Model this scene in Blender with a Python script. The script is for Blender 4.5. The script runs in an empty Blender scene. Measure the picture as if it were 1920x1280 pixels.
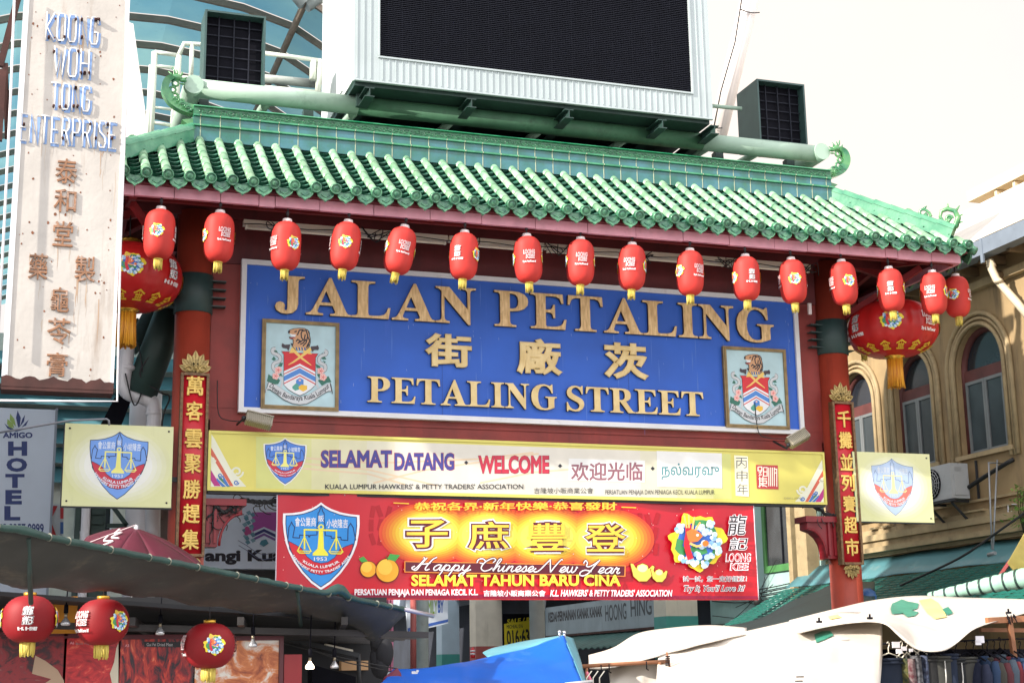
import bpy, bmesh, math, random
from math import sin, cos, pi, radians, sqrt, atan2
from mathutils import Vector, Matrix

random.seed(11)
SC = bpy.context.scene
COL = SC.collection

# ------------------------------------------------------------------ camera
FPX = 2810.6                                    # focal length in pixels of the 1920 px wide photograph
YAW, PITCH, ROLL = radians(18.71349), radians(12.53035), radians(-0.91299)
CAM = Vector((-6.118, -17.1715, 1.65))
_F = Vector((sin(YAW) * cos(PITCH), cos(YAW) * cos(PITCH), sin(PITCH)))
_r = Vector((cos(YAW), -sin(YAW), 0.0))
_u = _r.cross(_F)
CR = cos(ROLL) * _r + sin(ROLL) * _u
CU = cos(ROLL) * _u - sin(ROLL) * _r
cam = bpy.data.cameras.new("camera")
cam.sensor_width = 36.0
cam.lens = FPX / 1920.0 * 36.0
cam.clip_start = 0.1
cam.clip_end = 2000.0
camo = bpy.data.objects.new("camera", cam)
COL.objects.link(camo)
camo.matrix_world = Matrix(((CR.x, CU.x, -_F.x, CAM.x), (CR.y, CU.y, -_F.y, CAM.y), (CR.z, CU.z, -_F.z, CAM.z), (0, 0, 0, 1)))
SC.camera = camo


def W(px, py, y=None, x=None, z=None):
    """the point of a world plane (y=, x= or z= constant) seen at a photograph pixel"""
    d = _F + (px - 960.0) / FPX * CR + (640.0 - py) / FPX * CU
    if y is not None:
        t = (y - CAM.y) / d.y
    elif x is not None:
        t = (x - CAM.x) / d.x
    else:
        t = (z - CAM.z) / d.z
    return CAM + t * d


# ------------------------------------------------------------------ light
SUN_TO = Vector((-0.88, -0.26, 0.46)).normalized()
sun_el = math.asin(SUN_TO.z)
world = bpy.data.worlds.new("World")
SC.world = world
world.use_nodes = True
wn, wl = world.node_tree.nodes, world.node_tree.links
bg = wn["Background"]
sky = wn.new("ShaderNodeTexSky")
sky.sky_type = 'NISHITA'
sky.sun_disc = False
sky.sun_elevation = sun_el
sky.sun_rotation = atan2(SUN_TO.x, SUN_TO.y)
sky.dust_density = 3.0
tc = wn.new("ShaderNodeTexCoord")
cl = wn.new("ShaderNodeTexNoise")
cl.inputs["Scale"].default_value = 2.2
cl.inputs["Detail"].default_value = 7.0
cl.inputs["Roughness"].default_value = 0.55
wl.new(tc.outputs["Generated"], cl.inputs["Vector"])
cr = wn.new("ShaderNodeValToRGB")
cr.color_ramp.elements[0].position = 0.30
cr.color_ramp.elements[0].color = (0.66, 0.66, 0.66, 1)
cr.color_ramp.elements[1].position = 0.56
cr.color_ramp.elements[1].color = (0.97, 0.97, 0.97, 1)
wl.new(cl.outputs["Fac"], cr.inputs["Fac"])
mx = wn.new("ShaderNodeMixRGB")
wl.new(cr.outputs["Color"], mx.inputs["Fac"])
wl.new(sky.outputs["Color"], mx.inputs["Color1"])
# bright overcast veil: creamy and thinner up the street, brighter on the open side behind the viewer
sep = wn.new("ShaderNodeSeparateXYZ")
wl.new(tc.outputs["Generated"], sep.inputs["Vector"])
mr = wn.new("ShaderNodeMapRange")
mr.inputs["From Min"].default_value = 0.55
mr.inputs["From Max"].default_value = -0.45
wl.new(sep.outputs["Y"], mr.inputs["Value"])
veil = wn.new("ShaderNodeMixRGB")
wl.new(mr.outputs["Result"], veil.inputs["Fac"])
veil.inputs["Color1"].default_value = (5.15, 4.55, 4.1, 1)
veil.inputs["Color2"].default_value = (9.6, 9.6, 9.8, 1)
wl.new(veil.outputs["Color"], mx.inputs["Color2"])
wl.new(mx.outputs["Color"], bg.inputs["Color"])
bg.inputs["Strength"].default_value = 0.11

sl = bpy.data.lights.new("sun", 'SUN')
sl.energy = 3.7
sl.angle = radians(0.8)
sl.color = (1.0, 0.93, 0.82)
so = bpy.data.objects.new("sun", sl)
COL.objects.link(so)
so.rotation_euler = SUN_TO.to_track_quat('Z', 'Y').to_euler()
so.location = (-20, -20, 30)
SC.view_settings.view_transform = 'Standard'
SC.view_settings.look = 'None'
SC.view_settings.gamma = 1.0
SC.view_settings.exposure = 1.1
SC.cycles.max_bounces = 8
SC.cycles.transparent_max_bounces = 8

# ------------------------------------------------------------------ materials
_M = {}


def lin(c):
    return tuple(((v / 255.0) / 12.92 if v / 255.0 <= 0.04045 else ((v / 255.0 + 0.055) / 1.055) ** 2.4) for v in c)


def mat(name, col, rough=0.6, metal=0.0, var=0.12, scale=3.0, bump=0.0, bscale=60.0, dirt=None, dirt_amt=0.0, dscale=5.0,
        streak=False, coat=0.0, spec=0.5, translucent=0.0, col2=None, stretch=None, crease=False, island=0.0):
    if name in _M:
        return _M[name]
    m = bpy.data.materials.new(name)
    m.use_nodes = True
    n, l = m.node_tree.nodes, m.node_tree.links
    b = n["Principled BSDF"]
    b.inputs["Roughness"].default_value = rough
    b.inputs["Metallic"].default_value = metal
    b.inputs["Specular IOR Level"].default_value = spec
    if coat:
        b.inputs["Coat Weight"].default_value = coat
        b.inputs["Coat Roughness"].default_value = 0.12
    t = n.new("ShaderNodeTexCoord")
    mp = n.new("ShaderNodeMapping")
    l.new(t.outputs["Object"], mp.inputs["Vector"])
    if stretch:
        mp.inputs["Scale"].default_value = stretch
    out = None
    nz = n.new("ShaderNodeTexNoise")
    nz.inputs["Scale"].default_value = scale
    nz.inputs["Detail"].default_value = 6.0
    l.new(mp.outputs["Vector"], nz.inputs["Vector"])
    r = n.new("ShaderNodeValToRGB")
    c2 = col2 if col2 else tuple(min(1.0, v * (1 + var)) for v in col)
    c1 = col if col2 else tuple(v * (1 - var) for v in col)
    r.color_ramp.elements[0].position = 0.34
    r.color_ramp.elements[1].position = 0.66
    r.color_ramp.elements[0].color = (*c1, 1)
    r.color_ramp.elements[1].color = (*c2, 1)
    l.new(nz.outputs["Fac"], r.inputs["Fac"])
    out = r.outputs["Color"]
    if dirt and dirt_amt > 0:
        mp2 = n.new("ShaderNodeMapping")
        l.new(t.outputs["Object"], mp2.inputs["Vector"])
        mp2.inputs["Scale"].default_value = (1, 1, 0.12) if streak else (1, 1, 1)
        nd = n.new("ShaderNodeTexNoise")
        nd.inputs["Scale"].default_value = dscale
        nd.inputs["Detail"].default_value = 8.0
        nd.inputs["Roughness"].default_value = 0.68
        l.new(mp2.outputs["Vector"], nd.inputs["Vector"])
        rr = n.new("ShaderNodeValToRGB")
        rr.color_ramp.elements[0].position = 0.62 - 0.16 * dirt_amt
        rr.color_ramp.elements[1].position = 0.80 - 0.16 * dirt_amt
        rr.color_ramp.elements[1].color = (min(1, dirt_amt + 0.2),) * 3 + (1,)
        l.new(nd.outputs["Fac"], rr.inputs["Fac"])
        mm = n.new("ShaderNodeMixRGB")
        l.new(rr.outputs["Color"], mm.inputs["Fac"])
        l.new(out, mm.inputs["Color1"])
        mm.inputs["Color2"].default_value = (*dirt, 1)
        out = mm.outputs["Color"]
    if island:                                    # every separate tile has its own shade
        ge = n.new("ShaderNodeNewGeometry")
        mr_ = n.new("ShaderNodeMapRange")
        mr_.inputs["To Min"].default_value = 1.0 - island
        mr_.inputs["To Max"].default_value = 1.0 + island * 0.7
        l.new(ge.outputs["Random Per Island"], mr_.inputs["Value"])
        mi = n.new("ShaderNodeMixRGB")
        mi.blend_type = 'MULTIPLY'
        mi.inputs["Fac"].default_value = 1.0
        l.new(out, mi.inputs["Color1"])
        l.new(mr_.outputs["Result"], mi.inputs["Color2"])
        out = mi.outputs["Color"]
    l.new(out, b.inputs["Base Color"])
    if bump:
        nb = n.new("ShaderNodeTexNoise")
        nb.inputs["Scale"].default_value = bscale
        nb.inputs["Detail"].default_value = 5.0
        if crease:                                # sharp folds of a crumpled sheet
            nb.noise_type = 'RIDGED_MULTIFRACTAL'
            nb.inputs["Detail"].default_value = 3.0
            nb.inputs["Distortion"].default_value = 0.6
        l.new(mp.outputs["Vector"], nb.inputs["Vector"])
        bp = n.new("ShaderNodeBump")
        bp.inputs["Strength"].default_value = bump
        bp.inputs["Distance"].default_value = 0.02
        l.new(nb.outputs["Fac"], bp.inputs["Height"])
        l.new(bp.outputs["Normal"], b.inputs["Normal"])
    if translucent:
        tr = n.new("ShaderNodeBsdfTranslucent")
        l.new(out, tr.inputs["Color"])
        ms = n.new("ShaderNodeMixShader")
        ms.inputs["Fac"].default_value = translucent
        l.new(b.outputs["BSDF"], ms.inputs[1])
        l.new(tr.outputs["BSDF"], ms.inputs[2])
        l.new(ms.outputs["Shader"], n["Material Output"].inputs["Surface"])
    _M[name] = m
    return m


def ink(name, rgb, **k):
    k.setdefault('rough', 0.5)
    k.setdefault('var', 0.05)
    return mat(name, lin(rgb), **k)


# ------------------------------------------------------------------ objects
WLOC = {}


def wloc(o):
    return WLOC.get(o.name, Vector((0, 0, 0))) if o else Vector((0, 0, 0))


def tag(o, label=None, cat=None, group=None, kind=None):
    if label:
        o["label"] = label
    if cat:
        o["category"] = cat
    if group:
        o["group"] = group
    if kind:
        o["kind"] = kind
    return o


def thing(name, label, cat, loc, group=None):
    o = bpy.data.objects.new(name, None)
    o.empty_display_size = 0.2
    COL.objects.link(o)
    o.location = loc
    WLOC[o.name] = Vector(loc)
    return tag(o, label, cat, group)


class MB:
    """collects shapes and links them as one mesh object"""

    def __init__(self, *mats):
        self.bm = bmesh.new()
        self.mats = list(mats)
        self.mi = 0

    def use(self, m):
        if m not in self.mats:
            self.mats.append(m)
        self.mi = self.mats.index(m)
        return self

    def face(self, vs):
        try:
            f = self.bm.faces.new(vs)
            f.material_index = self.mi
            return f
        except ValueError:
            return None

    def poly(self, pts):
        return self.face([self.bm.verts.new(p) for p in pts])

    def box(self, c, s, rz=0.0, M=None):
        c = Vector(c)
        R = M if M else Matrix.Rotation(rz, 3, 'Z')
        v = [self.bm.verts.new(c + R @ Vector((s[0] / 2 * i, s[1] / 2 * j, s[2] / 2 * k))) for i in (-1, 1) for j in (-1, 1) for k in (-1, 1)]
        for q in ((0, 1, 3, 2), (4, 6, 7, 5), (0, 4, 5, 1), (2, 3, 7, 6), (0, 2, 6, 4), (1, 5, 7, 3)):
            self.face([v[i] for i in q])
        return self

    def box2(self, a, b):
        a, b = Vector(a), Vector(b)
        return self.box((a + b) / 2, [abs(b[i] - a[i]) for i in range(3)])

    def bar(self, p0, p1, w, h, up=(0, 0, 1)):
        p0, p1 = Vector(p0), Vector(p1)
        d = (p1 - p0)
        L = d.length
        d.normalize()
        s = d.cross(Vector(up))
        if s.length < 1e-4:
            s = d.cross(Vector((1, 0, 0)))
        s.normalize()
        u = s.cross(d)
        M = Matrix((d, s, u)).transposed()
        return self.box((p0 + p1) / 2, (L, w, h), M=M)

    def ring(self, c, ax, r, n, ref=None):
        ax = Vector(ax).normalized()
        a = Vector(ref) if ref else (Vector((0, 0, 1)) if abs(ax.z) < 0.9 else Vector((1, 0, 0)))
        e1 = ax.cross(a).normalized()
        e2 = ax.cross(e1)
        return [self.bm.verts.new(Vector(c) + r * (cos(2 * pi * i / n) * e1 + sin(2 * pi * i / n) * e2)) for i in range(n)]

    def tube(self, pts, r, n=10, caps=True, smooth=True):
        pts = [Vector(p) for p in pts]
        rs = r if isinstance(r, (list, tuple)) else [r] * len(pts)
        prev = None
        ref = None
        for i, p in enumerate(pts):
            d = (pts[min(i + 1, len(pts) - 1)] - pts[max(i - 1, 0)])
            d.normalize()
            if ref is None:
                ref = Vector((0, 0, 1)) if abs(d.z) < 0.9 else Vector((1, 0, 0))
            e1 = d.cross(ref).normalized()
            ref = e1.cross(d).normalized()
            ring = [self.bm.verts.new(p + rs[i] * (cos(2 * pi * k / n) * e1 + sin(2 * pi * k / n) * ref)) for k in range(n)]
            if prev:
                for k in range(n):
                    f = self.face([prev[k], prev[(k + 1) % n], ring[(k + 1) % n], ring[k]])
                    if f and smooth:
                        f.smooth = True
            elif caps:
                self.face(ring)
            prev = ring
        if caps:
            self.face(list(reversed(prev)))
        return self

    def lathe(self, prof, c=(0, 0, 0), n=32, M=None, smooth=True, flute=None):
        """prof: (radius, z) pairs turned about the z axis"""
        c = Vector(c)
        M = M if M else Matrix.Identity(3)
        prev = None
        for (r, z) in prof:
            if r < 1e-5:
                ring = [self.bm.verts.new(c + M @ Vector((0, 0, z)))]
            else:
                ring = []
                for i in range(n):
                    a = 2 * pi * i / n
                    rr = r * (flute(a, z) if flute else 1)
                    ring.append(self.bm.verts.new(c + M @ Vector((rr * cos(a), rr * sin(a), z))))
            if prev:
                for i in range(n):
                    a, b = prev[i % len(prev)], prev[(i + 1) % len(prev)]
                    d, e = ring[(i + 1) % len(ring)], ring[i % len(ring)]
                    vs = []
                    for v in (a, b, d, e):
                        if v not in vs:
                            vs.append(v)
                    if len(vs) > 2:
                        f = self.face(vs)
                        if f and smooth:
                            f.smooth = True
            prev = ring
        return self

    def grid(self, fn, nu, nv, smooth=True, thick=None):
        P = [[Vector(fn(i / nu, j / nv)) for j in range(nv + 1)] for i in range(nu + 1)]
        V = [[self.bm.verts.new(p) for p in row] for row in P]
        for i in range(nu):
            for j in range(nv):
                f = self.face([V[i][j], V[i + 1][j], V[i + 1][j + 1], V[i][j + 1]])
                if f and smooth:
                    f.smooth = True
        if thick:
            t = Vector(thick)
            V2 = [[self.bm.verts.new(p + t) for p in row] for row in P]
            for i in range(nu):
                for j in range(nv):
                    f = self.face([V2[i][j], V2[i][j + 1], V2[i + 1][j + 1], V2[i + 1][j]])
                    if f and smooth:
                        f.smooth = True
            for i in range(nu):
                self.face([V[i][0], V2[i][0], V2[i + 1][0], V[i + 1][0]])
                self.face([V[i][nv], V[i + 1][nv], V2[i + 1][nv], V2[i][nv]])
            for j in range(nv):
                self.face([V[0][j], V[0][j + 1], V2[0][j + 1], V2[0][j]])
                self.face([V[nu][j], V2[nu][j], V2[nu][j + 1], V[nu][j + 1]])
        return self

    def prism(self, pts, off):
        """pts: planar polygon (3D), extruded by the vector off"""
        off = Vector(off)
        a = [self.bm.verts.new(p) for p in pts]
        b = [self.bm.verts.new(Vector(p) + off) for p in pts]
        self.face(list(reversed(a)))
        self.face(b)
        n = len(pts)
        for i in range(n):
            self.face([a[i], a[(i + 1) % n], b[(i + 1) % n], b[i]])
        return self

    def ball(self, c, r, sc=(1, 1, 1), seg=12, M=None):
        prof = [(sin(pi * i / 8), -cos(pi * i / 8)) for i in range(9)]
        prof[0], prof[-1] = (0, -1), (0, 1)
        S_ = Matrix.Diagonal(Vector((r * sc[0], r * sc[1], r * sc[2])))
        return self.lathe(prof, c, seg, M=(M @ S_ if M else S_))

    def build_each(self, name, parent):
        """every separate piece becomes a part of its own"""
        bm = self.bm
        seen = set()
        out = []
        bm.verts.ensure_lookup_table()
        for v0 in bm.verts:
            if v0 in seen:
                continue
            stack, comp = [v0], []
            seen.add(v0)
            while stack:
                v = stack.pop()
                comp.append(v)
                for e in v.link_edges:
                    w = e.other_vert(v)
                    if w not in seen:
                        seen.add(w)
                        stack.append(w)
            m = MB(*self.mats)
            mp = {v: m.bm.verts.new(v.co) for v in comp}
            done = set()
            for v in comp:
                for f in v.link_faces:
                    if f not in done:
                        done.add(f)
                        g = m.bm.faces.new([mp[q] for q in f.verts])
                        g.material_index, g.smooth = f.material_index, f.smooth
            out.append(m.build(name, parent))
        self.bm.free()
        return out

    def build(self, name, parent=None, label=None, cat=None, group=None, kind=None, fix=True, loc=None):
        if fix:
            bmesh.ops.recalc_face_normals(self.bm, faces=self.bm.faces)
        me = bpy.data.meshes.new(name)
        L = wloc(parent) if parent else (Vector(loc) if loc is not None else Vector((0, 0, 0)))
        if L.length:
            bmesh.ops.translate(self.bm, vec=-L, verts=self.bm.verts)
        self.bm.to_mesh(me)
        self.bm.free()
        for m in self.mats:
            me.materials.append(m)
        o = bpy.data.objects.new(name, me)
        COL.objects.link(o)
        if parent:
            o.parent = parent
            WLOC[o.name] = L
        else:
            o.location = L
            WLOC[o.name] = L
        return tag(o, label, cat, group, kind)


# ------------------------------------------------------------------ lettering
_T = {}


def text_geo(body, bold=0.0, shear=0.0, space=1.0, line=1.0, res=3):
    """outline faces of a line of writing: vertices (x, y, h) and faces. Bold strokes get a sloping rim (h from 1 to 0)"""
    key = (body, bold, shear, space, line)
    if key in _T:
        return _T[key]
    c = bpy.data.curves.new("writing", 'FONT')
    c.body = body
    c.resolution_u = res
    c.shear = shear
    c.space_character = space
    c.space_line = line
    c.align_x = 'CENTER'
    b = max(0.0, bold)
    if b:
        c.bevel_depth = b
        c.bevel_resolution = 0
    o = bpy.data.objects.new("writing", c)
    COL.objects.link(o)
    dg = bpy.context.evaluated_depsgraph_get()
    dg.update()
    me = bpy.data.meshes.new_from_object(o.evaluated_get(dg))
    keep = [p for p in me.polygons if all(me.vertices[i].co.z > -1e-6 for i in p.vertices)] if b else list(me.polygons)
    idx = {}
    vs, fs = [], []
    for p in keep:
        f = []
        for i in p.vertices:
            if i not in idx:
                idx[i] = len(vs)
                co = me.vertices[i].co
                vs.append((co.x, co.y, co.z / b if b else 1.0))
            f.append(idx[i])
        fs.append(f)
    bpy.data.objects.remove(o)
    bpy.data.curves.remove(c)
    bpy.data.meshes.remove(me)
    _T[key] = (vs, fs)
    return vs, fs


def bbox(vs):
    xs = [v[0] for v in vs]
    ys = [v[1] for v in vs]
    return min(xs), min(ys), max(xs), max(ys)


class Print:
    """flat artwork: fn(u, v, d) gives the 3D point at artwork position (u, v), d in front of the surface.
    Every new shape lies a hair in front of the last."""

    def __init__(self, fn, base=0.002, step=0.00012):
        self.fn = fn
        self.mb = MB()
        self.d = base
        self.step = step
        self.hold = False          # True: shapes that do not overlap share one depth

    def _nx(self):
        if not self.hold:
            self.d += self.step
        return self.d

    def poly(self, pts, m):
        d = self._nx()
        self.mb.use(m)
        self.mb.poly([self.fn(p[0], p[1], d) for p in pts])
        return self

    def disc(self, c, r, m, n=28, ry=None, wob=None):
        ry = ry or r
        return self.poly([(c[0] + r * (wob(2 * pi * i / n) if wob else 1) * cos(2 * pi * i / n), c[1] + ry * (wob(2 * pi * i / n) if wob else 1) * sin(2 * pi * i / n)) for i in range(n)], m)

    def stroke(self, pts, w, m, closed=False):
        d = self._nx()
        self.mb.use(m)
        P = [Vector((p[0], p[1])) for p in pts]
        n = len(P)
        L, R = [], []
        ws = w if isinstance(w, (list, tuple)) else [w] * n
        for i in range(n):
            a = P[i - 1] if (i > 0 or closed) else None
            b = P[(i + 1) % n] if (i < n - 1 or closed) else None
            t1 = (P[i] - a).normalized() if a is not None and (P[i] - a).length > 1e-9 else None
            t2 = (b - P[i]).normalized() if b is not None and (b - P[i]).length > 1e-9 else None
            t = (t1 + t2) if (t1 is not None and t2 is not None) else (t1 if t1 is not None else t2)
            if t.length < 1e-6:
                t = t1
            t.normalize()
            nn = Vector((-t.y, t.x))
            k = 1.0
            if t1 is not None and t2 is not None:
                k = 1.0 / max(0.5, nn.dot(Vector((-t1.y, t1.x))))
            L.append(P[i] + nn * ws[i] / 2 * k)
            R.append(P[i] - nn * ws[i] / 2 * k)
        vl = [self.mb.bm.verts.new(self.fn(p.x, p.y, d)) for p in L]
        vr = [self.mb.bm.verts.new(self.fn(p.x, p.y, d)) for p in R]
        for i in range(n if closed else n - 1):
            j = (i + 1) % n
            self.mb.face([vl[i], vr[i], vr[j], vl[j]])
        return self

    def text(self, body, x0, y0, x1, y1, m, bold=0.0, shear=0.0, rot=0.0, space=1.0, line=1.0, bend=None):
        """fit writing into the box (x0, y0)-(x1, y1); bend = radius (+ arch, - smile) through the box's middle"""
        vs, fs = text_geo(body, bold, shear, space, line)
        if not vs:
            return self
        a, b, c, e = bbox(vs)
        sx, sy = (x1 - x0) / max(1e-6, c - a), (y1 - y0) / max(1e-6, e - b)
        d = self._nx()
        self.mb.use(m)
        cx, cy = (x0 + x1) / 2, (y0 + y1) / 2
        out = []
        for (x, y, h) in vs:
            X, Y = x0 + (x - a) * sx - cx, y0 + (y - b) * sy - cy
            if bend:
                R, up = abs(bend), (1 if y1 > y0 else -1)
                th, Yu = X / R, up * Y
                if bend > 0:
                    rr = R + Yu
                    Yu = rr * cos(th) - R
                else:
                    rr = R - Yu
                    Yu = R - rr * cos(th)
                X, Y = rr * sin(th), up * Yu
            if rot:
                X, Y = X * cos(rot) - Y * sin(rot), X * sin(rot) + Y * cos(rot)
            out.append(self.mb.bm.verts.new(self.fn(cx + X, cy + Y, d + (h - 1.0) * self.step * 0.35)))
        for f in fs:
            self.mb.face([out[i] for i in f])
        return self

    def warp(self, us, vs, fn):
        """raw artwork stored as (u, d, v): cut it along the given lines, then bend it with fn(u, v, d)"""
        bm = self.mb.bm
        for a, no in [(u, (1, 0, 0)) for u in us] + [(v, (0, 0, 1)) for v in vs]:
            co = (a, 0, 0) if no[0] else (0, 0, a)
            bmesh.ops.bisect_plane(bm, geom=bm.verts[:] + bm.edges[:] + bm.faces[:], plane_co=co, plane_no=no, dist=1e-5)
        for v in bm.verts:
            v.co = fn(v.co.x, v.co.z, v.co.y)
        return self

    def build(self, name, parent=None, **k):
        return self.mb.build(name, parent, fix=False, **k)


RAW = lambda u, v, d: Vector((u, d, v))


def plane_y(y):
    """artwork given in photograph pixels, lying on the plane y = const"""
    def fn(u, v, d):
        p = W(u, v, y=y)
        return Vector((p.x, y - d, p.z))
    return fn


def plane_x(x):
    def fn(u, v, d):
        p = W(u, v, x=x)
        return Vector((x - d, p.y, p.z))
    return fn


def catmull(pts, k=6, closed=False):
    P = [Vector(p) for p in pts]
    n = len(P)
    out = []
    for i in range(n if closed else n - 1):
        p0 = P[(i - 1) % n] if (i > 0 or closed) else P[0]
        p1, p2 = P[i], P[(i + 1) % n]
        p3 = P[(i + 2) % n] if (i + 2 < n or closed) else P[-1]
        for j in range(k):
            t = j / k
            out.append(0.5 * ((2 * p1) + (p2 - p0) * t + (2 * p0 - 5 * p1 + 4 * p2 - p3) * t * t + (3 * p1 - p0 - 3 * p2 + p3) * t ** 3))
    if not closed:
        out.append(P[-1])
    return out


def arr(pts):
    return [tuple(p) for p in pts]
# ================================================================== the gate
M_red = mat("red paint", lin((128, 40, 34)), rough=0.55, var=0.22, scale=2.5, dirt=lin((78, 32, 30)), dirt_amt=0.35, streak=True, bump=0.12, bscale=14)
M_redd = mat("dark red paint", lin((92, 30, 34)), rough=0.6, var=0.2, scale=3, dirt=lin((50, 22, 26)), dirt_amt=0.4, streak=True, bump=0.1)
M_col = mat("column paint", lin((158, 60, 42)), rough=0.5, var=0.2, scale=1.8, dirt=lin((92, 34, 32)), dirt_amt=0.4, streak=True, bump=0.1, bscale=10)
M_collar = mat("collar paint", lin((44, 66, 66)), rough=0.5, var=0.15, dirt=lin((78, 74, 62)), dirt_amt=0.3, streak=True)
M_fascia = mat("fascia paint", lin((214, 150, 166)), rough=0.5, var=0.14, scale=5, dirt=lin((170, 104, 120)), dirt_amt=0.3)
M_soffit = mat("soffit board", lin((96, 46, 42)), rough=0.8, var=0.2, scale=2)
M_raft = mat("rafter paint", lin((128, 32, 36)), rough=0.6, var=0.15)


def glaze(name, ca, cb, cc, rough=0.25, sc=5.0, isl=0.0):
    m = mat(name, ca, rough=rough, col2=cb, scale=sc, dirt=cc, dirt_amt=0.35, dscale=9, bump=0.1, bscale=30, coat=0.2, island=isl)
    return m


G_cap = glaze("cap tile glaze", lin((108, 156, 122)), lin((148, 184, 148)), lin((58, 104, 80)), 0.36, 7, 0.30)
G_pan = glaze("pan tile glaze", lin((24, 78, 62)), lin((52, 112, 88)), lin((14, 44, 40)), 0.35, 6, 0.3)
G_end = glaze("end tile glaze", lin((40, 96, 76)), lin((92, 148, 112)), lin((22, 58, 50)), 0.3, 22, 0.3)
G_ridge = glaze("ridge glaze", lin((30, 98, 84)), lin((62, 118, 132)), lin((58, 108, 62)), 0.22, 3.2)
G_mould = glaze("ridge moulding glaze", lin((34, 120, 84)), lin((70, 150, 110)), lin((20, 80, 60)), 0.25, 8)
G_carve = glaze("carved ridge glaze", lin((20, 84, 58)), lin((48, 120, 78)), lin((10, 46, 36)), 0.3, 30)
G_grout = mat("tile grout", lin((168, 176, 150)), rough=0.8)
G_hip = glaze("hip ridge glaze", lin((58, 128, 98)), lin((98, 156, 124)), lin((38, 96, 92)), 0.25, 5)
G_fin = glaze("finial glaze", lin((44, 112, 78)), lin((98, 150, 92)), lin((22, 70, 60)), 0.25, 6)

EY, EZ = 1.42, 6.93          # eave run and height of the tile ends
RX, RZ = 4.22, 7.93          # half length of the ridge, height where the slope meets it

gate = thing("entrance_gate", "red street gate with two round columns under a green glazed tile roof", "gate", (0, 0, 0))


def slope_pt(a, v):
    """(horizontal distance out from the ridge line, height) at v: 0 eave, 1 ridge"""
    return EY * (1 - v), EZ + (RZ - EZ) * (0.92 * v + 0.08 * v * v)


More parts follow.
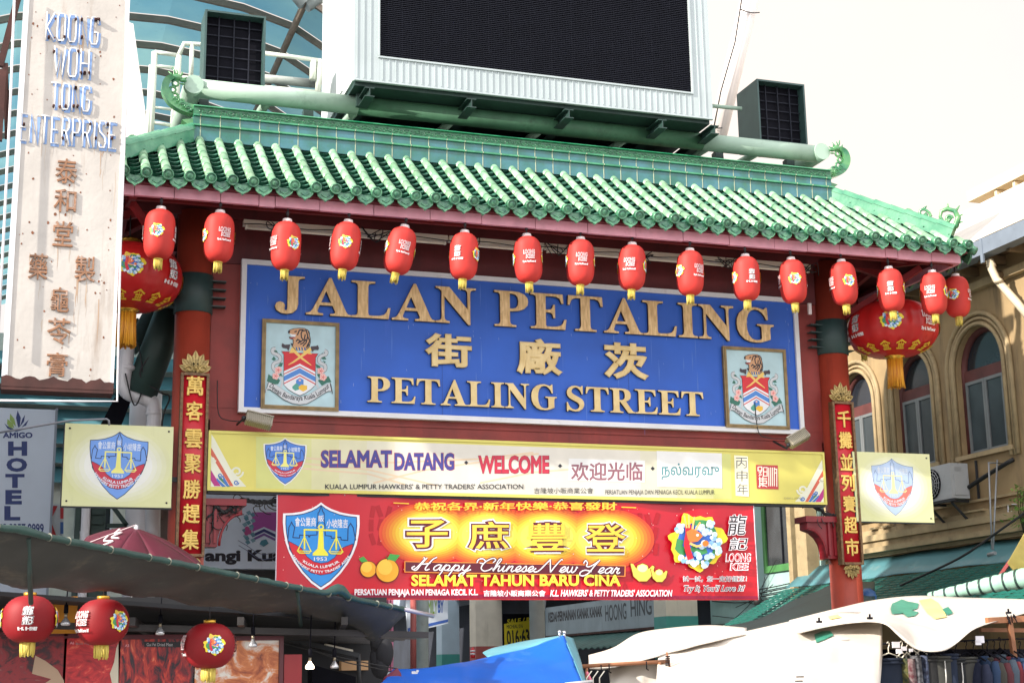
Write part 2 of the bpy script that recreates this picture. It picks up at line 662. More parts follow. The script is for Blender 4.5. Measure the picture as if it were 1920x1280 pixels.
def tile_slope(T, rows, name_, full_hip=True, steps=7, detail=True):
    """rows: list of (u, vtop). T(u, out, z) -> world point. Builds cap tiles, pan tiles, drip tiles and end discs."""
    caps, pans, drips = MB(G_cap), MB(G_pan), MB(G_end)
    gap = 0.2295
    for (u, vt) in rows:
        jit = random.gauss(0, 0.004)
        u = u + random.gauss(0, 0.003)
        segs = max(1, int(round(steps * vt)))
        for i in range(segs):
            v0, v1 = vt * i / segs, vt * (i + 1) / segs
            A, B = [], []
            ju, jz = random.gauss(0, 0.0025) + jit * (i / segs), random.gauss(0, 0.002)
            for k in range(9):
                th = pi * k / 8
                o0, z0 = slope_pt(u, v0)
                o1, z1 = slope_pt(u, v1)
                r0, r1 = 0.0525, 0.0475
                A.append(caps.bm.verts.new(T(u + ju + r0 * cos(th), o0 + 0.35 * r0 * sin(th), z0 + jz + 0.035 + r0 * sin(th) * 0.95)))
                B.append(caps.bm.verts.new(T(u + ju + r1 * cos(th), o1 + 0.35 * r1 * sin(th), z1 + jz + 0.035 + r1 * sin(th) * 0.95)))
            for k in range(8):
                f = caps.face([A[k], A[k + 1], B[k + 1], B[k]])
                if f:
                    f.smooth = True
            caps.face(A)
            if i == segs - 1:
                caps.face(list(reversed(B)))
        # end disc with raised rings
        o0, z0 = slope_pt(u, 0)
        C = T(u, o0 + 0.035, z0 + 0.035)
        Cn = (T(u, o0 + 1, z0 + 0.05 - 0.35) - C).normalized()
        up = Vector((0, 0, 1))
        e1 = Cn.cross(up).normalized()
        e2 = e1.cross(Cn)
        Mx = Matrix((e1, e2, Cn)).transposed()
        drips.lathe([(0.0, -0.06), (0.060, -0.06), (0.062, 0.022), (0.052, 0.026), (0.047, 0.012), (0.032, 0.014), (0.026, 0.026), (0.012, 0.020), (0, 0.03)], C, 14, M=Mx)
    us = [r[0] for r in rows]
    vts = {round(r[0], 4): r[1] for r in rows}
    cells = [(us[i], us[i + 1], min(rows[i][1], rows[i + 1][1]) + 0.5 * abs(rows[i][1] - rows[i + 1][1])) for i in range(len(us) - 1)]
    for (ua, ub, vt) in cells:
        n = max(1, int(round(11 * vt)))
        uc, hw = (ua + ub) / 2, (ub - ua) / 2
        for i in range(n):
            v0, v1 = vt * i / n, vt * (i + 1) / n + 0.01
            A, B, Lp = [], [], []
            for k in range(7):
                t = -1 + 2 * k / 6
                dip = -0.055 * (1 - t * t)
                o0, z0 = slope_pt(0, v0)
                o1, z1 = slope_pt(0, v1)
                A.append(pans.bm.verts.new(T(uc + hw * t, o0 + 0.014, z0 + 0.060 + dip)))
                Lp.append(pans.bm.verts.new(T(uc + hw * t, o0 - 0.035, z0 + 0.026 + dip)))
                B.append(pans.bm.verts.new(T(uc + hw * t, o1, z1 + 0.022 + dip)))
            for k in range(6):
                f = pans.face([A[k], A[k + 1], B[k + 1], B[k]])
                f.smooth = True
                pans.face([Lp[k], Lp[k + 1], A[k + 1], A[k]])
        # drip tile: a hanging leaf with a point
        o0, z0 = slope_pt(0, 0)
        w = hw * 0.90
        out = []
        for k in range(7):
            t = -1 + 2 * k / 6
            out.append((w * t, 0.045 - 0.045 * (1 - t * t)))
        low = [(w * 0.98, -0.01), (w * 0.82, -0.055), (w * 0.55, -0.085), (w * 0.25, -0.1), (0, -0.125), (-w * 0.25, -0.1), (-w * 0.55, -0.085), (-w * 0.82, -0.055), (-w * 0.98, -0.01)]
        P = out + low
        fr = [T(uc + a, o0 + 0.006 - 0.12 * b, z0 + b) for (a, b) in P]
        off = T(uc, o0 - 0.02, z0) - T(uc, o0, z0)
        drips.prism(fr, off)
        rim = [T(uc + a * 0.98, o0 + 0.012 - 0.12 * b, z0 + b + 0.004) for (a, b) in low]
        drips.tube(rim, 0.006, 5)
        drips.tube([T(uc + a * 0.55, o0 + 0.012 - 0.12 * (b * 0.5 - 0.01), z0 + b * 0.5 - 0.01) for (a, b) in low[1:-1]], 0.005, 5)
    return caps, pans, drips


def rows_for(half, first, last, gap=0.2295):
    n = int(round((last - first) / gap))
    out = []
    for i in range(n + 1):
        u = first + gap * i
        over = max(0.0, abs(u) - half)
        vt = 1.0 - over / EY
        out.append((u, max(0.08, min(1.0, vt))))
    return out


fr_rows = rows_for(RX, -5.36, 5.43)
T_front = lambda u, o, z: Vector((u, -o, z))
T_back = lambda u, o, z: Vector((-u, o, z))
T_right = lambda u, o, z: Vector((RX + o, u, z))
T_left = lambda u, o, z: Vector((-RX - o, -u, z))
side_rows = [(u, max(0.1, 1 - abs(u) / EY)) for u in [-1.22 + 0.222 * i for i in range(12)]]
for T_, rows_ in ((T_front, fr_rows), (T_back, fr_rows), (T_right, side_rows), (T_left, side_rows)):
    a, b, c = tile_slope(T_, rows_, "x")
    roof = b.build("roof_slope", gate)
    a.build("cap_tiles", roof)
    c.build("eave_tiles", roof)

# underlay, fascia, soffit and rafters
mb = MB(M_soffit)
ux, uy = RX + 1.3, 1.3
for sgn in (-1, 1):
    mb.prism([(-ux, sgn * uy, 6.89), (ux, sgn * uy, 6.89), (RX, 0, 7.86), (-RX, 0, 7.86)], (0, 0, 0.02))
    mb.prism([(sgn * ux, -uy, 6.89), (sgn * ux, uy, 6.89), (sgn * RX, 0, 7.86)], (0, 0, 0.02))
mb.build("roof_boarding", gate)
mb = MB(M_redd)
for (a, b) in (((-5.46, -1.36, 6.875), (5.46, -1.26, 6.93)), ((-5.46, 1.26, 6.875), (5.46, 1.36, 6.93)), ((5.36, -1.255, 6.875), (5.46, 1.255, 6.93)), ((-5.46, -1.255, 6.875), (-5.36, 1.255, 6.93))):
    mb.box2(a, b)
mb.build("eave_batten", gate)
mb = MB(M_fascia)
x = -5.42
while x < 5.40:
    w = random.choice((0.18, 0.42, 0.46, 0.5, 0.62, 0.66))
    e = min(5.42, x + w)
    dz = random.uniform(-0.006, 0.006)
    mb.box2((x, -1.285 + random.uniform(-0.004, 0.004), 6.752 + dz), (e - 0.007, -1.235, 6.873))
    mb.box2((x, 1.235, 6.752), (e - 0.007, 1.285, 6.873))
    x = e
for sx in (-1, 1):
    y = -1.23
    while y < 1.2:
        e = min(1.23, y + random.choice((0.4, 0.5, 0.6)))
        mb.box2((sx * 5.37, y, 6.752), (sx * 5.42, e - 0.007, 6.873))
        y = e
mb.build("fascia", gate)
mb = MB(M_raft)
for i in range(10):
    x = -5.0 + i * 1.11
    mb.bar((x, -1.22, 6.80), (x, -0.16, 7.30 if abs(x) < 4.3 else 7.0), 0.07, 0.10)
    mb.bar((x, 1.22, 6.80), (x, 0.16, 7.30 if abs(x) < 4.3 else 7.0), 0.07, 0.10)
for sx in (-1, 1):
    mb.bar((sx * 5.36, -1.2, 6.80), (sx * 4.25, -0.1, 7.25), 0.09, 0.12)
    mb.bar((sx * 5.36, 1.2, 6.80), (sx * 4.25, 0.1, 7.25), 0.09, 0.12)
    mb.bar((sx * 5.36, -0.05, 6.80), (sx * 4.42, -0.05, 7.05), 0.07, 0.10)
    mb.bar((sx * 5.0, -1.0, 6.74), (sx * 4.3, 0.0, 6.2), 0.06, 0.08)
mb.box2((-5.3, -0.80, 6.865), (5.3, -0.74, 6.945))
mb.build_each("rafter", gate)

# main ridge
tiers = [  # z0, z1, depth, material
    (7.86, 8.035, 0.150, G_ridge), (8.035, 8.056, 0.178, G_mould), (8.056, 8.165, 0.132, G_ridge), (8.165, 8.182, 0.16, G_mould), (8.182, 8.285, 0.13, G_carve)]
mb = MB()
for (z0, z1, d, m) in tiers:
    mb.use(m).box2((-RX - 0.06, -d, z0), (RX + 0.06, d, z1))
mb.use(G_mould)
prof = [(0.16 * cos(pi * k / 8), 8.285 + 0.04 * sin(pi * k / 8)) for k in range(9)]
mb.prism([(-RX - 0.06, a, b) for (a, b) in prof], (2 * RX + 0.12, 0, 0))
mb.use(G_carve)
for k in range(190):                                     # carved scroll relief on the top band
    cx = -4.2 + 8.4 * k / 189
    for sy in (-1, 1):
        c0 = Vector((cx, sy * 0.131, 8.233))
        pts = [c0 + Vector((0.026 * cos(t * 0.9 + k * 2.1) * (1 - t / 9), 0, 0.030 * sin(t * 0.9 + k * 2.1) * (1 - t / 9))) for t in range(7)]
        mb.tube(pts, 0.007, 4, caps=False)
mb.use(G_grout)
nj = 37
for k in range(nj):
    cx = -4.2 + 8.4 * k / (nj - 1)
    for (z0, z1, d, m) in tiers[:-1]:
        jitter = random.uniform(-0.003, 0.003)
        for sy in (-1, 1):
            mb.box((cx + jitter, sy * (d + 0.0012), (z0 + z1) / 2), (0.009, 0.005, z1 - z0 - 0.002))
ridge = mb.build("roof_ridge", gate)


def scroll_tail(sx):
    """upswept dragon-tail end of the main ridge with fretwork"""
    mb = MB(G_fin)
    P = [(RX - 0.30, 8.235), (RX + 0.0, 8.25), (RX + 0.18, 8.285), (RX + 0.31, 8.35), (RX + 0.39, 8.45), (RX + 0.41, 8.545), (RX + 0.38, 8.635), (RX + 0.31, 8.685)]
    Wd = [0.10, 0.13, 0.125, 0.11, 0.095, 0.085, 0.075, 0.05]
    C = catmull([(a, 0, b) for a, b in P], 6)
    n = len(C)
    prev = None
    for i, c in enumerate(C):
        t = i / (n - 1) * (len(Wd) - 1)
        k = int(min(t, len(Wd) - 2))
        w = Wd[k] + (Wd[k + 1] - Wd[k]) * (t - k)
        d = (C[min(i + 1, n - 1)] - C[max(0, i - 1)]).normalized()
        nn = Vector((-d.z, 0, d.x))
        o = c + nn * 0.02
        ring = [mb.bm.verts.new(Vector((sx * q.x, q.y, q.z))) for q in (o + nn * w / 2 + Vector((0, -0.04, 0)), o + nn * w / 2 + Vector((0, 0.04, 0)), o - nn * w / 2 + Vector((0, 0.06, 0)), o - nn * w / 2 + Vector((0, -0.06, 0)))]
        if prev:
            for q in range(4):
                mb.face([prev[q], prev[(q + 1) % 4], ring[(q + 1) % 4], ring[q]])
        else:
            mb.face(ring)
        prev = ring
    mb.face(prev)
    X = lambda a, z, y=0: Vector((sx * (RX + a), y, z))
    # inner fretwork: curls joining the inside of the sweep
    for (a, z, r) in ((0.27, 8.43, 0.042), (0.30, 8.515, 0.036), (0.27, 8.60, 0.036), (0.19, 8.37, 0.032)):
        mb.tube([X(a + r * cos(t * pi / 5), z + r * sin(t * pi / 5)) for t in range(11)], 0.015, 6, caps=False)
    # head with crest, jaw and horns
    mb.ball(X(0.26, 8.675), 0.055, (1.25, 0.7, 0.8))
    mb.ball(X(0.185, 8.645), 0.038, (1.3, 0.7, 0.6))
    mb.ball(X(0.185, 8.60), 0.024, (1.5, 0.6, 0.5))
    for (a, b) in (((0.28, 8.71), (0.315, 8.80)), ((0.26, 8.71), (0.265, 8.775)), ((0.22, 8.70), (0.195, 8.755)), ((0.31, 8.69), (0.36, 8.74)), ((0.20, 8.66), (0.14, 8.69))):
        p0, p1 = X(*a), X(*b)
        mb.tube([p0, (p0 + p1) / 2 + Vector((0.012, 0, 0)), p1], [0.016, 0.012, 0.006], 6)
    # leaf scroll along the ridge end
    for k in range(5):
        a = -0.02 + 0.07 * k
        z = 8.23 + 0.015 * k * k * 0.6
        mb.tube([X(a + 0.035 * cos(t * 0.8), z + 0.03 * sin(t * 0.8), -0.09 + 0.004 * k) for t in range(7)], 0.01, 5, caps=False)
    for (q, w_) in ((0, 0.11), (1, 0.085)):
        mb.prism([X(0.0, 7.88 + 0.12 * q, -w_), X(0.10 + 0.05 * q, 7.9 + 0.12 * q, -w_), X(0.06 + 0.05 * q, 7.96 + 0.1 * q, -w_), X(0.13 + 0.06 * q, 8.06 + 0.06 * q, -w_), X(0.0, 8.10 + 0.06 * q, -w_)], (0, 2 * w_, 0))
    mb.build("ridge_finial", ridge)


scroll_tail(-1)
scroll_tail(1)


def hip(sx, sy):
    mb = MB(G_hip)
    A, B = Vector((sx * (RX + 0.02), sy * 0.02, 7.93)), Vector((sx * (RX + 1.16), sy * 1.16, 7.14))
    d = (B - A)
    L = d.length
    d.normalize()
    s = d.cross(Vector((0, 0, 1))).normalized()
    u = s.cross(d)
    n = 8
    for i in range(n):
        p0, p1 = A + d * (L * i / n), A + d * (L * (i + 1) / n + 0.012)
        g = 1.0 + 0.06 * (i % 2)
        pr = [(-0.075 * g, -0.04), (-0.075 * g, 0.10)] + [(-0.085 * g * cos(pi * k / 8), 0.10 + 0.075 * g * sin(pi * k / 8)) for k in range(9)] + [(0.075 * g, 0.10), (0.075 * g, -0.04)]
        a = [mb.bm.verts.new(p0 + s * x + u * (z + 0.012)) for x, z in pr]
        b = [mb.bm.verts.new(p1 + s * x * 0.93 + u * z) for x, z in pr]
        mb.face(a)
        mb.face(list(reversed(b)))
        for k in range(len(pr)):
            f = mb.face([a[k], a[(k + 1) % len(pr)], b[(k + 1) % len(pr)], b[k]])
    h = mb.build("hip_ridge", gate)
    # scroll ornament standing on the lower end
    mb = MB(G_fin)
    D = Vector((d.x, d.y, 0)).normalized()
    base = B - D * 0.05 + Vector((0, 0, 0.10))
    P = lambda a, z: base + D * a + Vector((0, 0, z + (0.45 * -min(a, 0))))
    mb.tube([P(-0.35, 0.0), P(-0.15, -0.04), P(0.02, -0.02), P(0.13, 0.05), P(0.17, 0.15), P(0.13, 0.25), P(0.04, 0.29), P(-0.04, 0.25), P(-0.06, 0.17), P(-0.02, 0.11), P(0.05, 0.12), P(0.05, 0.17)], [0.05, 0.05, 0.05, 0.045, 0.04, 0.032, 0.03, 0.026, 0.022, 0.02, 0.018, 0.012], 7)
    for (a, z, r) in ((-0.26, 0.14, 0.085), (-0.46, 0.10, 0.06), (-0.12, 0.06, 0.05), (-0.37, 0.04, 0.045), (0.05, 0.15, 0.05)):
        mb.tube([P(a + r * (1 - t / 16) * cos(t * 0.62), z + r * (1 - t / 16) * sin(t * 0.62)) for t in range(13)], 0.019, 6, caps=False)
        mb.tube([P(a - 0.02, z - r), P(a - 0.06, z - r - 0.08)], 0.02, 6)
    for (a, z, b, w) in ((0.16, 0.16, 0.24, 0.19), (0.14, 0.24, 0.20, 0.31), (0.05, 0.29, 0.05, 0.36), (-0.26, 0.22, -0.22, 0.27), (0.16, 0.09, 0.23, 0.08), (-0.08, 0.1, -0.17, 0.03)):
        mb.tube([P(a, z), P(b, w)], [0.02, 0.006], 6)
    mb.build("hip_scroll", h)


for sx in (-1, 1):
    for sy in (-1, 1):
        hip(sx, sy)

# columns, collars, beams and back frame
for sx in (-1, 1):
    mb = MB(M_col)
    mb.lathe([(0, 0), (0.26, 0), (0.26, 0.25), (0.205, 0.3), (0.205, 7.0), (0, 7.0)], (sx * 4.2, 0, 0), 40)
    colm = mb.build("column", gate)
    zc0, zc1 = (5.78, 6.24) if sx < 0 else (5.73, 6.2)
    mb = MB(M_collar)
    mb.lathe([(0.208, zc0), (0.222, zc0 + 0.004), (0.222, zc1 - 0.004), (0.208, zc1)], (sx * 4.2, 0, 0), 40)
    for k in range(4):
        z = zc0 + 0.09 + 0.1 * k
        mb.box((sx * (4.2 - 0.26), -0.05, z), (0.2, 0.14, 0.012))
        mb.box((sx * (4.2 + 0.26), 0.05, z), (0.16, 0.14, 0.012))
    mb.box((sx * (4.2 - 0.30), 0.06, (zc0 + zc1) / 2), (0.12, 0.10, zc1 - zc0))
    mb.build("collar", colm)

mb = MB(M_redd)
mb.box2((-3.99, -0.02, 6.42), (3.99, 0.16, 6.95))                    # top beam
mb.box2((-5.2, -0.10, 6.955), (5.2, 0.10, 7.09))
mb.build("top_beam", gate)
mb = MB(M_red)
mb.box2((-3.99, 0.0, 4.26), (3.99, 0.16, 4.70))
mb.box2((-3.99, -0.006, 4.70), (-3.60, 0.154, 6.415))
mb.box2((3.60, -0.006, 4.70), (3.99, 0.154, 6.415))
mb.box2((-3.6, 0.05, 4.705), (3.6, 0.14, 6.41))
mb.box2((-3.6, -0.015, 4.56), (3.6, -0.003, 4.585))
mb.build("back_frame", gate)
mb = MB(M_redd)
for sx in (-1, 1):
    for z in (5.38, 4.46):
        mb.box((sx * 4.02, 0.06, z), (0.10, 0.12, 0.2))
        for dz in (-0.05, 0.05):
            mb.lathe([(0, 0), (0.016, 0), (0.016, 0.014), (0, 0.016)], (sx * 4.02, 0.0, z + dz), 8, M=Matrix.Rotation(radians(90), 3, 'X'))
mb.build("tie_plates", gate)

# carved corbels low on the columns
M_corb = mat("corbel red", lin((120, 14, 26)), rough=0.4, var=0.15)
for sx in (-1, 1):
    mb = MB(M_corb)
    zt = 3.56 if sx < 0 else 3.50
    P = lambda a, z, y: Vector((sx * (4.0 - a), y, z))
    out = [(-0.02, zt - .001), (-0.02, zt - 0.46), (0.13, zt - 0.46), (0.135, zt - 0.36), (0.16, zt - 0.27), (0.21, zt - 0.19), (0.29, zt - 0.125), (0.40, zt - 0.09), (0.40, zt - .001)]
    mb.prism([P(a, z, -0.14) for a, z in out], (0, 0.20, 0))
    mb.box2(P(-0.02, zt, -0.19), P(0.44, zt + 0.075, 0.11))
    mb.box2(P(0.0, zt - 0.42, -0.165), P(0.035, zt - 0.002, -0.1405))
    mb.box2(P(0.085, zt - 0.42, -0.165), P(0.115, zt - 0.002, -0.1405))
    arc = [P(0.15 + 0.25 * (1 - cos(t * pi / 16)), zt - 0.45 + 0.36 * sin(t * pi / 16), -0.152) for t in range(9)]
    mb.tube(arc, 0.016, 6)
    mb.build("corbel", gate)
# ================================================================== name board with raised letters
M_blue = mat("blue board paint", lin((34, 90, 190)), rough=0.55, var=0.09, scale=1.6, dirt=lin((70, 104, 206)), dirt_amt=0.2, streak=True, dscale=9)
M_wframe = mat("white painted trim", lin((214, 214, 218)), rough=0.45, var=0.06, dirt=lin((150, 140, 140)), dirt_amt=0.2)
M_bronze = mat("bronze letter paint", lin((198, 160, 108)), rough=0.5, metal=0.05, var=0.0, col2=lin((234, 202, 150)), scale=7, stretch=(5, 1, 1), dirt=lin((110, 80, 54)), dirt_amt=0.3, dscale=16)
M_gold = mat("gold letter paint", lin((206, 178, 120)), rough=0.45, metal=0.1, var=0.0, col2=lin((226, 202, 148)), scale=6, dirt=lin((140, 108, 62)), dirt_amt=0.25, dscale=12)
M_edge = mat("letter side bronze", lin((58, 40, 30)), rough=0.6)

GL = {
 'I': (389, [[(20,0),(369,0),(369,20),(320,26),(285,45),(270,90),(270,586),(285,631),(320,650),(369,656),(369,676),(20,676),(20,656),(69,650),(104,631),(119,586),(119,90),(104,45),(69,26),(20,20)]]),
 'L': (667, [[(16,0),(610,0),(640,195),(614,195),(590,120),(545,62),(470,40),(350,34),(300,37),(282,55),(275,95),(275,586),(290,631),(330,650),(390,656),(390,676),(16,676),(16,656),(70,650),(105,631),(118,586),(118,90),(105,45),(70,26),(16,20)]]),
 'T': (667, [[(147,0),(525,0),(525,20),(462,26),(428,45),(413,90),(413,642),(510,640),(570,620),(605,570),(625,500),(650,500),(638,676),(31,676),(18,500),(42,500),(65,570),(100,620),(160,640),(255,642),(255,90),(240,45),(205,26),(147,20)]]),
 'E': (667, [[(16,0),(620,0),(645,185),(620,185),(590,105),(540,58),(460,38),(340,34),(295,38),(275,60),(275,325),(330,325),(375,318),(405,285),(420,220),(442,220),(442,465),(420,465),(408,410),(380,372),(330,362),(275,362),(275,642),(400,642),(480,635),(540,600),(572,510),(597,510),(585,676),(16,676),(16,656),(70,650),(105,631),(118,586),(118,90),(105,45),(70,26),(16,20)]]),
 'P': (640, [[(16,0),(385,0),(385,20),(330,26),(290,45),(276,90),(276,300),(340,302),(440,315),(530,355),(590,425),(602,495),(590,560),(540,625),(450,665),(340,676),(16,676),(16,656),(70,650),(105,631),(118,586),(118,90),(105,45),(70,26),(16,20)], [(276,640),(335,640),(395,620),(430,570),(440,490),(428,410),(390,355),(330,338),(276,338)]]),
 'R': (722, [[(26,0),(385,0),(385,20),(330,26),(295,45),(280,90),(280,312),(310,312),(535,0),(715,0),(715,20),(670,30),(630,70),(460,325),(530,350),(590,405),(610,490),(595,570),(540,635),(450,668),(340,676),(26,676),(26,656),(78,650),(110,631),(122,586),(122,90),(110,45),(78,26),(26,20)], [(280,640),(335,640),(400,622),(438,575),(450,490),(440,410),(395,360),(330,345),(280,345)]]),
 'A': (722, [[(9,0),(268,0),(268,20),(215,26),(180,45),(178,80),(215,185),(430,185),(475,75),(472,40),(440,26),(395,20),(395,0),(715,0),(715,20),(670,30),(640,75),(400,690),(372,690),(122,110),(85,50),(50,28),(9,20)], [(233,225),(322,465),(414,225)]]),
 'N': (722, [[(16,0),(240,0),(240,20),(190,30),(160,60),(152,110),(152,520),(565,-18),(592,-18),(592,570),(600,620),(630,648),(690,656),(690,676),(465,676),(465,656),(520,648),(550,620),(558,570),(558,250),(240,676),(20,676),(20,656),(60,650),(90,630),(118,595),(118,110),(110,60),(80,30),(16,20)]]),
 'J': (510, [[(130,676),(480,676),(480,656),(430,650),(395,631),(380,586),(380,170),(360,75),(300,10),(210,-15),(120,-5),(50,45),(28,110),(50,170),(100,195),(150,178),(172,135),(162,85),(168,48),(192,32),(214,48),(225,90),(225,586),(210,631),(175,650),(130,656)]]),
 'G': (778, [[(635,690),(612,690),(585,655),(560,650),(520,662),(460,680),(400,690),(290,680),(180,635),(90,550),(45,440),(38,340),(48,230),(95,120),(180,35),(280,-8),(400,-19),(500,-10),(590,20),(680,55),(680,260),(690,300),(715,320),(755,328),(755,348),(440,348),(440,328),(490,320),(515,300),(522,255),(522,60),(495,35),(450,20),(400,16),(320,40),(260,110),(225,220),(218,340),(228,460),(262,560),(320,630),(395,655),(470,645),(540,595),(590,530),(620,455),(642,455)]]),
 'S': (556, [[(480,692),(458,692),(440,665),(420,658),(385,668),(330,685),(270,692),(180,678),(100,625),(55,550),(48,490),(60,420),(110,355),(190,305),(300,250),(365,205),(390,150),(380,90),(335,40),(265,20),(190,35),(120,90),(80,160),(62,220),(40,220),(40,-18),(62,-18),(80,15),(105,22),(140,12),(200,-10),(270,-19),(370,-5),(460,55),(505,130),(512,190),(500,260),(450,325),(370,375),(270,425),(195,470),(165,515),(170,570),(205,625),(265,655),(330,645),(395,595),(435,530),(455,470),(478,470)]]),
}


def rounded(pts, r):
    return pts


def curve_mesh(splines, ext, bev):
    """closed 2D outlines (holes included) -> extruded solid, xy plane, z in [-ext-bev, ext+bev]"""
    c = bpy.data.curves.new("outline", 'CURVE')
    c.dimensions = '2D'
    c.fill_mode = 'BOTH'
    c.extrude = ext
    c.bevel_depth = bev
    c.bevel_resolution = 1
    for pts in splines:
        s = c.splines.new('POLY')
        s.points.add(len(pts) - 1)
        for p, q in zip(s.points, pts):
            p.co = (q[0], q[1], 0, 1)
        s.use_cyclic_u = True
    o = bpy.data.objects.new("outline", c)
    COL.objects.link(o)
    dg = bpy.context.evaluated_depsgraph_get()
    dg.update()
    me = bpy.data.meshes.new_from_object(o.evaluated_get(dg))
    bpy.data.objects.remove(o)
    bpy.data.curves.remove(c)
    return me


def add_mesh(mb, me, fn, m_front, m_side, keep=True):
    vs = [mb.bm.verts.new(fn(v.co)) for v in me.vertices]
    for p in me.polygons:
        n = p.normal
        mb.use(m_front if abs(n.z) > 0.35 else m_side)
        mb.face([vs[i] for i in p.vertices])


def text_solid(body, bold=0.0, ext=0.02, bev=0.0, shear=0.0, space=1.0):
    c = bpy.data.curves.new("writing", 'FONT')
    c.body = body
    c.resolution_u = 3
    c.shear = shear
    c.extrude = ext
    c.bevel_depth = bold + bev
    c.bevel_resolution = 1
    c.space_character = space
    o = bpy.data.objects.new("writing", c)
    COL.objects.link(o)
    dg = bpy.context.evaluated_depsgraph_get()
    dg.update()
    me = bpy.data.meshes.new_from_object(o.evaluated_get(dg))
    bpy.data.objects.remove(o)
    bpy.data.curves.remove(c)
    return me


def place_solid(mb, me, x0, z0, x1, z1, y0, depth, mf, ms, rot=0.0):
    """fit a solid into x0..x1, z0..z1 standing off the plane y = y0 towards the viewer"""
    vx = [v.co.x for v in me.vertices]
    vy = [v.co.y for v in me.vertices]
    vz = [v.co.z for v in me.vertices]
    a, b, c, d = min(vx), max(vx), min(vy), max(vy)
    e, f = min(vz), max(vz)

    def fn(co):
        return Vector((x0 + (co.x - a) / (b - a) * (x1 - x0), y0 - (co.z - e) / max(1e-6, f - e) * depth, z0 + (co.y - c) / (d - c) * (z1 - z0)))
    add_mesh(mb, me, fn, mf, ms)
    bpy.data.meshes.remove(me)


def serif_word(mb, word, x0, x1, z0, z1, y0, depth, mf, ms):
    adv = sum(GL[c][0] for c in word)
    s = (x1 - x0) / adv
    sz = (z1 - z0) / 676.0
    x = x0
    for c in word:
        w, sp = GL[c]
        me = curve_mesh([[(px / 676.0, py / 676.0) for px, py in q] for q in sp], 0.05, 0.012)
        zs = [v.co.z for v in me.vertices]
        e, f = min(zs), max(zs)
        add_mesh(mb, me, lambda co: Vector((x + co.x * 676 * s, y0 - (co.z - e) / (f - e) * depth, z0 + co.y * 676 * sz)), mf, ms)
        bpy.data.meshes.remove(me)
        x += w * s


BY = -0.06
pTL, pBR = W(453, 487, y=BY), W(1509, 809, y=BY)
bx0, bx1, bz0, bz1 = -3.662, 3.672, 4.645, 6.467
board = thing("street_name_board", "big blue street name board with raised bronze lettering and white trim", "sign", (0, 0, bz0))
MB(M_blue).box2((bx0 + 0.05, BY, bz0 + 0.05), (bx1 - 0.05, 0.02, bz1 - 0.05)).build("panel", board)
P = Print(lambda u, v, d: Vector((u, BY - d, v)), base=0.0006, step=0.00002)
rs_ = random.Random(6)
M_scr1, M_scr2 = ink("board streak", (70, 112, 196)), ink("board scratch", (150, 168, 210))
for k in range(70):
    x, z, L = rs_.uniform(bx0 + .1, bx1 - .1), rs_.uniform(bz0 + .3, bz1 - .08), rs_.uniform(.08, .5)
    P.stroke([(x, z), (x + .002, z - L * .5), (x, z - L)], [.002, rs_.uniform(.006, .016), .001], M_scr1)
for k in range(80):
    x, z, L = rs_.uniform(bx0 + .1, bx1 - .1), rs_.uniform(bz0 + .1, bz1 - .08), rs_.uniform(.01, .05)
    P.stroke([(x, z), (x + .002, z - L)], rs_.uniform(.002, .004), M_scr2)
for x in (-1.22, 1.22):
    P.stroke([(x, bz0 + .06), (x, bz1 - .06)], .004, ink("board joint", (24, 56, 130)))
P.build("weather_stains", board)
mb = MB(M_wframe)
fw = 0.06
for a, b in (((bx0, BY - 0.035, bz0), (bx0 + fw, 0.01, bz1)), ((bx1 - fw, BY - 0.035, bz0), (bx1, 0.01, bz1)), ((bx0 + fw + .001, BY - 0.032, bz0), (bx1 - fw - .001, 0.008, bz0 + fw)), ((bx0 + fw + .001, BY - 0.032, bz1 - fw), (bx1 - fw - .001, 0.008, bz1))):
    mb.box2(a, b)
mb.build("frame", board)


def zmean(*pp, y=BY):
    return sum(W(a, b, y=y).z for a, b in pp) / len(pp)


zl0, zl1 = zmean((700, 594), (1010, 620), (1300, 634)), zmean((690, 530), (1050, 553), (1290, 572))
mb = MB(M_bronze)
serif_word(mb, "JALAN", W(512, 560, y=BY).x, W(893, 560, y=BY).x, zl0, zl1, BY - 0.001, 0.05, M_bronze, M_edge)
serif_word(mb, "PETALING", W(924, 590, y=BY).x, W(1449, 610, y=BY).x, zl0, zl1, BY - 0.001, 0.05, M_bronze, M_edge)
mb.build("lettering", board)
zl0, zl1 = zmean((700, 753), (990, 768), (1280, 779)), zmean((700, 707), (1000, 722), (1280, 735))
mb = MB(M_gold)
serif_word(mb, "PETALING", W(687, 740, y=BY).x, W(1043, 750, y=BY).x, zl0, zl1, BY - 0.001, 0.045, M_gold, M_edge)
serif_word(mb, "STREET", W(1058, 750, y=BY).x, W(1317, 755, y=BY).x, zl0, zl1, BY - 0.001, 0.045, M_gold, M_edge)
mb.build("lettering", board)
mb = MB(M_gold)
for ch, a, b in (("街", (795, 687), (883, 629)), ("廠", (967, 702), (1052, 638)), ("茨", (1131, 710), (1213, 646))):
    p, q = W(*a, y=BY), W(*b, y=BY)
    place_solid(mb, text_solid(ch, 0.024, 0.04, 0.012), p.x, p.z, q.x, q.z, BY - 0.001, 0.045, M_gold, M_edge)
mb.build("lettering", board)

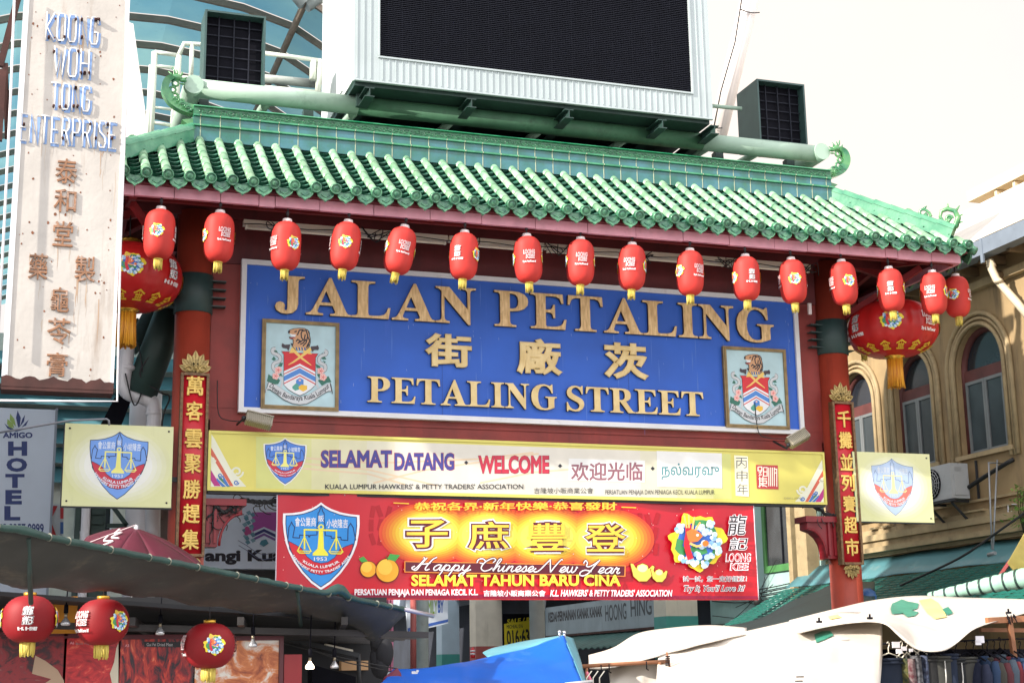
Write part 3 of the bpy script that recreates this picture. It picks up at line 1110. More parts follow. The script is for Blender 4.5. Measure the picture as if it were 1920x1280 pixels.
# coats of arms, traced on the left plaque in a 1152 x 1280 drawing (6.4 px per photograph pixel)
M_plaq = mat("pale plaque paint", lin((176, 206, 214)), rough=0.5, var=0.07, scale=6)
M_oldgold = mat("aged gilt frame", lin((132, 110, 72)), rough=0.45, metal=0.25, var=0.25, scale=9)
C_red, C_wht, C_blu, C_yel = ink("crest red", (204, 36, 48)), ink("crest white", (226, 228, 232)), ink("crest blue", (74, 132, 206)), ink("crest gold", (232, 194, 106))
C_tig, C_blk, C_scr, C_gre, C_pnk = ink("tiger tan", (198, 150, 110)), ink("line black", (36, 32, 40)), ink("scroll grey", (196, 200, 204)), ink("leaf green", (44, 108, 92)), ink("hibiscus pink", (232, 184, 178))
C_teal, C_or = ink("crest teal", (80, 156, 140)), ink("crest amber", (232, 184, 60))


def crest(P, full=True):
    leafL = [((185, 600), (215, 560), (240, 600), (215, 615)), ((240, 560), (215, 500), (245, 490), (280, 545), (265, 580)), ((255, 690), (290, 640), (325, 640), (310, 685)), ((130, 860), (150, 775), (185, 800), (250, 810), (290, 850), (265, 895), (205, 900)), ((270, 790), (300, 760), (320, 800), (300, 830))]
    leafR = [((745, 560), (800, 520), (845, 600), (800, 600)), ((725, 700), (715, 650), (770, 680), (780, 710)), ((740, 850), (790, 830), (870, 800), (905, 870), (850, 880), (790, 915)), ((800, 610), (840, 630), (820, 640)), ((730, 780), (770, 760), (760, 830))]
    for L in leafL + leafR:
        P.poly(L, C_gre)
    for S_ in ([(235, 470), (200, 480), (205, 520), (260, 545), (290, 580), (280, 620), (215, 650), (205, 700), (240, 745)], [(820, 495), (845, 510), (835, 540), (780, 560), (755, 600), (770, 640), (825, 670), (830, 720), (800, 745)]):
        pts = arr(catmull([(a, b, 0) for a, b in S_], 4))
        P.stroke([(p[0], p[1]) for p in pts], 44, C_blk)
        P.stroke([(p[0], p[1]) for p in pts], 36, C_scr)
    P.stroke([(290, 800), (320, 860), (300, 935)], 26, C_scr)
    P.stroke([(735, 830), (725, 880), (745, 940)], 26, C_scr)
    P.poly([(300, 500), (330, 545), (330, 905), (380, 960), (450, 1005), (525, 1040), (600, 1005), (665, 960), (716, 905), (716, 580), (750, 530), (640, 525), (525, 520), (400, 505)], C_blk)
    P.poly([(308, 505), (336, 545), (335, 905), (385, 955), (455, 1000), (525, 1030), (595, 1000), (660, 955), (711, 905), (711, 578), (742, 533), (640, 530), (525, 525), (400, 510)], C_wht)
    P.poly([(310, 506), (336, 545), (335, 755), (525, 660), (711, 770), (711, 578), (742, 533), (640, 530), (525, 525), (400, 510)], C_red)
    P.poly([(335, 742), (525, 652), (711, 750), (711, 775), (525, 676), (335, 768)], C_wht)
    P.poly([(335, 768), (525, 678), (711, 778), (711, 792), (525, 692), (335, 780)], C_red)
    P.poly([(335, 800), (525, 705), (711, 808), (711, 868), (525, 768), (335, 860)], C_blu)
    P.poly([(335, 882), (525, 785), (711, 888), (711, 903), (525, 800), (335, 896)], C_red)
    P.poly([(480, 850), (525, 820), (570, 845), (570, 920), (480, 920)], C_blu)
    P.poly([(435, 925), (480, 885), (515, 905), (515, 960), (470, 975), (437, 950)], C_teal)
    P.poly([(510, 930), (545, 900), (612, 915), (612, 960), (565, 985), (515, 955)], C_or)
    P.disc((525, 850), 14, C_pnk, 12)
    for S_ in ([(660, 470), (600, 520), (520, 580), (450, 630), (388, 664)], [(440, 470), (480, 520), (540, 580), (600, 625), (662, 670)]):
        P.stroke(S_, [46, 34, 26, 20, 8], C_yel)
    for q in ([(395, 525), (430, 450), (490, 500), (450, 520)], [(560, 515), (610, 460), (672, 540), (610, 530)]):
        P.poly(q, C_yel)
    # tiger head
    P.poly([(382, 270), (400, 245), (450, 228), (520, 222), (580, 226), (625, 245), (640, 290), (655, 350), (655, 400), (640, 455), (600, 490), (470, 490), (430, 440), (412, 405), (440, 410), (440, 365), (400, 350), (395, 325), (430, 335), (450, 320), (415, 300), (388, 290)], C_blk)
    P.poly([(392, 268), (408, 250), (455, 234), (520, 228), (578, 232), (616, 250), (632, 295), (646, 352), (646, 400), (632, 448), (598, 484), (474, 484), (440, 440), (450, 410), (450, 360), (420, 345), (445, 340), (470, 322), (440, 300), (398, 288)], C_tig)
    P.poly([(400, 290), (440, 300), (480, 300), (470, 330), (430, 330)], C_wht)
    P.stroke([(405, 345), (440, 345), (470, 335)], 14, ink("mouth red", (168, 72, 70)))
    for S_ in ([(495, 310), (520, 250), (560, 245), (540, 290), (545, 340), (580, 380)], [(560, 260), (600, 250), (620, 320), (600, 400), (560, 440)], [(620, 330), (645, 380), (610, 440)], [(480, 385), (500, 360), (530, 380), (500, 410)], [(520, 400), (560, 370)], [(590, 300), (580, 350), (600, 380)], [(640, 300), (630, 260)], [(460, 270), (490, 262)], [(530, 420), (570, 400), (590, 360)], [(600, 460), (640, 420)]):
        P.stroke(arr([(a, b) for a, b in S_]), 15, C_blk)
    P.disc((396, 268), 14, C_blk, 10)
    P.poly([(455, 450), (600, 460), (590, 500), (480, 490)], C_yel)
    for k in range(4):
        P.poly([(470 + 34 * k, 452 + 2 * k), (492 + 34 * k, 454 + 2 * k), (500 + 32 * k, 494), (482 + 32 * k, 492)], ink("torse blue", (64, 88, 150)))
    for q in ([(305, 440), (315, 405), (345, 425), (410, 420), (400, 470), (385, 500), (370, 470), (320, 462)], [(655, 445), (720, 440), (740, 428), (755, 465), (745, 490), (715, 485), (690, 490), (680, 515), (660, 480)]):
        P.poly(q, ink("hilt dark", (64, 54, 62)))
    for c in ((265, 728), (235, 800), (775, 740), (803, 815)):
        for k in range(5):
            a = 2 * pi * k / 5
            P.disc((c[0] + 24 * cos(a), c[1] + 24 * sin(a)), 21, C_pnk, 9)
        for k in range(5):
            a = 2 * pi * k / 5
            P.stroke([(c[0], c[1]), (c[0] + 28 * cos(a), c[1] + 28 * sin(a))], 5, C_red)
    # motto scroll
    up = [(145, 870), (235, 905), (330, 965), (430, 1030), (525, 1048), (620, 1030), (720, 965), (800, 915), (890, 880)]
    lo = [(915, 1025), (905, 985), (870, 985), (800, 1020), (700, 1085), (610, 1135), (525, 1145), (430, 1130), (330, 1085), (240, 1015), (165, 965), (130, 960), (105, 1010), (108, 970), (128, 940)]
    P.poly(up + [(900, 905), (918, 1000)] + lo, C_blk)
    sh = lambda q: (525 + (q[0] - 525) * 0.985, q[1] + (4 if q in up else -5))
    P.poly([sh(q) for q in up] + [(886, 910), (902, 985)] + [sh(q) for q in lo], C_scr)
    if full:
        P.text("Dewan Bandaraya Kuala Lumpur", 120, 1110, 920, 1035, C_blk, bold=0.02, bend=-470)


def crest_on(parent, dx, yy, S_=6.4, ox=480, oy=580, name="coat_of_arms"):
    def fn(u, v, d):
        p = W(ox + u / S_, oy + v / S_, y=yy)
        return Vector((p.x + dx, yy - d, p.z))
    P = Print(fn)
    crest(P)
    return P.build(name, parent)


cxL = (W(490.4, 681, y=BY).x + W(633.3, 688, y=BY).x) / 2
cxR = (W(1355.6, 726, y=BY).x + W(1474, 730, y=BY).x) / 2
for dx in (0.0, cxR - cxL):
    x0, x1, z0, z1 = cxL - 0.457 + dx, cxL + 0.457 + dx, 4.695, 5.758
    mb = MB(M_plaq)
    mb.box2((x0 + 0.03, BY - 0.035, z0 + 0.03), (x1 - 0.03, BY - 0.001, z1 - 0.03))
    pl = mb.build("plaque", board)
    mb = MB(M_oldgold)
    for k, (i, yy) in enumerate(((0.0, 0.05), (0.022, 0.058))):
        w = 0.022
        a0, a1, b0, b1 = x0 + i, x1 - i, z0 + i, z1 - i
        mb.box2((a0, BY - yy, b0), (a0 + w, BY - 0.002, b1))
        mb.box2((a1 - w, BY - yy, b0), (a1, BY - 0.002, b1))
        mb.box2((a0 + w + .0005, BY - yy + 0.001, b0), (a1 - w - .0005, BY - 0.002, b0 + w))
        mb.box2((a0 + w + .0005, BY - yy + 0.001, b1 - w), (a1 - w - .0005, BY - 0.002, b1))
    mb.build("plaque_frame", pl)
    crest_on(pl, dx, BY - 0.035)

# ================================================================== the hawkers' shield (drawing units: pixels of a 5.333x enlargement, centre 1285)
S_CTR, S_TOP, S_BOT, S_HALF = 1285.0, 250.0, 1075.0, 355.0


def shield(P, T, blue, red, yel, txt, border=None, line=None, line_w=8, lite=False):
    """T(u, v) maps drawing units to the artwork units of P"""
    line = line or ink("shield line", (28, 36, 66))
    half = [(0, 250), (40, 282), (90, 310), (180, 342), (270, 358), (352, 364), (354, 450), (346, 540), (328, 640), (296, 730), (250, 820), (180, 920), (90, 1015), (0, 1078)]
    full = [(1285 + a, b) for a, b in half] + [(1285 - a, b) for a, b in reversed(half[1:-1])]
    if border:
        P.poly([T(1285 + (a - 1285) * 1.085, 650 + (b - 650) * 1.075) for a, b in full], border)
    P.poly([T(*q) for q in full], blue)
    out = [(-325, 622), (-316, 700), (-270, 775), (-190, 870), (-100, 938), (0, 958), (100, 938), (190, 870), (268, 770), (312, 690), (318, 635)]
    inn = [(250, 660), (190, 690), (140, 775), (70, 825), (0, 838), (-70, 825), (-140, 775), (-195, 690), (-255, 655)]
    rb = [T(1285 + a, b) for a, b in out + inn]
    P.poly(rb, red)
    P.stroke(rb, line_w * 0.8, line, closed=True)
    P.stroke([T(*q) for q in full], line_w, line, closed=True)
    sky = [(-332, 600), (-322, 480), (-305, 450), (-295, 425), (-285, 450), (-262, 475), (-282, 582), (-215, 586), (-212, 556), (-125, 556), (-122, 572), (-112, 572), (-110, 556), (-40, 550), (-38, 440), (-30, 425), (-30, 330), (-15, 310), (-10, 288), (0, 255), (10, 288), (15, 310), (30, 330), (30, 425), (38, 440), (42, 555), (100, 560), (102, 580), (150, 580), (152, 570), (196, 570), (200, 596), (265, 600), (268, 470), (285, 440), (292, 428), (300, 440), (318, 468), (345, 600)]
    P.text("會公業商", *T(1025, 470), *T(1235, 372), txt, bold=0.012, rot=0.0, bend=None)
    P.text("販", *T(1256, 418), *T(1314, 352), txt, bold=0.012)
    P.text("小坡隆吉", *T(1338, 480), *T(1550, 385), txt, bold=0.012)
    P.stroke([T(1285 + a, b) for a, b in sky], line_w, line)
    P.poly([T(1285 + a, b) for a, b in ((-20, 490), (20, 490), (30, 690), (70, 738), (72, 762), (-84, 762), (-82, 738), (-34, 690))], yel)
    P.stroke([T(1285 + 22 * cos(k * pi / 8), 470 + 22 * sin(k * pi / 8)) for k in range(16)], line_w * 1.6, yel, closed=True)
    P.stroke([T(1120, 500), T(1440, 503)], line_w * 2.0, yel)
    for cx in (1120, 1436):
        P.stroke([T(cx, 495), T(cx, 700)], line_w * 2.0, yel)
        P.stroke([T(cx - 68, 715), T(cx, 570), T(cx + 62, 715)], line_w * 1.3, yel)
        P.stroke([T(cx - 72, 718), T(cx - 50, 738), T(cx + 45, 738), T(cx + 66, 718)], line_w * 1.4, yel, closed=True)
    P.text("1953", *T(1214, 815), *T(1344, 776), txt, bold=0.008)
    s = (Vector(T(1385, 0)) - Vector(T(1285, 0))).length / 100.0
    P.text("KUALA LUMPUR", *T(1095, 893), *T(1475, 857), txt, bold=0.03, bend=-300 * s)
    P.text("HAWKERS' PETTY TRADES' ASSN.", *T(945, 946), *T(1625, 905), txt, bold=0.03, bend=-318 * s)


# ---- yellow welcome board
YY = -0.25
M_yel = mat("yellow board", lin((208, 198, 100)), rough=0.45, var=0.05, scale=2, dirt=lin((160, 150, 96)), dirt_amt=0.15, streak=True)
M_cream = ink("cream print", (222, 218, 208))
yx0, yx1, yz0, yz1 = -4.012, 3.84, 3.715, 4.392
wel = thing("welcome_board", "long yellow welcome board in four languages below the blue name board", "sign", (0, YY, yz0))
MB(M_yel).box2((yx0, YY, yz0), (yx1, YY + 0.13, yz1)).build("panel", wel)
M_dark = mat("dark steel", lin((40, 42, 46)), rough=0.6)
mb = MB(M_dark)
mb.box2((yx0 + 0.01, YY + 0.02, yz0 - 0.03), (yx1 - 0.01, YY + 0.12, yz0 - 0.002))
mb.box2((yx0 - 0.022, YY + 0.01, yz0 - 0.03), (yx0 - 0.002, YY + 0.12, yz1))
mb.build("lower_rail", wel)
mb = MB(M_yel)
e = 0.03
for a, b in (((yx0, YY - .012, yz0), (yx0 + e, YY - .001, yz1)), ((yx1 - e, YY - .012, yz0), (yx1, YY - .001, yz1)), ((yx0 + e + .001, YY - .012, yz0), (yx1 - e - .001, YY - .001, yz0 + e)), ((yx0 + e + .001, YY - .012, yz1 - e), (yx1 - e - .001, YY - .001, yz1))):
    mb.box2(a, b)
mb.build("frame", wel)
P = Print(plane_y(YY), base=0.0008)
# pale printed glow, yellow at both ends: nested panels of printed tints
tints = [(198, 200, 122), (202, 202, 142), (206, 203, 158), (208, 204, 172), (209, 205, 184), (210, 205, 194)]
for k, c in enumerate(tints):
    a = 480 + 52 * k
    b = 1370 - 34 * k
    P.poly([(a, 817 + (a - 391) * .0365 - 2), (b, 817 + (b - 391) * .0365 - 2), (b + 2, 912 + (b - 391) * .023 + 1), (a, 912 + (a - 391) * .023 + 1)], ink("tint%d" % k, c))
for q in ([(500, 862), (690, 880), (820, 910)], [(500, 872), (690, 888), (760, 908)], [(530, 855), (700, 868), (900, 860), (1000, 848)], [(700, 905), (800, 880), (1010, 850)], [(900, 905), (1000, 885), (1190, 870)]):
    P.stroke(arr(catmull([(a, b, 0) for a, b in q], 5)) if False else q, 3.2, ink("tint line", (214, 190, 160)))
# corner ornaments
for side in (0, 1):
    X = (lambda a: a) if side == 0 else (lambda a: 1545 - (a - 394) * 0.82)
    Y = (lambda b: b) if side == 0 else (lambda b: 860 + (b - 815) * 0.84)
    Q = lambda pts: [(X(a), Y(b)) for a, b in pts]
    P.poly(Q([(396, 813), (402, 822), (432, 878), (462, 912), (395, 912)]), ink("pale ornament", (216, 216, 196)))
    P.poly(Q([(395, 838), (398, 842), (438, 911), (431, 911), (395, 852)]), ink("ornament rust", (196, 92, 70)))
    P.poly(Q([(395, 880), (414, 911), (402, 911), (395, 900)]), ink("ornament magenta", (170, 40, 120)))
    P.poly(Q([(406, 895), (424, 912), (416, 912), (406, 900)]), ink("ornament blue", (60, 110, 180)))
    P.poly(Q([(410, 890), (432, 912), (426, 912), (410, 897)]), ink("ornament green", (60, 120, 90)))
    P.poly(Q([(418, 890), (430, 911), (424, 911), (418, 900)]), ink("ornament blue", (60, 110, 180)))
    for (cx, cy, r) in ((444, 884, 12), (398, 862, 6)):
        P.stroke(Q([(cx + r * (1 - t / 26) * cos(t * .45), cy + r * (1 - t / 26) * sin(t * .45)) for t in range(20)]), 3.6, ink("pale ornament", (216, 216, 196)))
    for (cx, cy) in ((413, 891), (443, 904)):
        P.stroke(Q([(cx + 5 * (1 - t / 20) * cos(t * .55), cy + 5 * (1 - t / 20) * sin(t * .55)) for t in range(15)]), 2, ink("ornament blue", (60, 110, 180)))
C_ind, C_crim, C_ink = ink("indigo print", (62, 60, 136)), ink("crimson print", (168, 36, 62)), ink("black print", (36, 36, 44))
P.build("ornament", wel)
P = Print(plane_y(YY), base=0.003)
P.text("SELAMAT", 601, 877, 735, 843, C_crim, bold=0.052)
P.text("DATANG", 739, 882, 852, 848, C_crim, bold=0.052)
P.text("SELAMAT", 602, 876.3, 734, 843.7, C_ind, bold=0.036)
P.text("DATANG", 740, 881.3, 851, 848.7, C_ind, bold=0.036)
P.text("WELCOME", 896, 888, 1030, 853, ink("wine print", (120, 28, 66)), bold=0.05)
P.text("WELCOME", 897, 887.3, 1029, 853.7, ink("rose print", (186, 40, 66)), bold=0.034)
for (cx, cy) in ((874, 867), (1050, 873), (1223.5, 878)):
    P.poly([(cx - 4, cy), (cx, cy + 4), (cx + 4, cy), (cx, cy - 4)], C_ink)
P.poly([(1066, 859), (1209, 863), (1209, 904), (1066, 900)], ink("white patch", (220, 220, 218)))
P.text("欢迎光临", 1070, 901, 1205, 866, ink("mauve print", (140, 92, 104)), bold=0.022)
P.poly([(1231, 845), (1353, 849.5), (1354, 915), (1232, 912)], ink("white patch", (220, 220, 218)))
P.text("நல்வரவு", 1240, 899, 1348, 868, ink("teal print", (64, 132, 140)), bold=0.012)
P.poly([(1376, 853), (1402, 855), (1404, 931), (1379, 929)], ink("white patch2", (234, 230, 200)))
for k, ch in enumerate("丙申年"):
    P.text(ch, 1379.5 + k, 877.5 + 24.5 * k, 1400.5 + k, 857.5 + 24.5 * k, ink("grey print", (92, 92, 96)), bold=-0.004)
P.poly([(1417, 871), (1458, 872), (1459.5, 917), (1419, 915.5)], ink("seal red", (176, 56, 60)))
wS = ink("seal white", (238, 230, 214))
for pts in ([(1421, 875), (1428, 875), (1428, 882), (1421, 882), (1421, 875)], [(1422, 886), (1427, 884), (1423, 891), (1428, 889)], [(1431, 876), (1431, 892), (1438, 892), (1438, 876), (1431, 876)], [(1431, 884), (1438, 884)], [(1422, 897), (1438, 897)], [(1430, 893), (1430, 912)], [(1424, 901), (1437, 901), (1437, 906), (1424, 906)], [(1422, 912), (1428, 908), (1438, 912)], [(1441, 876), (1441, 911)], [(1444.5, 876), (1444.5, 911)], [(1448, 876), (1448, 911)], [(1451.5, 879), (1456, 879), (1456, 912)], [(1451.5, 876), (1451.5, 911)], [(1451.5, 886), (1456, 886)], [(1424, 893), (1424, 913)]):
    P.stroke(pts, 1.7, wS)
P.text("KUALA LUMPUR HAWKERS' & PETTY TRADERS' ASSOCIATION", 609.5, 916.5, 981, 907, C_ink, bold=0.012)
P.text("吉隆坡小販商業公會", 1001, 925, 1112, 914, C_ink, bold=0.0)
P.text("PERSATUAN PENJAJA DAN PENIAGA KECIL KUALA LUMPUR", 1134.5, 929, 1339, 918, C_ink, bold=0.0)
P.text("DBKL.JPPP", 1470, 936.5, 1502, 932, ink("faint print", (170, 164, 110)))
P.build("lettering", wel)
P = Print(plane_y(YY), base=0.003)
T_sm = lambda u, v: (534.5 + (u - 1285) / 355 * 37.5, 823.5 + (v - 250) / 825 * 83 + (u - 1285) / 355 * 1.2)
shield(P, T_sm, ink("shield blue", (72, 122, 206)), ink("shield red", (190, 44, 66)), ink("shield yellow", (230, 226, 130)), ink("shield white", (214, 222, 236)), border=ink("white patch", (220, 220, 218)), line_w=1.0)
P.build("emblem", wel)

# ---- two square association signs
M_sq = mat("cream sign sheet", lin((206, 208, 150)), rough=0.5, var=0.0, col2=lin((216, 216, 172)), scale=1.2, dirt=lin((150, 150, 110)), dirt_amt=0.1, streak=True)
sq = {}
for sgn, lab in ((-1, "square cream shield sign left of the left gate column, beside the hotel sign"), (1, "square cream shield sign right of the right gate column, sun-bleached, before the air conditioner")):
    cx = (-(4.361 + 5.525) / 2 - 0.04) if sgn < 0 else ((4.361 + 5.525) / 2 - 0.10)
    hw = 0.582
    z0, z1 = 3.512, 4.417
    t = thing("association_sign", lab, "sign", (cx, YY, z0), "square shield signs beside the columns")
    MB(M_sq).box2((cx - hw, YY, z0), (cx + hw, YY + 0.05, z1)).build("panel", t)
    mb = MB(M_dark)
    mb.box2((cx - hw - 0.012, YY + 0.004, z0 - 0.016), (cx + hw + 0.012, YY + 0.05, z0 - 0.001))
    mb.box2((cx - hw - 0.012, YY + 0.004, z0), (cx - hw - 0.001, YY + 0.05, z1))
    mb.box2((cx - sgn * hw * 0.2, YY + 0.052, z0 + 0.3), (cx - sgn * (hw + 0.15), YY + 0.09, z0 + 0.35))
    for a in (-1, 1):
        for b in (0.06, 0.94):
            mb.lathe([(0, 0), (0.012, 0), (0.01, 0.008), (0, 0.01)], (cx + a * (hw - 0.05), YY, z0 + (z1 - z0) * b), 8, M=Matrix.Rotation(radians(90), 3, 'X'))
    mb.build("bracket", t)

    def fsq(u, v, d, cx=cx, z0=z0, z1=z1):
        return Vector((cx + u, YY - d, (z0 + z1) / 2 + v))
    P = Print(fsq, base=0.001)
    for k in range(5):
        s = 1 - 0.09 * k
        P.disc((0, 0), hw * 0.98 * s, ink("sign glow%d" % k, (212 + 3 * k, 213 + 3 * k, 166 + 13 * k)), 36, ry=0.44 * s)
    T_sq = lambda u, v: ((u - 1285) / 355 * 0.312, 0.375 - (v - 250) / 825 * 0.74)
    if sgn < 0:
        shield(P, T_sq, ink("shield blue pale", (108, 152, 222)), ink("shield red", (190, 44, 66)), ink("shield yellow", (230, 226, 130)), ink("shield white", (214, 222, 236)), line_w=0.0075)
    else:
        shield(P, T_sq, ink("faded blue", (170, 190, 220)), ink("faded red", (220, 110, 100)), ink("faded yellow", (228, 218, 160)), ink("faded white", (206, 212, 222)), line=ink("faded line", (104, 118, 152)), line_w=0.006)
    P.build("emblem", t)

# ---- couplet boards on the columns
M_cred = mat("couplet red", lin((188, 24, 40)), rough=0.4, var=0.1, scale=2)
M_cgold = mat("couplet gilt", lin((220, 184, 96)), rough=0.4, metal=0.2, var=0.15, scale=10)
M_cedge = mat("couplet relief side", lin((92, 60, 30)), rough=0.6)
M_cfr = mat("carved couplet frame", lin((112, 84, 56)), rough=0.5, metal=0.2, var=0.3, scale=20, bump=0.5, bscale=40)
M_lot = mat("lotus gilt", lin((176, 152, 96)), rough=0.4, metal=0.3, var=0.3, scale=12)


def lotus(mb, cx, y, z, s, up=1):
    """layered ornament of pointed petals with raised ribs"""
    for row, (n, r, w, dep, sp) in enumerate(((7, 0.25, 0.036, 0.0, 2.3), (6, 0.20, 0.034, 0.014, 2.0), (5, 0.15, 0.032, 0.028, 1.7), (3, 0.095, 0.028, 0.042, 1.0))):
        for k in range(n):
            a = (k - (n - 1) / 2) * sp / (n - 1)
            L = r * (1.0 - 0.22 * abs(a)) * s
            d = Vector((sin(a), 0, up * cos(a)))
            e = Vector((cos(a), 0, -up * sin(a)))
            c = Vector((cx, y - dep, z))
            o = [(.12, .35), (.45, .9), (.7, 1.0), (.88, .55), (1.0, 0), (.88, -.55), (.7, -1.0), (.45, -.9), (.12, -.35)]
            mb.prism([c + d * L * q + e * w * s * v for q, v in o], (0, 0.012, 0))
            mb.tube([c + d * L * .2 + Vector((0, -.004, 0)), c + d * L * .95 + Vector((0, -.002, 0))], [.009 * s, .004 * s], 5)
    for sx in (-1, 1):
        mb.tube([(cx + sx * (0.07 + 0.045 * cos(t * .7) * (1 - t / 14)) * s, y - 0.05, z + up * (0.035 + 0.04 * sin(t * .7) * (1 - t / 14)) * s) for t in range(10)], 0.011 * s, 6)
    mb.ball((cx, y - 0.05, z + up * 0.05 * s), 0.022 * s, (1, 1, 1), 8)


for sgn, txt, lab, col in ((-1, "萬客雲聚勝趕集", "red vertical couplet board on the left gate column, gilt characters", None), (1, "千攤並列賽超市", "red vertical couplet board on the right gate column, gilt characters", None)):
    cx = (W(361, 870, y=-.24).x) if sgn < 0 else (W(1578, 770, y=-.24).x + W(1597, 1000, y=-.24).x) / 2
    zt, zb = (W(360, 699, y=-.24).z, W(358, 1043, y=-.24).z) if sgn < 0 else (W(1577, 753, y=-.24).z, W(1598, 1058, y=-.24).z)
    t = thing("couplet_board", lab, "sign", (cx, -0.2, zb), "couplet boards on the gate columns")
    hw = 0.158
    cy = -0.215
    MB(M_cred).grid(lambda u, v: (cx + (u - .5) * 2 * (hw - .02), cy - 0.035 + 0.12 * (u - .5) ** 2, zb + .02 + v * (zt - zb - .04)), 10, 1, thick=(0, 0.03, 0)).build("panel", t)
    mb = MB(M_cfr)
    for a, b in (((cx - hw, cy - .045, zb), (cx - hw + .03, cy + .06, zt)), ((cx + hw - .03, cy - .045, zb), (cx + hw, cy + .06, zt)), ((cx - hw + .031, cy - .05, zb), (cx + hw - .031, cy + .02, zb + .03)), ((cx - hw + .031, cy - .05, zt - .03), (cx + hw - .031, cy + .02, zt))):
        mb.box2(a, b)
    mb.build("frame", t)
    mb = MB(M_cgold)
    n = len(txt)
    for k, ch in enumerate(txt):
        if sgn < 0:
            ys = (723, 770, 822, 869, 917, 963, 1011)
            p = W(359.5 - k * 0.7, ys[k], y=cy - .04)
        else:
            ys = (785, 825, 866, 905, 944, 984, 1025)
            p = W(1579 + k * 3.0, ys[k], y=cy - .04)
        h = 0.112 if sgn < 0 else 0.112
        place_solid(mb, text_solid(ch, 0.022, 0.02, 0.008), cx - 0.098, p.z - h, cx + 0.098, p.z + h, cy - 0.024, 0.028, M_cgold, M_cedge)
    mb.build("lettering", t)
    mb = MB(M_lot)
    lotus(mb, cx, cy - 0.01, zt + 0.005, 1.05, 1)
    mb.build("lotus_crest", t)
    mb = MB(M_lot)
    lotus(mb, cx, cy - 0.01, zb - 0.005, 0.72, -1)
    mb.build("lotus_base", t)
# ================================================================== red new year banner
RY = -0.21


def wr(x, z):
    """hang of the vinyl sheet"""
    sag = 0.012 * sin(2.1 * x + 0.8) + 0.014 * sin(5.3 * x + 2.2 * z) + 0.003 * sin(9.0 * x - 4.0 * z + 1.0)
    tug = 0.0
    for cx in (-3.1, -1.9, -0.6, 0.7, 2.0, 2.85):          # folds running from the ties at the top edge
        dx = x - cx - 0.35 * (3.66 - z) * (1 if cx > 0 else -0.6)
        tug += 0.020 * math.exp(-(dx / 0.15) ** 2) * max(0.0, min(1.0, (z - 2.55) / 0.9))
    return sag + tug


def bink(name, rgb, **k):
    k.setdefault('rough', 0.38)
    k.setdefault('spec', 0.35)
    return mat("banner " + name, lin(rgb), var=0.06, bump=0.5, bscale=1.7, stretch=(1.0, 1.0, 0.55), crease=True, **k)


rx0, rx1 = (W(518, 1000, y=RY).x), (W(1417, 1040, y=RY).x)
rz0, rz1 = W(1000, 1124, y=RY).z, W(960, 933, y=RY).z
ban = thing("new_year_banner", "red vinyl new year banner with gold characters hung below the yellow welcome board", "banner", ((rx0 + rx1) / 2, RY, rz0))
B_red = mat("banner red", lin((206, 14, 34)), rough=0.34, var=0.0, col2=lin((182, 10, 38)), scale=0.9, bump=0.6, bscale=1.7, stretch=(1.0, 1.0, 0.55), crease=True, spec=0.45)
mb = MB(B_red)
mb.grid(lambda u, v: (rx0 + (rx1 - rx0) * u, RY - wr(rx0 + (rx1 - rx0) * u, rz0 + (rz1 - rz0) * v), rz0 + (rz1 - rz0) * v), 200, 30)
mb.build("sheet", ban)
mb = MB(bink("hem", (200, 190, 200)))
for xx in (rx0, rx1):
    mb.tube([(xx, RY - wr(xx, rz0 + (rz1 - rz0) * k / 10), rz0 + (rz1 - rz0) * k / 10) for k in range(11)], 0.007, 6)
for k in range(9):
    x = rx0 + 0.03 + (rx1 - rx0 - 0.06) * k / 8
    mb.tube([(x, RY - wr(x, rz1 - .02) - .004, rz1 - .02), (x + .01, RY + 0.02, rz1 + .05), (x, RY + .05, rz1 + .09)], 0.006, 5)
mb.build("tie_cord", ban)


def bwarp(P):
    us = [505 + 6.5 * k for k in range(143)]
    vs = [915 + 13.0 * k for k in range(17)]

    def fn(u, v, d):
        p = W(u, v, y=RY)
        return Vector((p.x, RY - d - wr(p.x, p.z), p.z))
    P.warp(us, vs, fn)


P = Print(RAW, base=0.004, step=0.0004)
# fire-cracker clusters and darker lower edge
P.poly([(600, 1000), (600.1, 1000), (600, 1000.1)], B_red)
P.hold = True
for (cx, cy, s) in ((712, 985, 1), (1215, 1000, 1)):
    for k in range(9):
        a = (k % 3 - 1) * 15 + random.uniform(-2, 2)
        b = (k // 3 - 1) * 27 + random.uniform(-2, 2)
        r = random.uniform(-.35, .35)
        w, h = 4.2, 11
        pts = [(cx + a + x * cos(r) - y * sin(r), cy + b + x * sin(r) + y * cos(r)) for x, y in ((-w, -h), (w, -h), (w, h), (-w, h))]
        P.poly(pts, bink("cracker red", (168, 14, 30)))
P.hold = False
P.poly([(522, 1111), (1418, 1117), (1420, 1122), (523, 1120)], bink("lower edge", (150, 20, 60)))
halo = [(214, 74, 40), (216, 96, 40), (220, 118, 42), (224, 142, 44), (228, 166, 48), (230, 190, 58), (232, 208, 76), (232, 216, 92)]
for c, rx, ry in [(bink("halo %d" % k, halo[k]), 94 - 6.4 * k, 57 - 3.6 * k) for k in range(8)]:
    P.hold = False
    for cx, cy in ((803, 999), (914, 1003), (1024, 1006), (1132, 1010)):
        P.disc((cx, cy), rx, c, 40, ry=ry)
P.disc((600, 1000), .05, B_red, 3)
P.hold = True
for k in range(90):
    P.disc((random.uniform(525, 1412), random.uniform(945, 1112)), random.uniform(0.5, 1.0), bink("spark", (240, 200, 190)), 5)
P.hold = False
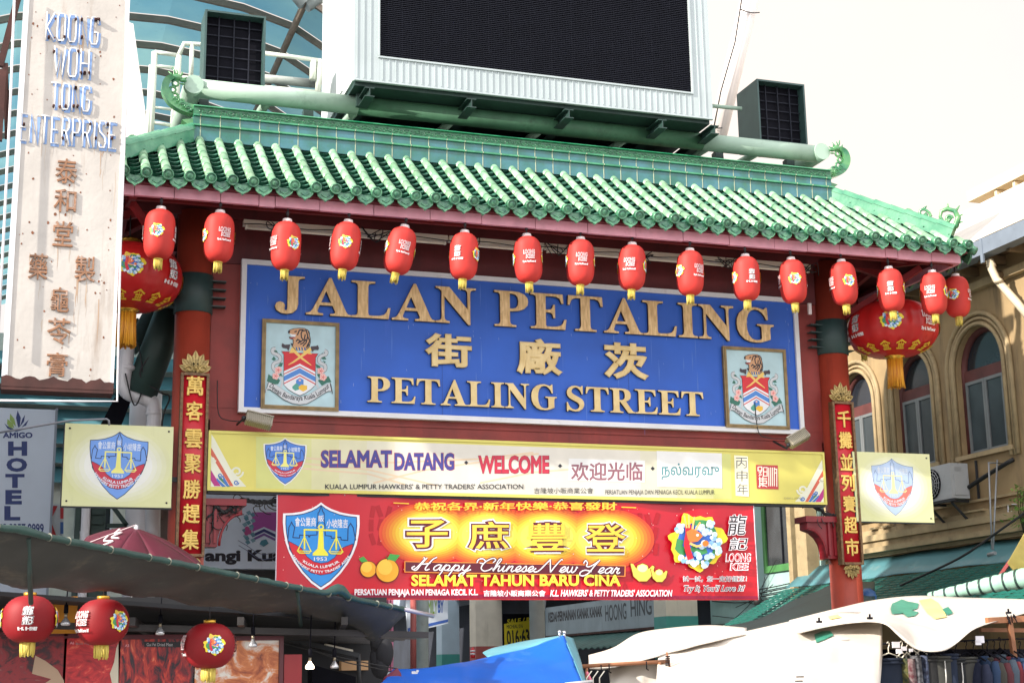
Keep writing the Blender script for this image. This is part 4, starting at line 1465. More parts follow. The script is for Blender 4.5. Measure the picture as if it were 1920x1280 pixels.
for (cx, cy, r) in ((689, 1067, 16), (725, 1069, 23)):
    P.disc((cx, cy), r, bink("orange outline", (110, 40, 20)), 30)
    P.disc((cx, cy), r - 1.5, bink("orange", (240, 168, 44)), 30)
    P.disc((cx - r * .2, cy - r * .25), r * .62, bink("orange light", (246, 196, 74)), 24)
for q in ([(688, 1052), (680, 1043), (671, 1047), (676, 1054)], [(724, 1048), (730, 1038), (750, 1040), (740, 1052)]):
    P.poly(q, bink("leaf", (70, 160, 70)))
P.stroke([(726, 1050), (722, 1042)], 1.5, bink("stem", (60, 100, 40)))
for (cx, cy, s) in ((1203, 1072, 1.0), (1234, 1078, 0.72)):
    o = [(-22, -16), (-17, -15), (-11, -6), (-9, -12), (0, -16), (9, -12), (11, -5), (18, -12), (22, -10), (18, 6), (8, 17), (-6, 17), (-16, 8)]
    P.poly([(cx + a * s * 1.1, cy + b * s * 1.1) for a, b in o], bink("ingot outline", (120, 60, 20)))
    P.poly([(cx + a * s, cy + b * s) for a, b in o], bink("ingot", (240, 214, 90)))
    P.disc((cx, cy - 7 * s), 9 * s, bink("ingot light", (248, 238, 170)), 18, ry=7 * s)
# big characters: white rim, maroon rim, gold face
ch4 = (("子", 757, 1031, 843, 970), ("庶", 872, 1034, 958, 973), ("豐", 981, 1037, 1066, 976), ("登", 1090, 1039, 1176, 978))
P.step = 0.0009
for ch, a, b, c, d in ch4:
    P.text(ch, a - 1, b + 1, c + 1, d - 1, bink("white", (236, 232, 236)), bold=0.112)
for ch, a, b, c, d in ch4:
    P.text(ch, a + 2, b - 2, c - 2, d + 2, bink("maroon", (88, 22, 40)), bold=0.070)
for ch, a, b, c, d in ch4:
    P.text(ch, a + 5, b - 5, c - 5, d + 5, bink("gold face", (244, 196, 70)), bold=0.012)
P.step = 0.0004
P.text("恭祝各界·新年快樂·恭喜發財", 775, 957, 1154, 941.5, bink("gold line", (232, 186, 60)), bold=0.024, space=1.0)
for a, b in (((736, 943), (766, 944)), ((1162, 951), (1190, 952))):
    P.stroke([a, b], 2.0, bink("gold line", (232, 186, 60)))
# cursive line on a maroon bar
P.stroke([(757, 1062), (1171, 1070)], 21, bink("bar rim", (226, 140, 60)))
P.stroke([(759, 1062), (1169, 1070)], 18, bink("maroon", (88, 22, 40)))
SCR = {
 'H': (.80, [[(-.12,.32),(-.25,.18),(-.15,.04),(.02,.25),(.25,.9),(.16,1.02)], [(.36,1.0),(.18,.5),(.04,.02),(-.12,-.02)], [(.85,1.06),(.66,.85),(.46,.2),(.52,0),(.68,.1)], [(.12,.5),(.35,.5),(.62,.58)]]),
 'C': (.78, [[(-.1,.66),(-.08,.9),(.1,1.0),(.3,.8),(.25,.62),(.05,.64)], [(.72,.70),(.82,.92),(.62,1.04),(.3,.72),(.2,.25),(.4,0),(.65,.1),(.78,.28)]]),
 'N': (.95, [[(-.2,.3),(-.3,.12),(-.18,0),(0,.14),(.18,.6),(.34,1.02)], [(.34,1.04),(.46,.5),(.58,0)], [(.58,0),(.74,.6),(.9,1.02),(.98,.98)]]),
 'Y': (.80, [[(-.05,.75),(.0,1.0),(.14,.8),(.14,.55),(.3,.5),(.55,.75),(.74,1.06)], [(.74,1.06),(.54,.5),(.38,0),(.15,-.25),(-.05,-.18),(-.06,.04),(.1,.2),(.3,.18),(.5,.1)]]),
 'a': (.47, [[(.38,.40),(.25,.46),(.08,.3),(.05,.1),(.15,0),(.28,.1),(.39,.42),(.36,.1),(.42,0),(.52,.1)]]),
 'p': (.48, [[(-.0,.1),(.14,.46),(.06,-.05),(-.04,-.45)], [(.07,.2),(.2,.42),(.34,.38),(.36,.2),(.25,.02),(.13,.06)], [(.25,.02),(.4,.0),(.5,.1)]]),
 'y': (.50, [[(0,.1),(.08,.44),(.08,.15),(.18,.02),(.3,.12),(.4,.44)], [(.4,.44),(.3,0),(.18,-.4),(.02,-.42),(.06,-.25),(.3,-.05),(.52,.1)]]),
 'h': (.46, [[(0,.08),(.2,.6),(.3,.95),(.22,1.02),(.14,.8),(.06,0)], [(.08,.12),(.2,.4),(.32,.42),(.3,.15),(.34,0),(.46,.1)]]),
 'i': (.26, [[(0,.1),(.11,.44),(.08,.1),(.14,0),(.26,.1)], [(.15,.6),(.17,.64)]]),
 'n': (.44, [[(0,.1),(.1,.44),(.04,0)], [(.06,.15),(.18,.4),(.3,.42),(.27,.12),(.33,0),(.44,.1)]]),
 'e': (.33, [[(0,.08),(.2,.2),(.28,.36),(.2,.46),(.08,.32),(.06,.12),(.16,0),(.33,.1)]]),
 's': (.30, [[(0,.06),(.18,.46),(.25,.2),(.2,.03),(.06,.04)], [(.2,.03),(.3,.1)]]),
 'w': (.55, [[(0,.1),(.07,.44),(.08,.1),(.17,0),(.27,.15),(.29,.44),(.3,.1),(.39,0),(.5,.2),(.5,.44),(.58,.36)]]),
 'r': (.36, [[(0,.08),(.1,.48),(.14,.36),(.25,.4),(.2,.12),(.26,0),(.37,.1)]]),
 ' ': (.30, []),
}


def cursive(P, body, x0, y0, sx, sy, slope, layers):
    """handwriting strokes; layers = [(width, material)]"""
    X = 0.0
    lines = []
    for k, c in enumerate(body):
        adv, st = SCR[c]
        for s_ in st:
            pts = catmull([(X + a + 0.22 * b, b, 0) for a, b in s_], 5)
            lines.append([(x0 + p.x * sx, y0 + p.x * sx * slope - p.y * sy) for p in pts])
        X += adv + (0.04 if c.isupper() else 0.0)
    for w, m in layers:
        for L in lines:
            P.stroke(L, w, m)
            P.d -= P.step * .8
    return X


cursive(P, "Happy Chinese New Year", 779, 1068, 36.3, 23, .018, [(5.2, bink("maroon", (88, 22, 40))), (2.0, bink("white", (236, 232, 236)))])
P.text("SELAMAT TAHUN BARU CINA", 770, 1098.5, 1162, 1077, bink("lemon letters", (240, 220, 70)), bold=0.034)
P.text("PERSATUAN PENJAJA DAN PENIAGA KECIL K.L.", 663, 1119, 894, 1104, bink("white", (236, 232, 236)), bold=0.03)
P.text("吉隆坡小販商業公會", 904, 1118, 1021, 1106, bink("white", (236, 232, 236)), bold=0.03)
P.text("K.L. HAWKERS' & PETTY TRADERS' ASSOCIATION", 1029, 1118, 1258, 1105, bink("white", (236, 232, 236)), bold=0.03, shear=0.2)
# right end: trader's mark
for ch, a, b, c, d in (("龍", 1362, 1003, 1397, 965), ("記", 1364, 1031, 1398, 1008)):
    P.text(ch, a - 1, b + 1, c + 1, d - 1, bink("white", (236, 232, 236)), bold=0.05, shear=0.15)
    P.text(ch, a, b, c, d, bink("black", (34, 30, 36)), bold=0.004, shear=0.15)
P.text("LOONG", 1357, 1053.5, 1404, 1037, bink("white", (236, 232, 236)), bold=0.05, shear=0.1)
P.text("KEE", 1365, 1069.5, 1400, 1055, bink("white", (236, 232, 236)), bold=0.05, shear=0.1)
P.text("LOONG", 1359, 1052, 1402, 1038.5, bink("mark red", (200, 30, 44)), bold=-0.012, shear=0.1)
P.text("KEE", 1367, 1068, 1398, 1056.5, bink("mark red", (200, 30, 44)), bold=-0.012, shear=0.1)
P.text("試一試，您一定好鍾意！", 1278, 1091, 1396, 1079, bink("white", (236, 232, 236)), bold=0.05)
P.text("試一試，您一定好鍾意！", 1279, 1090.3, 1395, 1079.7, bink("black", (34, 30, 36)), bold=-0.006)
P.text("Try It, You'll Love It!", 1279, 1112, 1393, 1096, bink("white", (236, 232, 236)), bold=0.06, shear=0.35)
P.text("Try It, You'll Love It!", 1280, 1111, 1392, 1097, bink("black", (34, 30, 36)), bold=0.012, shear=0.35)


def dragon_mark(P, T, I, n=1.0, fine=True):
    """round dragon-and-cloud mark: T maps (-1..1, -1..1), y up"""
    q = lambda pts: [T(*p) for p in pts]
    wob = lambda a: 1 + 0.10 * sin(7 * a) + 0.06 * sin(13 * a + 1) + 0.05 * sin(4 * a + .5)
    P.poly(q([(0.97 * wob(2 * pi * k / 60) * cos(2 * pi * k / 60), 0.95 * wob(2 * pi * k / 60) * sin(2 * pi * k / 60)) for k in range(60)]), I("mark yellow", (242, 216, 56)))
    P.poly(q([(0.70 * cos(2 * pi * k / 24), 0.70 * sin(2 * pi * k / 24)) for k in range(24)]), I("mark blue", (60, 110, 200)))
    rnd = random.Random(5)
    gr = I("mark green", (70, 150, 90))
    P.stroke(q(arr([(p.x, p.y) for p in catmull([(-.1, .68, 0), (.3, .66, 0), (.55, .4, 0), (.62, .1, 0)], 4)])), 0.22 * n, gr)
    P.stroke(q(arr([(p.x, p.y) for p in catmull([(-.62, .1, 0), (-.66, -.2, 0), (-.4, -.4, 0)], 4)])), 0.30 * n, gr)
    P.stroke(q(arr([(p.x, p.y) for p in catmull([(-.2, -.2, 0), (.1, -.36, 0), (.35, -.3, 0)], 4)])), 0.2 * n, gr)
    P.stroke(q(arr([(p.x, p.y) for p in catmull([(.0, -.72, 0), (.4, -.7, 0), (.6, -.4, 0), (.66, -.2, 0)], 4)])), 0.14 * n, gr)
    for (cx, cy) in ((-.58, .62), (-.66, .44), (.1, .5), (.34, .34), (.56, .2), (.7, -.02), (.5, -.12), (.2, -.1), (.0, -.5), (-.32, -.66), (-.56, -.62), (-.1, -.74), (.24, -.78), (.42, -.52), (.7, -.32), (.45, .62)):
        for k in range(5 if fine else 3):
            a = rnd.uniform(0, 6.28)
            P.disc(T(cx + .09 * cos(a), cy + .07 * sin(a)), (0.115 - .012 * k) * n, I("mark cloud%d" % (k % 3), ((196, 224, 244), (232, 242, 250), (140, 190, 232))[k % 3]), 9)
    P.stroke(q(arr([(p.x, p.y) for p in catmull([(-.36, .62, 0), (-.34, .3, 0), (-.4, -.1, 0), (-.3, -.5, 0), (-.26, -.62, 0)], 5)])), 0.22 * n, I("mark red", (206, 44, 60)))
    P.poly(q([(-.42, .36), (-.2, .48), (.05, .34), (.16, .2), (.0, .02), (-.1, .0), (-.28, -.02), (-.36, .1)]), I("mark orange", (232, 120, 56)))
    for h in ([(-.4, .5), (-.5, .95)], [(-.32, .5), (-.34, .98)], [(-.2, .46), (-.14, .9)], [(-.1, .42), (.06, .7)]):
        P.stroke(q(h), 0.06 * n, I("mark gold", (240, 190, 110)))
    P.stroke(q([(-.3, -.05), (-.05, -.16), (.12, -.14)]), 0.08 * n, I("mark gold", (240, 190, 110)))
    P.disc(T(.26, -.06), 0.11 * n, I("mark flame", (232, 130, 50)), 10)
    P.disc(T(-.02, .24), 0.05 * n, I("mark white", (240, 236, 230)), 8)
    for h in ([(-.88, -.2), (-.78, .3)], [(-.98, -.3), (-.9, .1)]):
        P.stroke(q(h), 0.07 * n, I("mark yellow", (242, 216, 56)))


T_b = lambda a, b: (1304.5 + 51 * a, 1016 - 52 * b)
dragon_mark(P, T_b, bink, n=51.0)
bwarp(P)
P.build("lettering", ban)
P = Print(RAW, base=0.006, step=0.0004)
T_bs = lambda u, v: (601.5 + (u - 1285) / 355 * 66.5, 947 + (v - 250) / 825 * 152 + (u - 1285) / 355 * 1.5)
shield(P, T_bs, bink("shield blue", (48, 140, 216)), bink("shield red", (206, 30, 48)), bink("shield yellow", (236, 226, 70)), bink("white", (236, 232, 236)), border=bink("white", (236, 232, 236)), line=bink("shield line", (24, 40, 90)), line_w=1.5)
bwarp(P)
P.build("emblem", ban)

# ================================================================== lanterns
L_red = mat("lantern fabric", lin((206, 62, 56)), rough=0.58, var=0.1, scale=5, translucent=0.2, spec=0.35)
L_sat = mat("satin lantern fabric", lin((206, 40, 40)), rough=0.35, var=0.1, scale=3, translucent=0.25)
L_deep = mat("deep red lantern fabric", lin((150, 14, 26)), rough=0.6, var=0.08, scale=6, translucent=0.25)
L_white = mat("lantern collar", lin((226, 214, 214)), rough=0.4)
L_gold = mat("gold lantern ring", lin((206, 160, 60)), rough=0.25, metal=0.7, var=0.2)
L_tas = mat("yellow fringe", lin((230, 212, 110)), rough=0.6, var=0.0, col2=lin((190, 164, 66)), scale=60, stretch=(1, 1, .05))
L_tas2 = mat("amber tassel", lin((226, 164, 44)), rough=0.5, var=0.0, col2=lin((190, 116, 24)), scale=40, stretch=(1, 1, .05))
L_cord = mat("lantern cord", lin((40, 36, 40)), rough=0.7)


def link(name, rgb, **k):
    return mat("lantern " + name, lin(rgb), rough=0.5, var=0.04)


def lantern_faces(P, r0, s, big=False):
    """emblems alternate with the two traders' marks round the shade; u = arc length at r0"""
    seq = ([(0, 'e'), (51.4, 'd'), (102.8, 'e'), (154.2, 'l'), (-154.2, 'e'), (-102.8, 'l'), (-51.4, 'd')] if big else [(0, 'e'), (90, 'd'), (179, 'e'), (-90, 'l')])
    for ang, kind in seq:
        c = radians(ang) * r0
        if kind == 'e':
            dragon_mark(P, lambda a, b: (c + a * 0.50 * s, 0.04 * s + b * 0.48 * s), link, n=0.48 * s, fine=False)
        elif kind == 'd':
            for ch, z in (("龍", 0.34), ("記", -0.10)):
                P.text(ch, c - .26 * s, (z - .2) * s, c + .26 * s, (z + .22) * s, link("white", (232, 228, 230)), bold=0.055, shear=0.15)
                P.text(ch, c - .25 * s, (z - .19) * s, c + .25 * s, (z + .21) * s, link("black", (40, 30, 36)), bold=-0.004, shear=0.15)
            P.text("試一試，您一定好鍾意", c - .46 * s, -0.56 * s, c + .46 * s, -0.38 * s, link("white", (232, 228, 230)), bold=0.05)
        else:
            P.text("LOONG", c - .40 * s, 0.16 * s, c + .42 * s, 0.50 * s, link("white", (232, 228, 230)), bold=0.05, shear=0.1)
            P.text("KEE", c - .24 * s, -0.18 * s, c + .40 * s, 0.12 * s, link("white", (232, 228, 230)), bold=0.05, shear=0.1)
            P.text("LOONG", c - .37 * s, 0.19 * s, c + .39 * s, 0.47 * s, link("mark ink", (150, 20, 36)), bold=-0.014, shear=0.1)
            P.text("KEE", c - .21 * s, -0.15 * s, c + .37 * s, 0.09 * s, link("mark ink", (150, 20, 36)), bold=-0.014, shear=0.1)
            P.text("Try It, You'll Love It!", c - .48 * s, -0.52 * s, c + .48 * s, -0.32 * s, link("white", (232, 228, 230)), bold=0.05, shear=0.3)


def fringe(mb, r, z0, z1, n, seed, th=0.006, flare=1.0):
    rnd = random.Random(seed)
    mb.lathe([(r * 0.72, z0), (r * 0.78, z1 + 0.02)], n=16)
    for k in range(n):
        a = 2 * pi * k / n + rnd.uniform(-.05, .05)
        e = z1 + rnd.uniform(-.012, .016)
        rr = r * flare * rnd.uniform(.86, 1.06)
        m = r * rnd.uniform(.92, 1.05)
        mb.tube([(r * cos(a), r * sin(a), z0), (m * cos(a + .05), m * sin(a + .05), (z0 + e) / 2), (rr * cos(a), rr * sin(a), e)], [th, th, th * .8], 4)


def radf(kind):
    if kind == 'small':
        R, H = 0.166, 0.275
        return R, H, lambda z: 0.045 + (R - 0.045) * max(0.0, 1 - abs(z / H) ** 4.2) ** 0.55
    if kind == 'big':
        R, H = 0.60, 0.375
        return R, H, lambda z: 0.13 + (R - 0.13) * max(0.0, 1 - abs(z / H) ** 2.3) ** 0.55
    R, H = 0.182, 0.155
    return R, H, lambda z: 0.045 + (R - 0.045) * max(0.0, 1 - abs(z / H) ** 2.1) ** 0.55


def make_lantern(kind):
    R, H, rad = radf(kind)
    root = bpy.data.objects.new({'small': "cylinder_lantern", 'big': "satin_lantern", 'stall': "round_lantern"}[kind], None)
    root.empty_display_size = .1
    COL.objects.link(root)
    WLOC[root.name] = Vector((0, 0, 0))
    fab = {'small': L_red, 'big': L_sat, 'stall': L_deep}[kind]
    mb = MB(fab)
    if kind == 'big':
        N = 44
        prof = [(rad(-H + 2 * H * k / N), -H + 2 * H * k / N) for k in range(N + 1)]
        mb.lathe(prof, n=96, flute=lambda a, z: 1 - 0.018 * (abs(sin(8 * a)) ** 0.6 < 0.35) - 0.012 * abs(cos(8 * a)))
    else:
        N = 30 if kind == 'small' else 22
        prof = []
        for k in range(N):
            for t, sc in ((0.0, 1.0), (0.5, 0.962)):
                z = -H + 2 * H * (k + t) / N
                prof.append((rad(z) * sc, z))
        prof.append((rad(H), H))
        mb.lathe(prof, n=40)
    mb.build("shade", root)
    P = Print(RAW, base=0.0034 if kind != 'big' else 0.005, step=0.00007)
    s = {'small': 0.155, 'big': 0.27, 'stall': 0.145}[kind]
    R0 = R * (0.93 if kind == 'big' else 1)
    lantern_faces(P, R0, s, kind == 'big')
    if kind == 'big':
        for k in range(14):
            c = -pi * R0 + 2 * pi * R0 * (k + .5) / 14
            z = -0.305
            Y_ = link("gilt", (226, 182, 50))
            for pts, w in (([(-.075, .02), (-.04, .03), (0, .05), (.04, .03), (.075, .02)], .015), ([(-.05, .006), (.05, .006)], .012), ([(-.075, -.03), (.075, -.03)], .013), ([(-.03, .02), (-.035, -.03)], .011), ([(.03, .02), (.035, -.03)], .011), ([(0, .04), (0, -.03)], .010), ([(-.05, -.012), (.05, -.012)], .009)):
                P.stroke([(c + a, z + b) for a, b in pts], w, Y_)
    cu = [R0 * 2 * pi * k / 64 for k in range(-33, 34)]
    cv = [-H + 2 * H * k / 20 for k in range(1, 20)]

    def fn(u, v, d):
        a = -pi / 2 + u / R0
        r = rad(max(-H, min(H, v))) + d
        if kind == 'big':
            r = r * (1 - 0.006 * abs(cos(8 * a))) + 0.002
        return Vector((r * cos(a), r * sin(a), v))
    P.warp(cu, cv, fn)
    P.build("printed_mark", root)
    if kind == 'small':
        mb = MB(L_white)
        mb.lathe([(0, H - .004), (0.052, H - .004), (0.056, H + .012), (0.05, H + .036), (0.0, H + .036)], n=20)
        mb.build("collar", root)
        mb = MB(L_tas)
        mb.lathe([(0.0, -H + .006), (0.05, -H + .004), (0.052, -H - .012), (0.0, -H - .012)], n=18)
        fringe(mb, 0.042, -H - .008, -H - .108, 24, 3, 0.0055)
        mb.build("fringe", root)
        mb = MB(L_cord)
        mb.tube([(0, 0, H + .03), (0.004, 0, H + .09), (0, 0, H + .16)], 0.007, 6)
        mb.lathe([(0.0, H + .08), (0.018, H + .085), (0.016, H + .125), (0, H + .13)], n=10)
        mb.build("cord", root)
    elif kind == 'big':
        mb = MB(L_gold)
        mb.lathe([(0, H - .01), (0.135, H - .01), (0.14, H + .015), (0.12, H + .03), (0.13, H + .05), (0.118, H + .07), (0.0, H + .07)], n=28)
        mb.lathe([(0, -H + .01), (0.135, -H + .01), (0.138, -H - .012), (0.10, -H - .025), (0.105, -H - .04), (0, -H - .04)], n=28)
        mb.build("gold_ring", root)
        mb = MB(L_tas2)
        fringe(mb, 0.095, -H - .03, -H - .42, 44, 5, 0.011, 1.12)
        mb.build("tassel", root)
        mb = MB(L_cord)
        mb.tube([(0, 0, H + .06), (0, 0, H + .36)], 0.008, 6)
        mb.build("cord", root)
    else:
        mb = MB(L_gold)
        mb.lathe([(0, H - .004), (0.042, H - .004), (0.044, H + .022), (0, H + .022)], n=20)
        mb.build("gold_ring", root)
        mb = MB(L_tas)
        fringe(mb, 0.045, -H + .002, -H - .088, 26, 8, 0.0065)
        mb.build("fringe", root)
        mb = MB(L_cord)
        mb.tube([(0, 0, H + .02), (0, 0, H + .12)], 0.003, 5)
        mb.build("cord", root)
    return root


def dup(root):
    r = root.copy()
    COL.objects.link(r)
    for ch in list(root.children):
        c = ch.copy()
        COL.objects.link(c)
        c.parent = r
    return r


def place(o, first, loc, face, tilt=0.0, scale=1.0):
    o.location = loc
    face -= math.degrees(atan2(loc[0] - CAM.x, loc[1] - CAM.y))     # 0 = facing the street corner where one stands
    o.rotation_mode = 'ZYX'                      # turn about its own axis first, then lean
    o.rotation_euler = (0, radians(tilt), radians(face))
    o.scale = (scale,) * 3


# (pixel x, pixel y of the collar top, turn of the printed emblem, lean, label)
LP = [
 (301, 388, -10, 1, "small red cylinder lantern overlapping the big satin lantern left of the left column"),
 (412, 395, 110, 1, "small red cylinder lantern beside the upper left column, emblem turned to its left edge"),
 (537, 411, 32, 2, "small shaded red cylinder lantern over the blue board's corner, above the letter J"),
 (648, 412, 0, 6, "small red cylinder lantern with its emblem facing front, above the first L of JALAN"),
 (750, 421, 105, 11, "leaning red cylinder lantern above the second A of JALAN"),
 (869, 432, -115, 3, "small red cylinder lantern above the N of JALAN, brush characters facing front"),
 (989, 439, 95, -2, "small red cylinder lantern above the P of PETALING, trader's name facing front"),
 (1087, 445, 95, 2, "small red cylinder lantern above the T of PETALING"),
 (1183, 455, 80, 3, "small red cylinder lantern above the A of PETALING"),
 (1292, 466, 130, 2, "small red cylinder lantern just right of the L of PETALING"),
 (1397, 477, -65, 0, "small red cylinder lantern above the second last letter of PETALING"),
 (1484, 483, 10, -2, "small red cylinder lantern at the blue board's upper right corner"),
 (1579, 487, 25, -3, "small red cylinder lantern hung before the right gate column's dark collar"),
 (1667, 500, -90, -2, "small red cylinder lantern dangling right before the big right satin lantern"),
 (1747, 507, 75, 0, "small red cylinder lantern overlapping the right edge of the big right satin lantern"),
 (1791, 514, 165, 0, "rightmost small red cylinder lantern, at the eave corner before the yellow wall"),
]
proto = make_lantern('small')
for i, (px, py, face, tilt, lab) in enumerate(LP):
    o = proto if i == 0 else dup(proto)
    yy = -1.26 if i < 15 else -0.80
    p = W(px, py, y=yy)
    place(o, i == 0, (p.x, yy, p.z - 0.311), face, tilt)
    tag(o, lab, "lantern", "small cylinder lanterns under the eaves")
o = dup(proto)
p = W(1621, 676, y=1.2)
place(o, False, (p.x, 1.2, p.z + 0.385), 40, 0)
tag(o, "small red lantern hidden behind the big right satin lantern, only its yellow fringe showing", "lantern", "small cylinder lanterns under the eaves")
big = make_lantern('big')
for i, (x, z, face, lab) in enumerate(((-4.965, 6.09, 3, "big red satin lantern left of the left column, half behind the rusty white sign"), (4.965, 6.075, -103, "big red satin lantern right of the right column, before the yellow building"))):
    o = big if i == 0 else dup(big)
    place(o, i == 0, (x, -0.30, z), face)
    tag(o, lab, "lantern", "big satin lanterns beside the columns")
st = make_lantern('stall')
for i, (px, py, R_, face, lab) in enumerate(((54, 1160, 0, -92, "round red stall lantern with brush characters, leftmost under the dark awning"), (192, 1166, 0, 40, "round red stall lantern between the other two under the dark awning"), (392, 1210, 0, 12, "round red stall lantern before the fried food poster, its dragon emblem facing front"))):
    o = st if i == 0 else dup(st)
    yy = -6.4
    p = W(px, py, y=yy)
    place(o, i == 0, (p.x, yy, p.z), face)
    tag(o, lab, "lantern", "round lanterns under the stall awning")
# ================================================================== steel carrying the screen, screen, lamps, railing
M_gsteel = mat("pale green steel", lin((158, 182, 166)), rough=0.45, var=0.08, scale=3, dirt=lin((70, 96, 74)), dirt_amt=0.3, dscale=4)
M_dgreen = mat("dark green steel", lin((40, 62, 58)), rough=0.5, var=0.15, dirt=lin((22, 30, 30)), dirt_amt=0.4)
M_cab = mat("white cabinet sheet", lin((206, 212, 212)), rough=0.4, var=0.04, scale=2, dirt=lin((150, 160, 160)), dirt_amt=0.25, streak=True)
M_scr = mat("black display face", lin((18, 20, 32)), rough=0.7, var=0.25, scale=9, spec=0.2)
M_slat = mat("display louvre", lin((24, 26, 38)), rough=0.6, spec=0.25)
M_black = mat("black box paint", lin((16, 16, 24)), rough=0.8, var=0.2, spec=0.12)
M_cable = mat("black cable", lin((30, 30, 32)), rough=0.6)

fr = thing("support_frame", "pale green tubular steel frame carrying the big screen above the tiled roof", "steel frame", (0, 0.2, 8.6))
TY = 0.16
tl, trr = W(361, 168, y=TY), W(1533, 287, y=TY)
zt = (tl.z + trr.z) / 2
mb = MB(M_gsteel)
mb.tube([(tl.x, TY, zt), (-2.24, TY, zt)], 0.118, 20)
mb.build("front_tube", fr)
mb = MB(M_gsteel)
mb.tube([(2.5, TY, zt), (trr.x, TY, zt)], 0.118, 20)
mb.build("front_tube", fr)
mb = MB(mat("algae stained shaded steel", lin((62, 104, 78)), rough=0.6, var=0.25, scale=3, dirt=lin((24, 40, 30)), dirt_amt=0.55, dscale=3))  # darker green paints in the screen's shade along with the algae stains
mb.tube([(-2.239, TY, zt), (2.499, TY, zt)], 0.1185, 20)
tag(mb.build("front_tube", fr), "algae-stained middle length of the tube painted darker for the screen shade")
for xx in (tl.x, trr.x):
    mb = MB(M_gsteel)
    mb.tube([(xx, TY - 0.13, zt), (xx, 2.4, zt)], 0.118, 20)
    mb.build("side_tube", fr)
mb = MB(M_gsteel)
mb.tube([(tl.x + .1, 1.25, zt - .02), (trr.x - .1, 1.25, zt - .02)], 0.075, 14)
mb.build("rear_tube", fr)
mb = MB(M_gsteel)
for x in (-3.35, -2.25, -1.0, 0.2, 1.4, 2.6, 3.35):
    mb.tube([(x, TY, zt - .06), (x - .10, 1.22, zt - .06)], 0.055, 10)
mb.build_each("cross_tube", fr)
mb = MB(M_dgreen)
for k, x in enumerate((-2.0, -1.3, -0.6, 0.1, 0.8, 1.5, 2.2)):
    mb.bar((x, 0.34, 8.12), (x + (0.55 if k % 2 else -0.35), 0.8, zt - .1), 0.05, 0.05)
    mb.tube([(x + .3, 0.3, 8.3), (x + .3, 1.1, zt - .12)], 0.03, 8)
for x in (-4.1, -2.8, 2.9, 4.0):
    mb.bar((x, 0.35, 7.4), (x, 0.5, zt), 0.12, 0.12)
mb.build_each("brace", fr)
mb = MB(M_dgreen)  # dark backing plates added behind the braces so the gap reads dark
mb.box2((-2.15, 1.5, 8.0), (2.55, 1.56, 8.85))
mb.box2((-2.15, 0.55, 8.42), (2.55, 1.5, 8.46))
for a, b in ((-4.0, -3.15), (-2.9, -2.25), (2.75, 3.3), (3.4, 3.95)):
    mb.box2((a, 1.5, 8.28), (b, 1.54, 8.5))
mb.build_each("added_dark_backing_plate", fr)
mb = MB(M_dgreen)
mb.tube([W(336, 545, y=.75), W(262, 742, y=.75)], 0.19, 20)
mb.tube([W(350, 470, y=.95), W(255, 640, y=1.2)], 0.10, 12)
for a, b in (((252, 600), (300, 690)), ((250, 660), (340, 560)), ((240, 620), (320, 605))):
    mb.bar(W(*a, y=1.3), W(*b, y=1.3), 0.09, 0.09)
mb.box2(W(270, 665, y=1.2), W(310, 590, y=1.1))
mb.build_each("strut", fr)

# LED screen cabinet
LY = -0.30
x0, x1 = W(664, 150, y=LY).x, W(1337, 222, y=LY).x
zb = (W(664, 150, y=LY).z + W(1337, 222, y=LY).z) / 2
sx0, sx1 = W(712, 105, y=LY).x, W(1297, 175, y=LY).x
szb = (W(712, 105, y=LY).z + W(1297, 175, y=LY).z) / 2
ZT = 11.6
led = thing("video_screen", "huge dark outdoor video screen in a white metal cabinet above the gate", "screen", ((x0 + x1) / 2, LY, zb))
mb = MB(M_cab)
mb.box2((x0, LY + 0.06, zb + 0.02), (x1, 1.72, ZT))
body = mb.build("cabinet", led)
mb = MB(mat("shaded grey bezel sheet", lin((172, 182, 184)), rough=0.4, var=0.05, scale=2, dirt=lin((136, 148, 150)), dirt_amt=0.25, streak=True))  # greyer than the cabinet to put the front's shade into the colour
mb.box2((x0, LY, zb), (sx0 - .001, LY + .059, ZT))
mb.box2((sx1 + .001, LY, zb), (x1, LY + .059, ZT))
mb.box2((sx0, LY, zb), (sx1, LY + .059, szb))
for k in range(60):                                      # pressed ribs of the sheet
    x = sx0 + 0.03 + k * 0.0835
    if x < sx1:
        mb.box2((x, LY - .010, zb + .025), (x + .010, LY - .0005, szb - .03))
for xx in (x0 + .03, x0 + .115, x0 + .20, sx1 + .10, sx1 + .19):
    mb.box2((xx, LY - .010, zb + .025), (xx + .010, LY - .0005, ZT))
for a, b in (((x0, LY - .014, zb - .012), (x1, LY + .03, zb - .0005)), ((sx0 - .02, LY - .02, szb - .022), (sx1 + .02, LY - .0015, szb)), ((sx0 - .022, LY - .02, szb + .001), (sx0 - .001, LY - .0015, ZT)), ((sx1 + .001, LY - .02, szb + .001), (sx1 + .022, LY - .0015, ZT))):
    mb.box2(a, b)
mb.build("bezel", led)
mb = MB(M_scr)
mb.box2((sx0, LY + .03, szb), (sx1, LY + .055, ZT))
disp = mb.build("display", led)
mb = MB(M_slat)
for k in range(90):
    z = szb + 0.012 + k * 0.0262
    mb.box((0.5 * (sx0 + sx1), LY + 0.018, z), (sx1 - sx0 - .004, 0.016, 0.006))
for k in range(120):
    x = sx0 + .01 + k * (sx1 - sx0 - .02) / 119
    mb.box((x, LY + .0265, (szb + ZT) / 2), (.006 if k % 8 else .012, .004, ZT - szb))
mb.build("louvres", disp)
mb = MB(M_dgreen)
mb.box2((x0 + .02, LY + .07, zb - .05), (x1 - .02, 1.7, zb + .015))
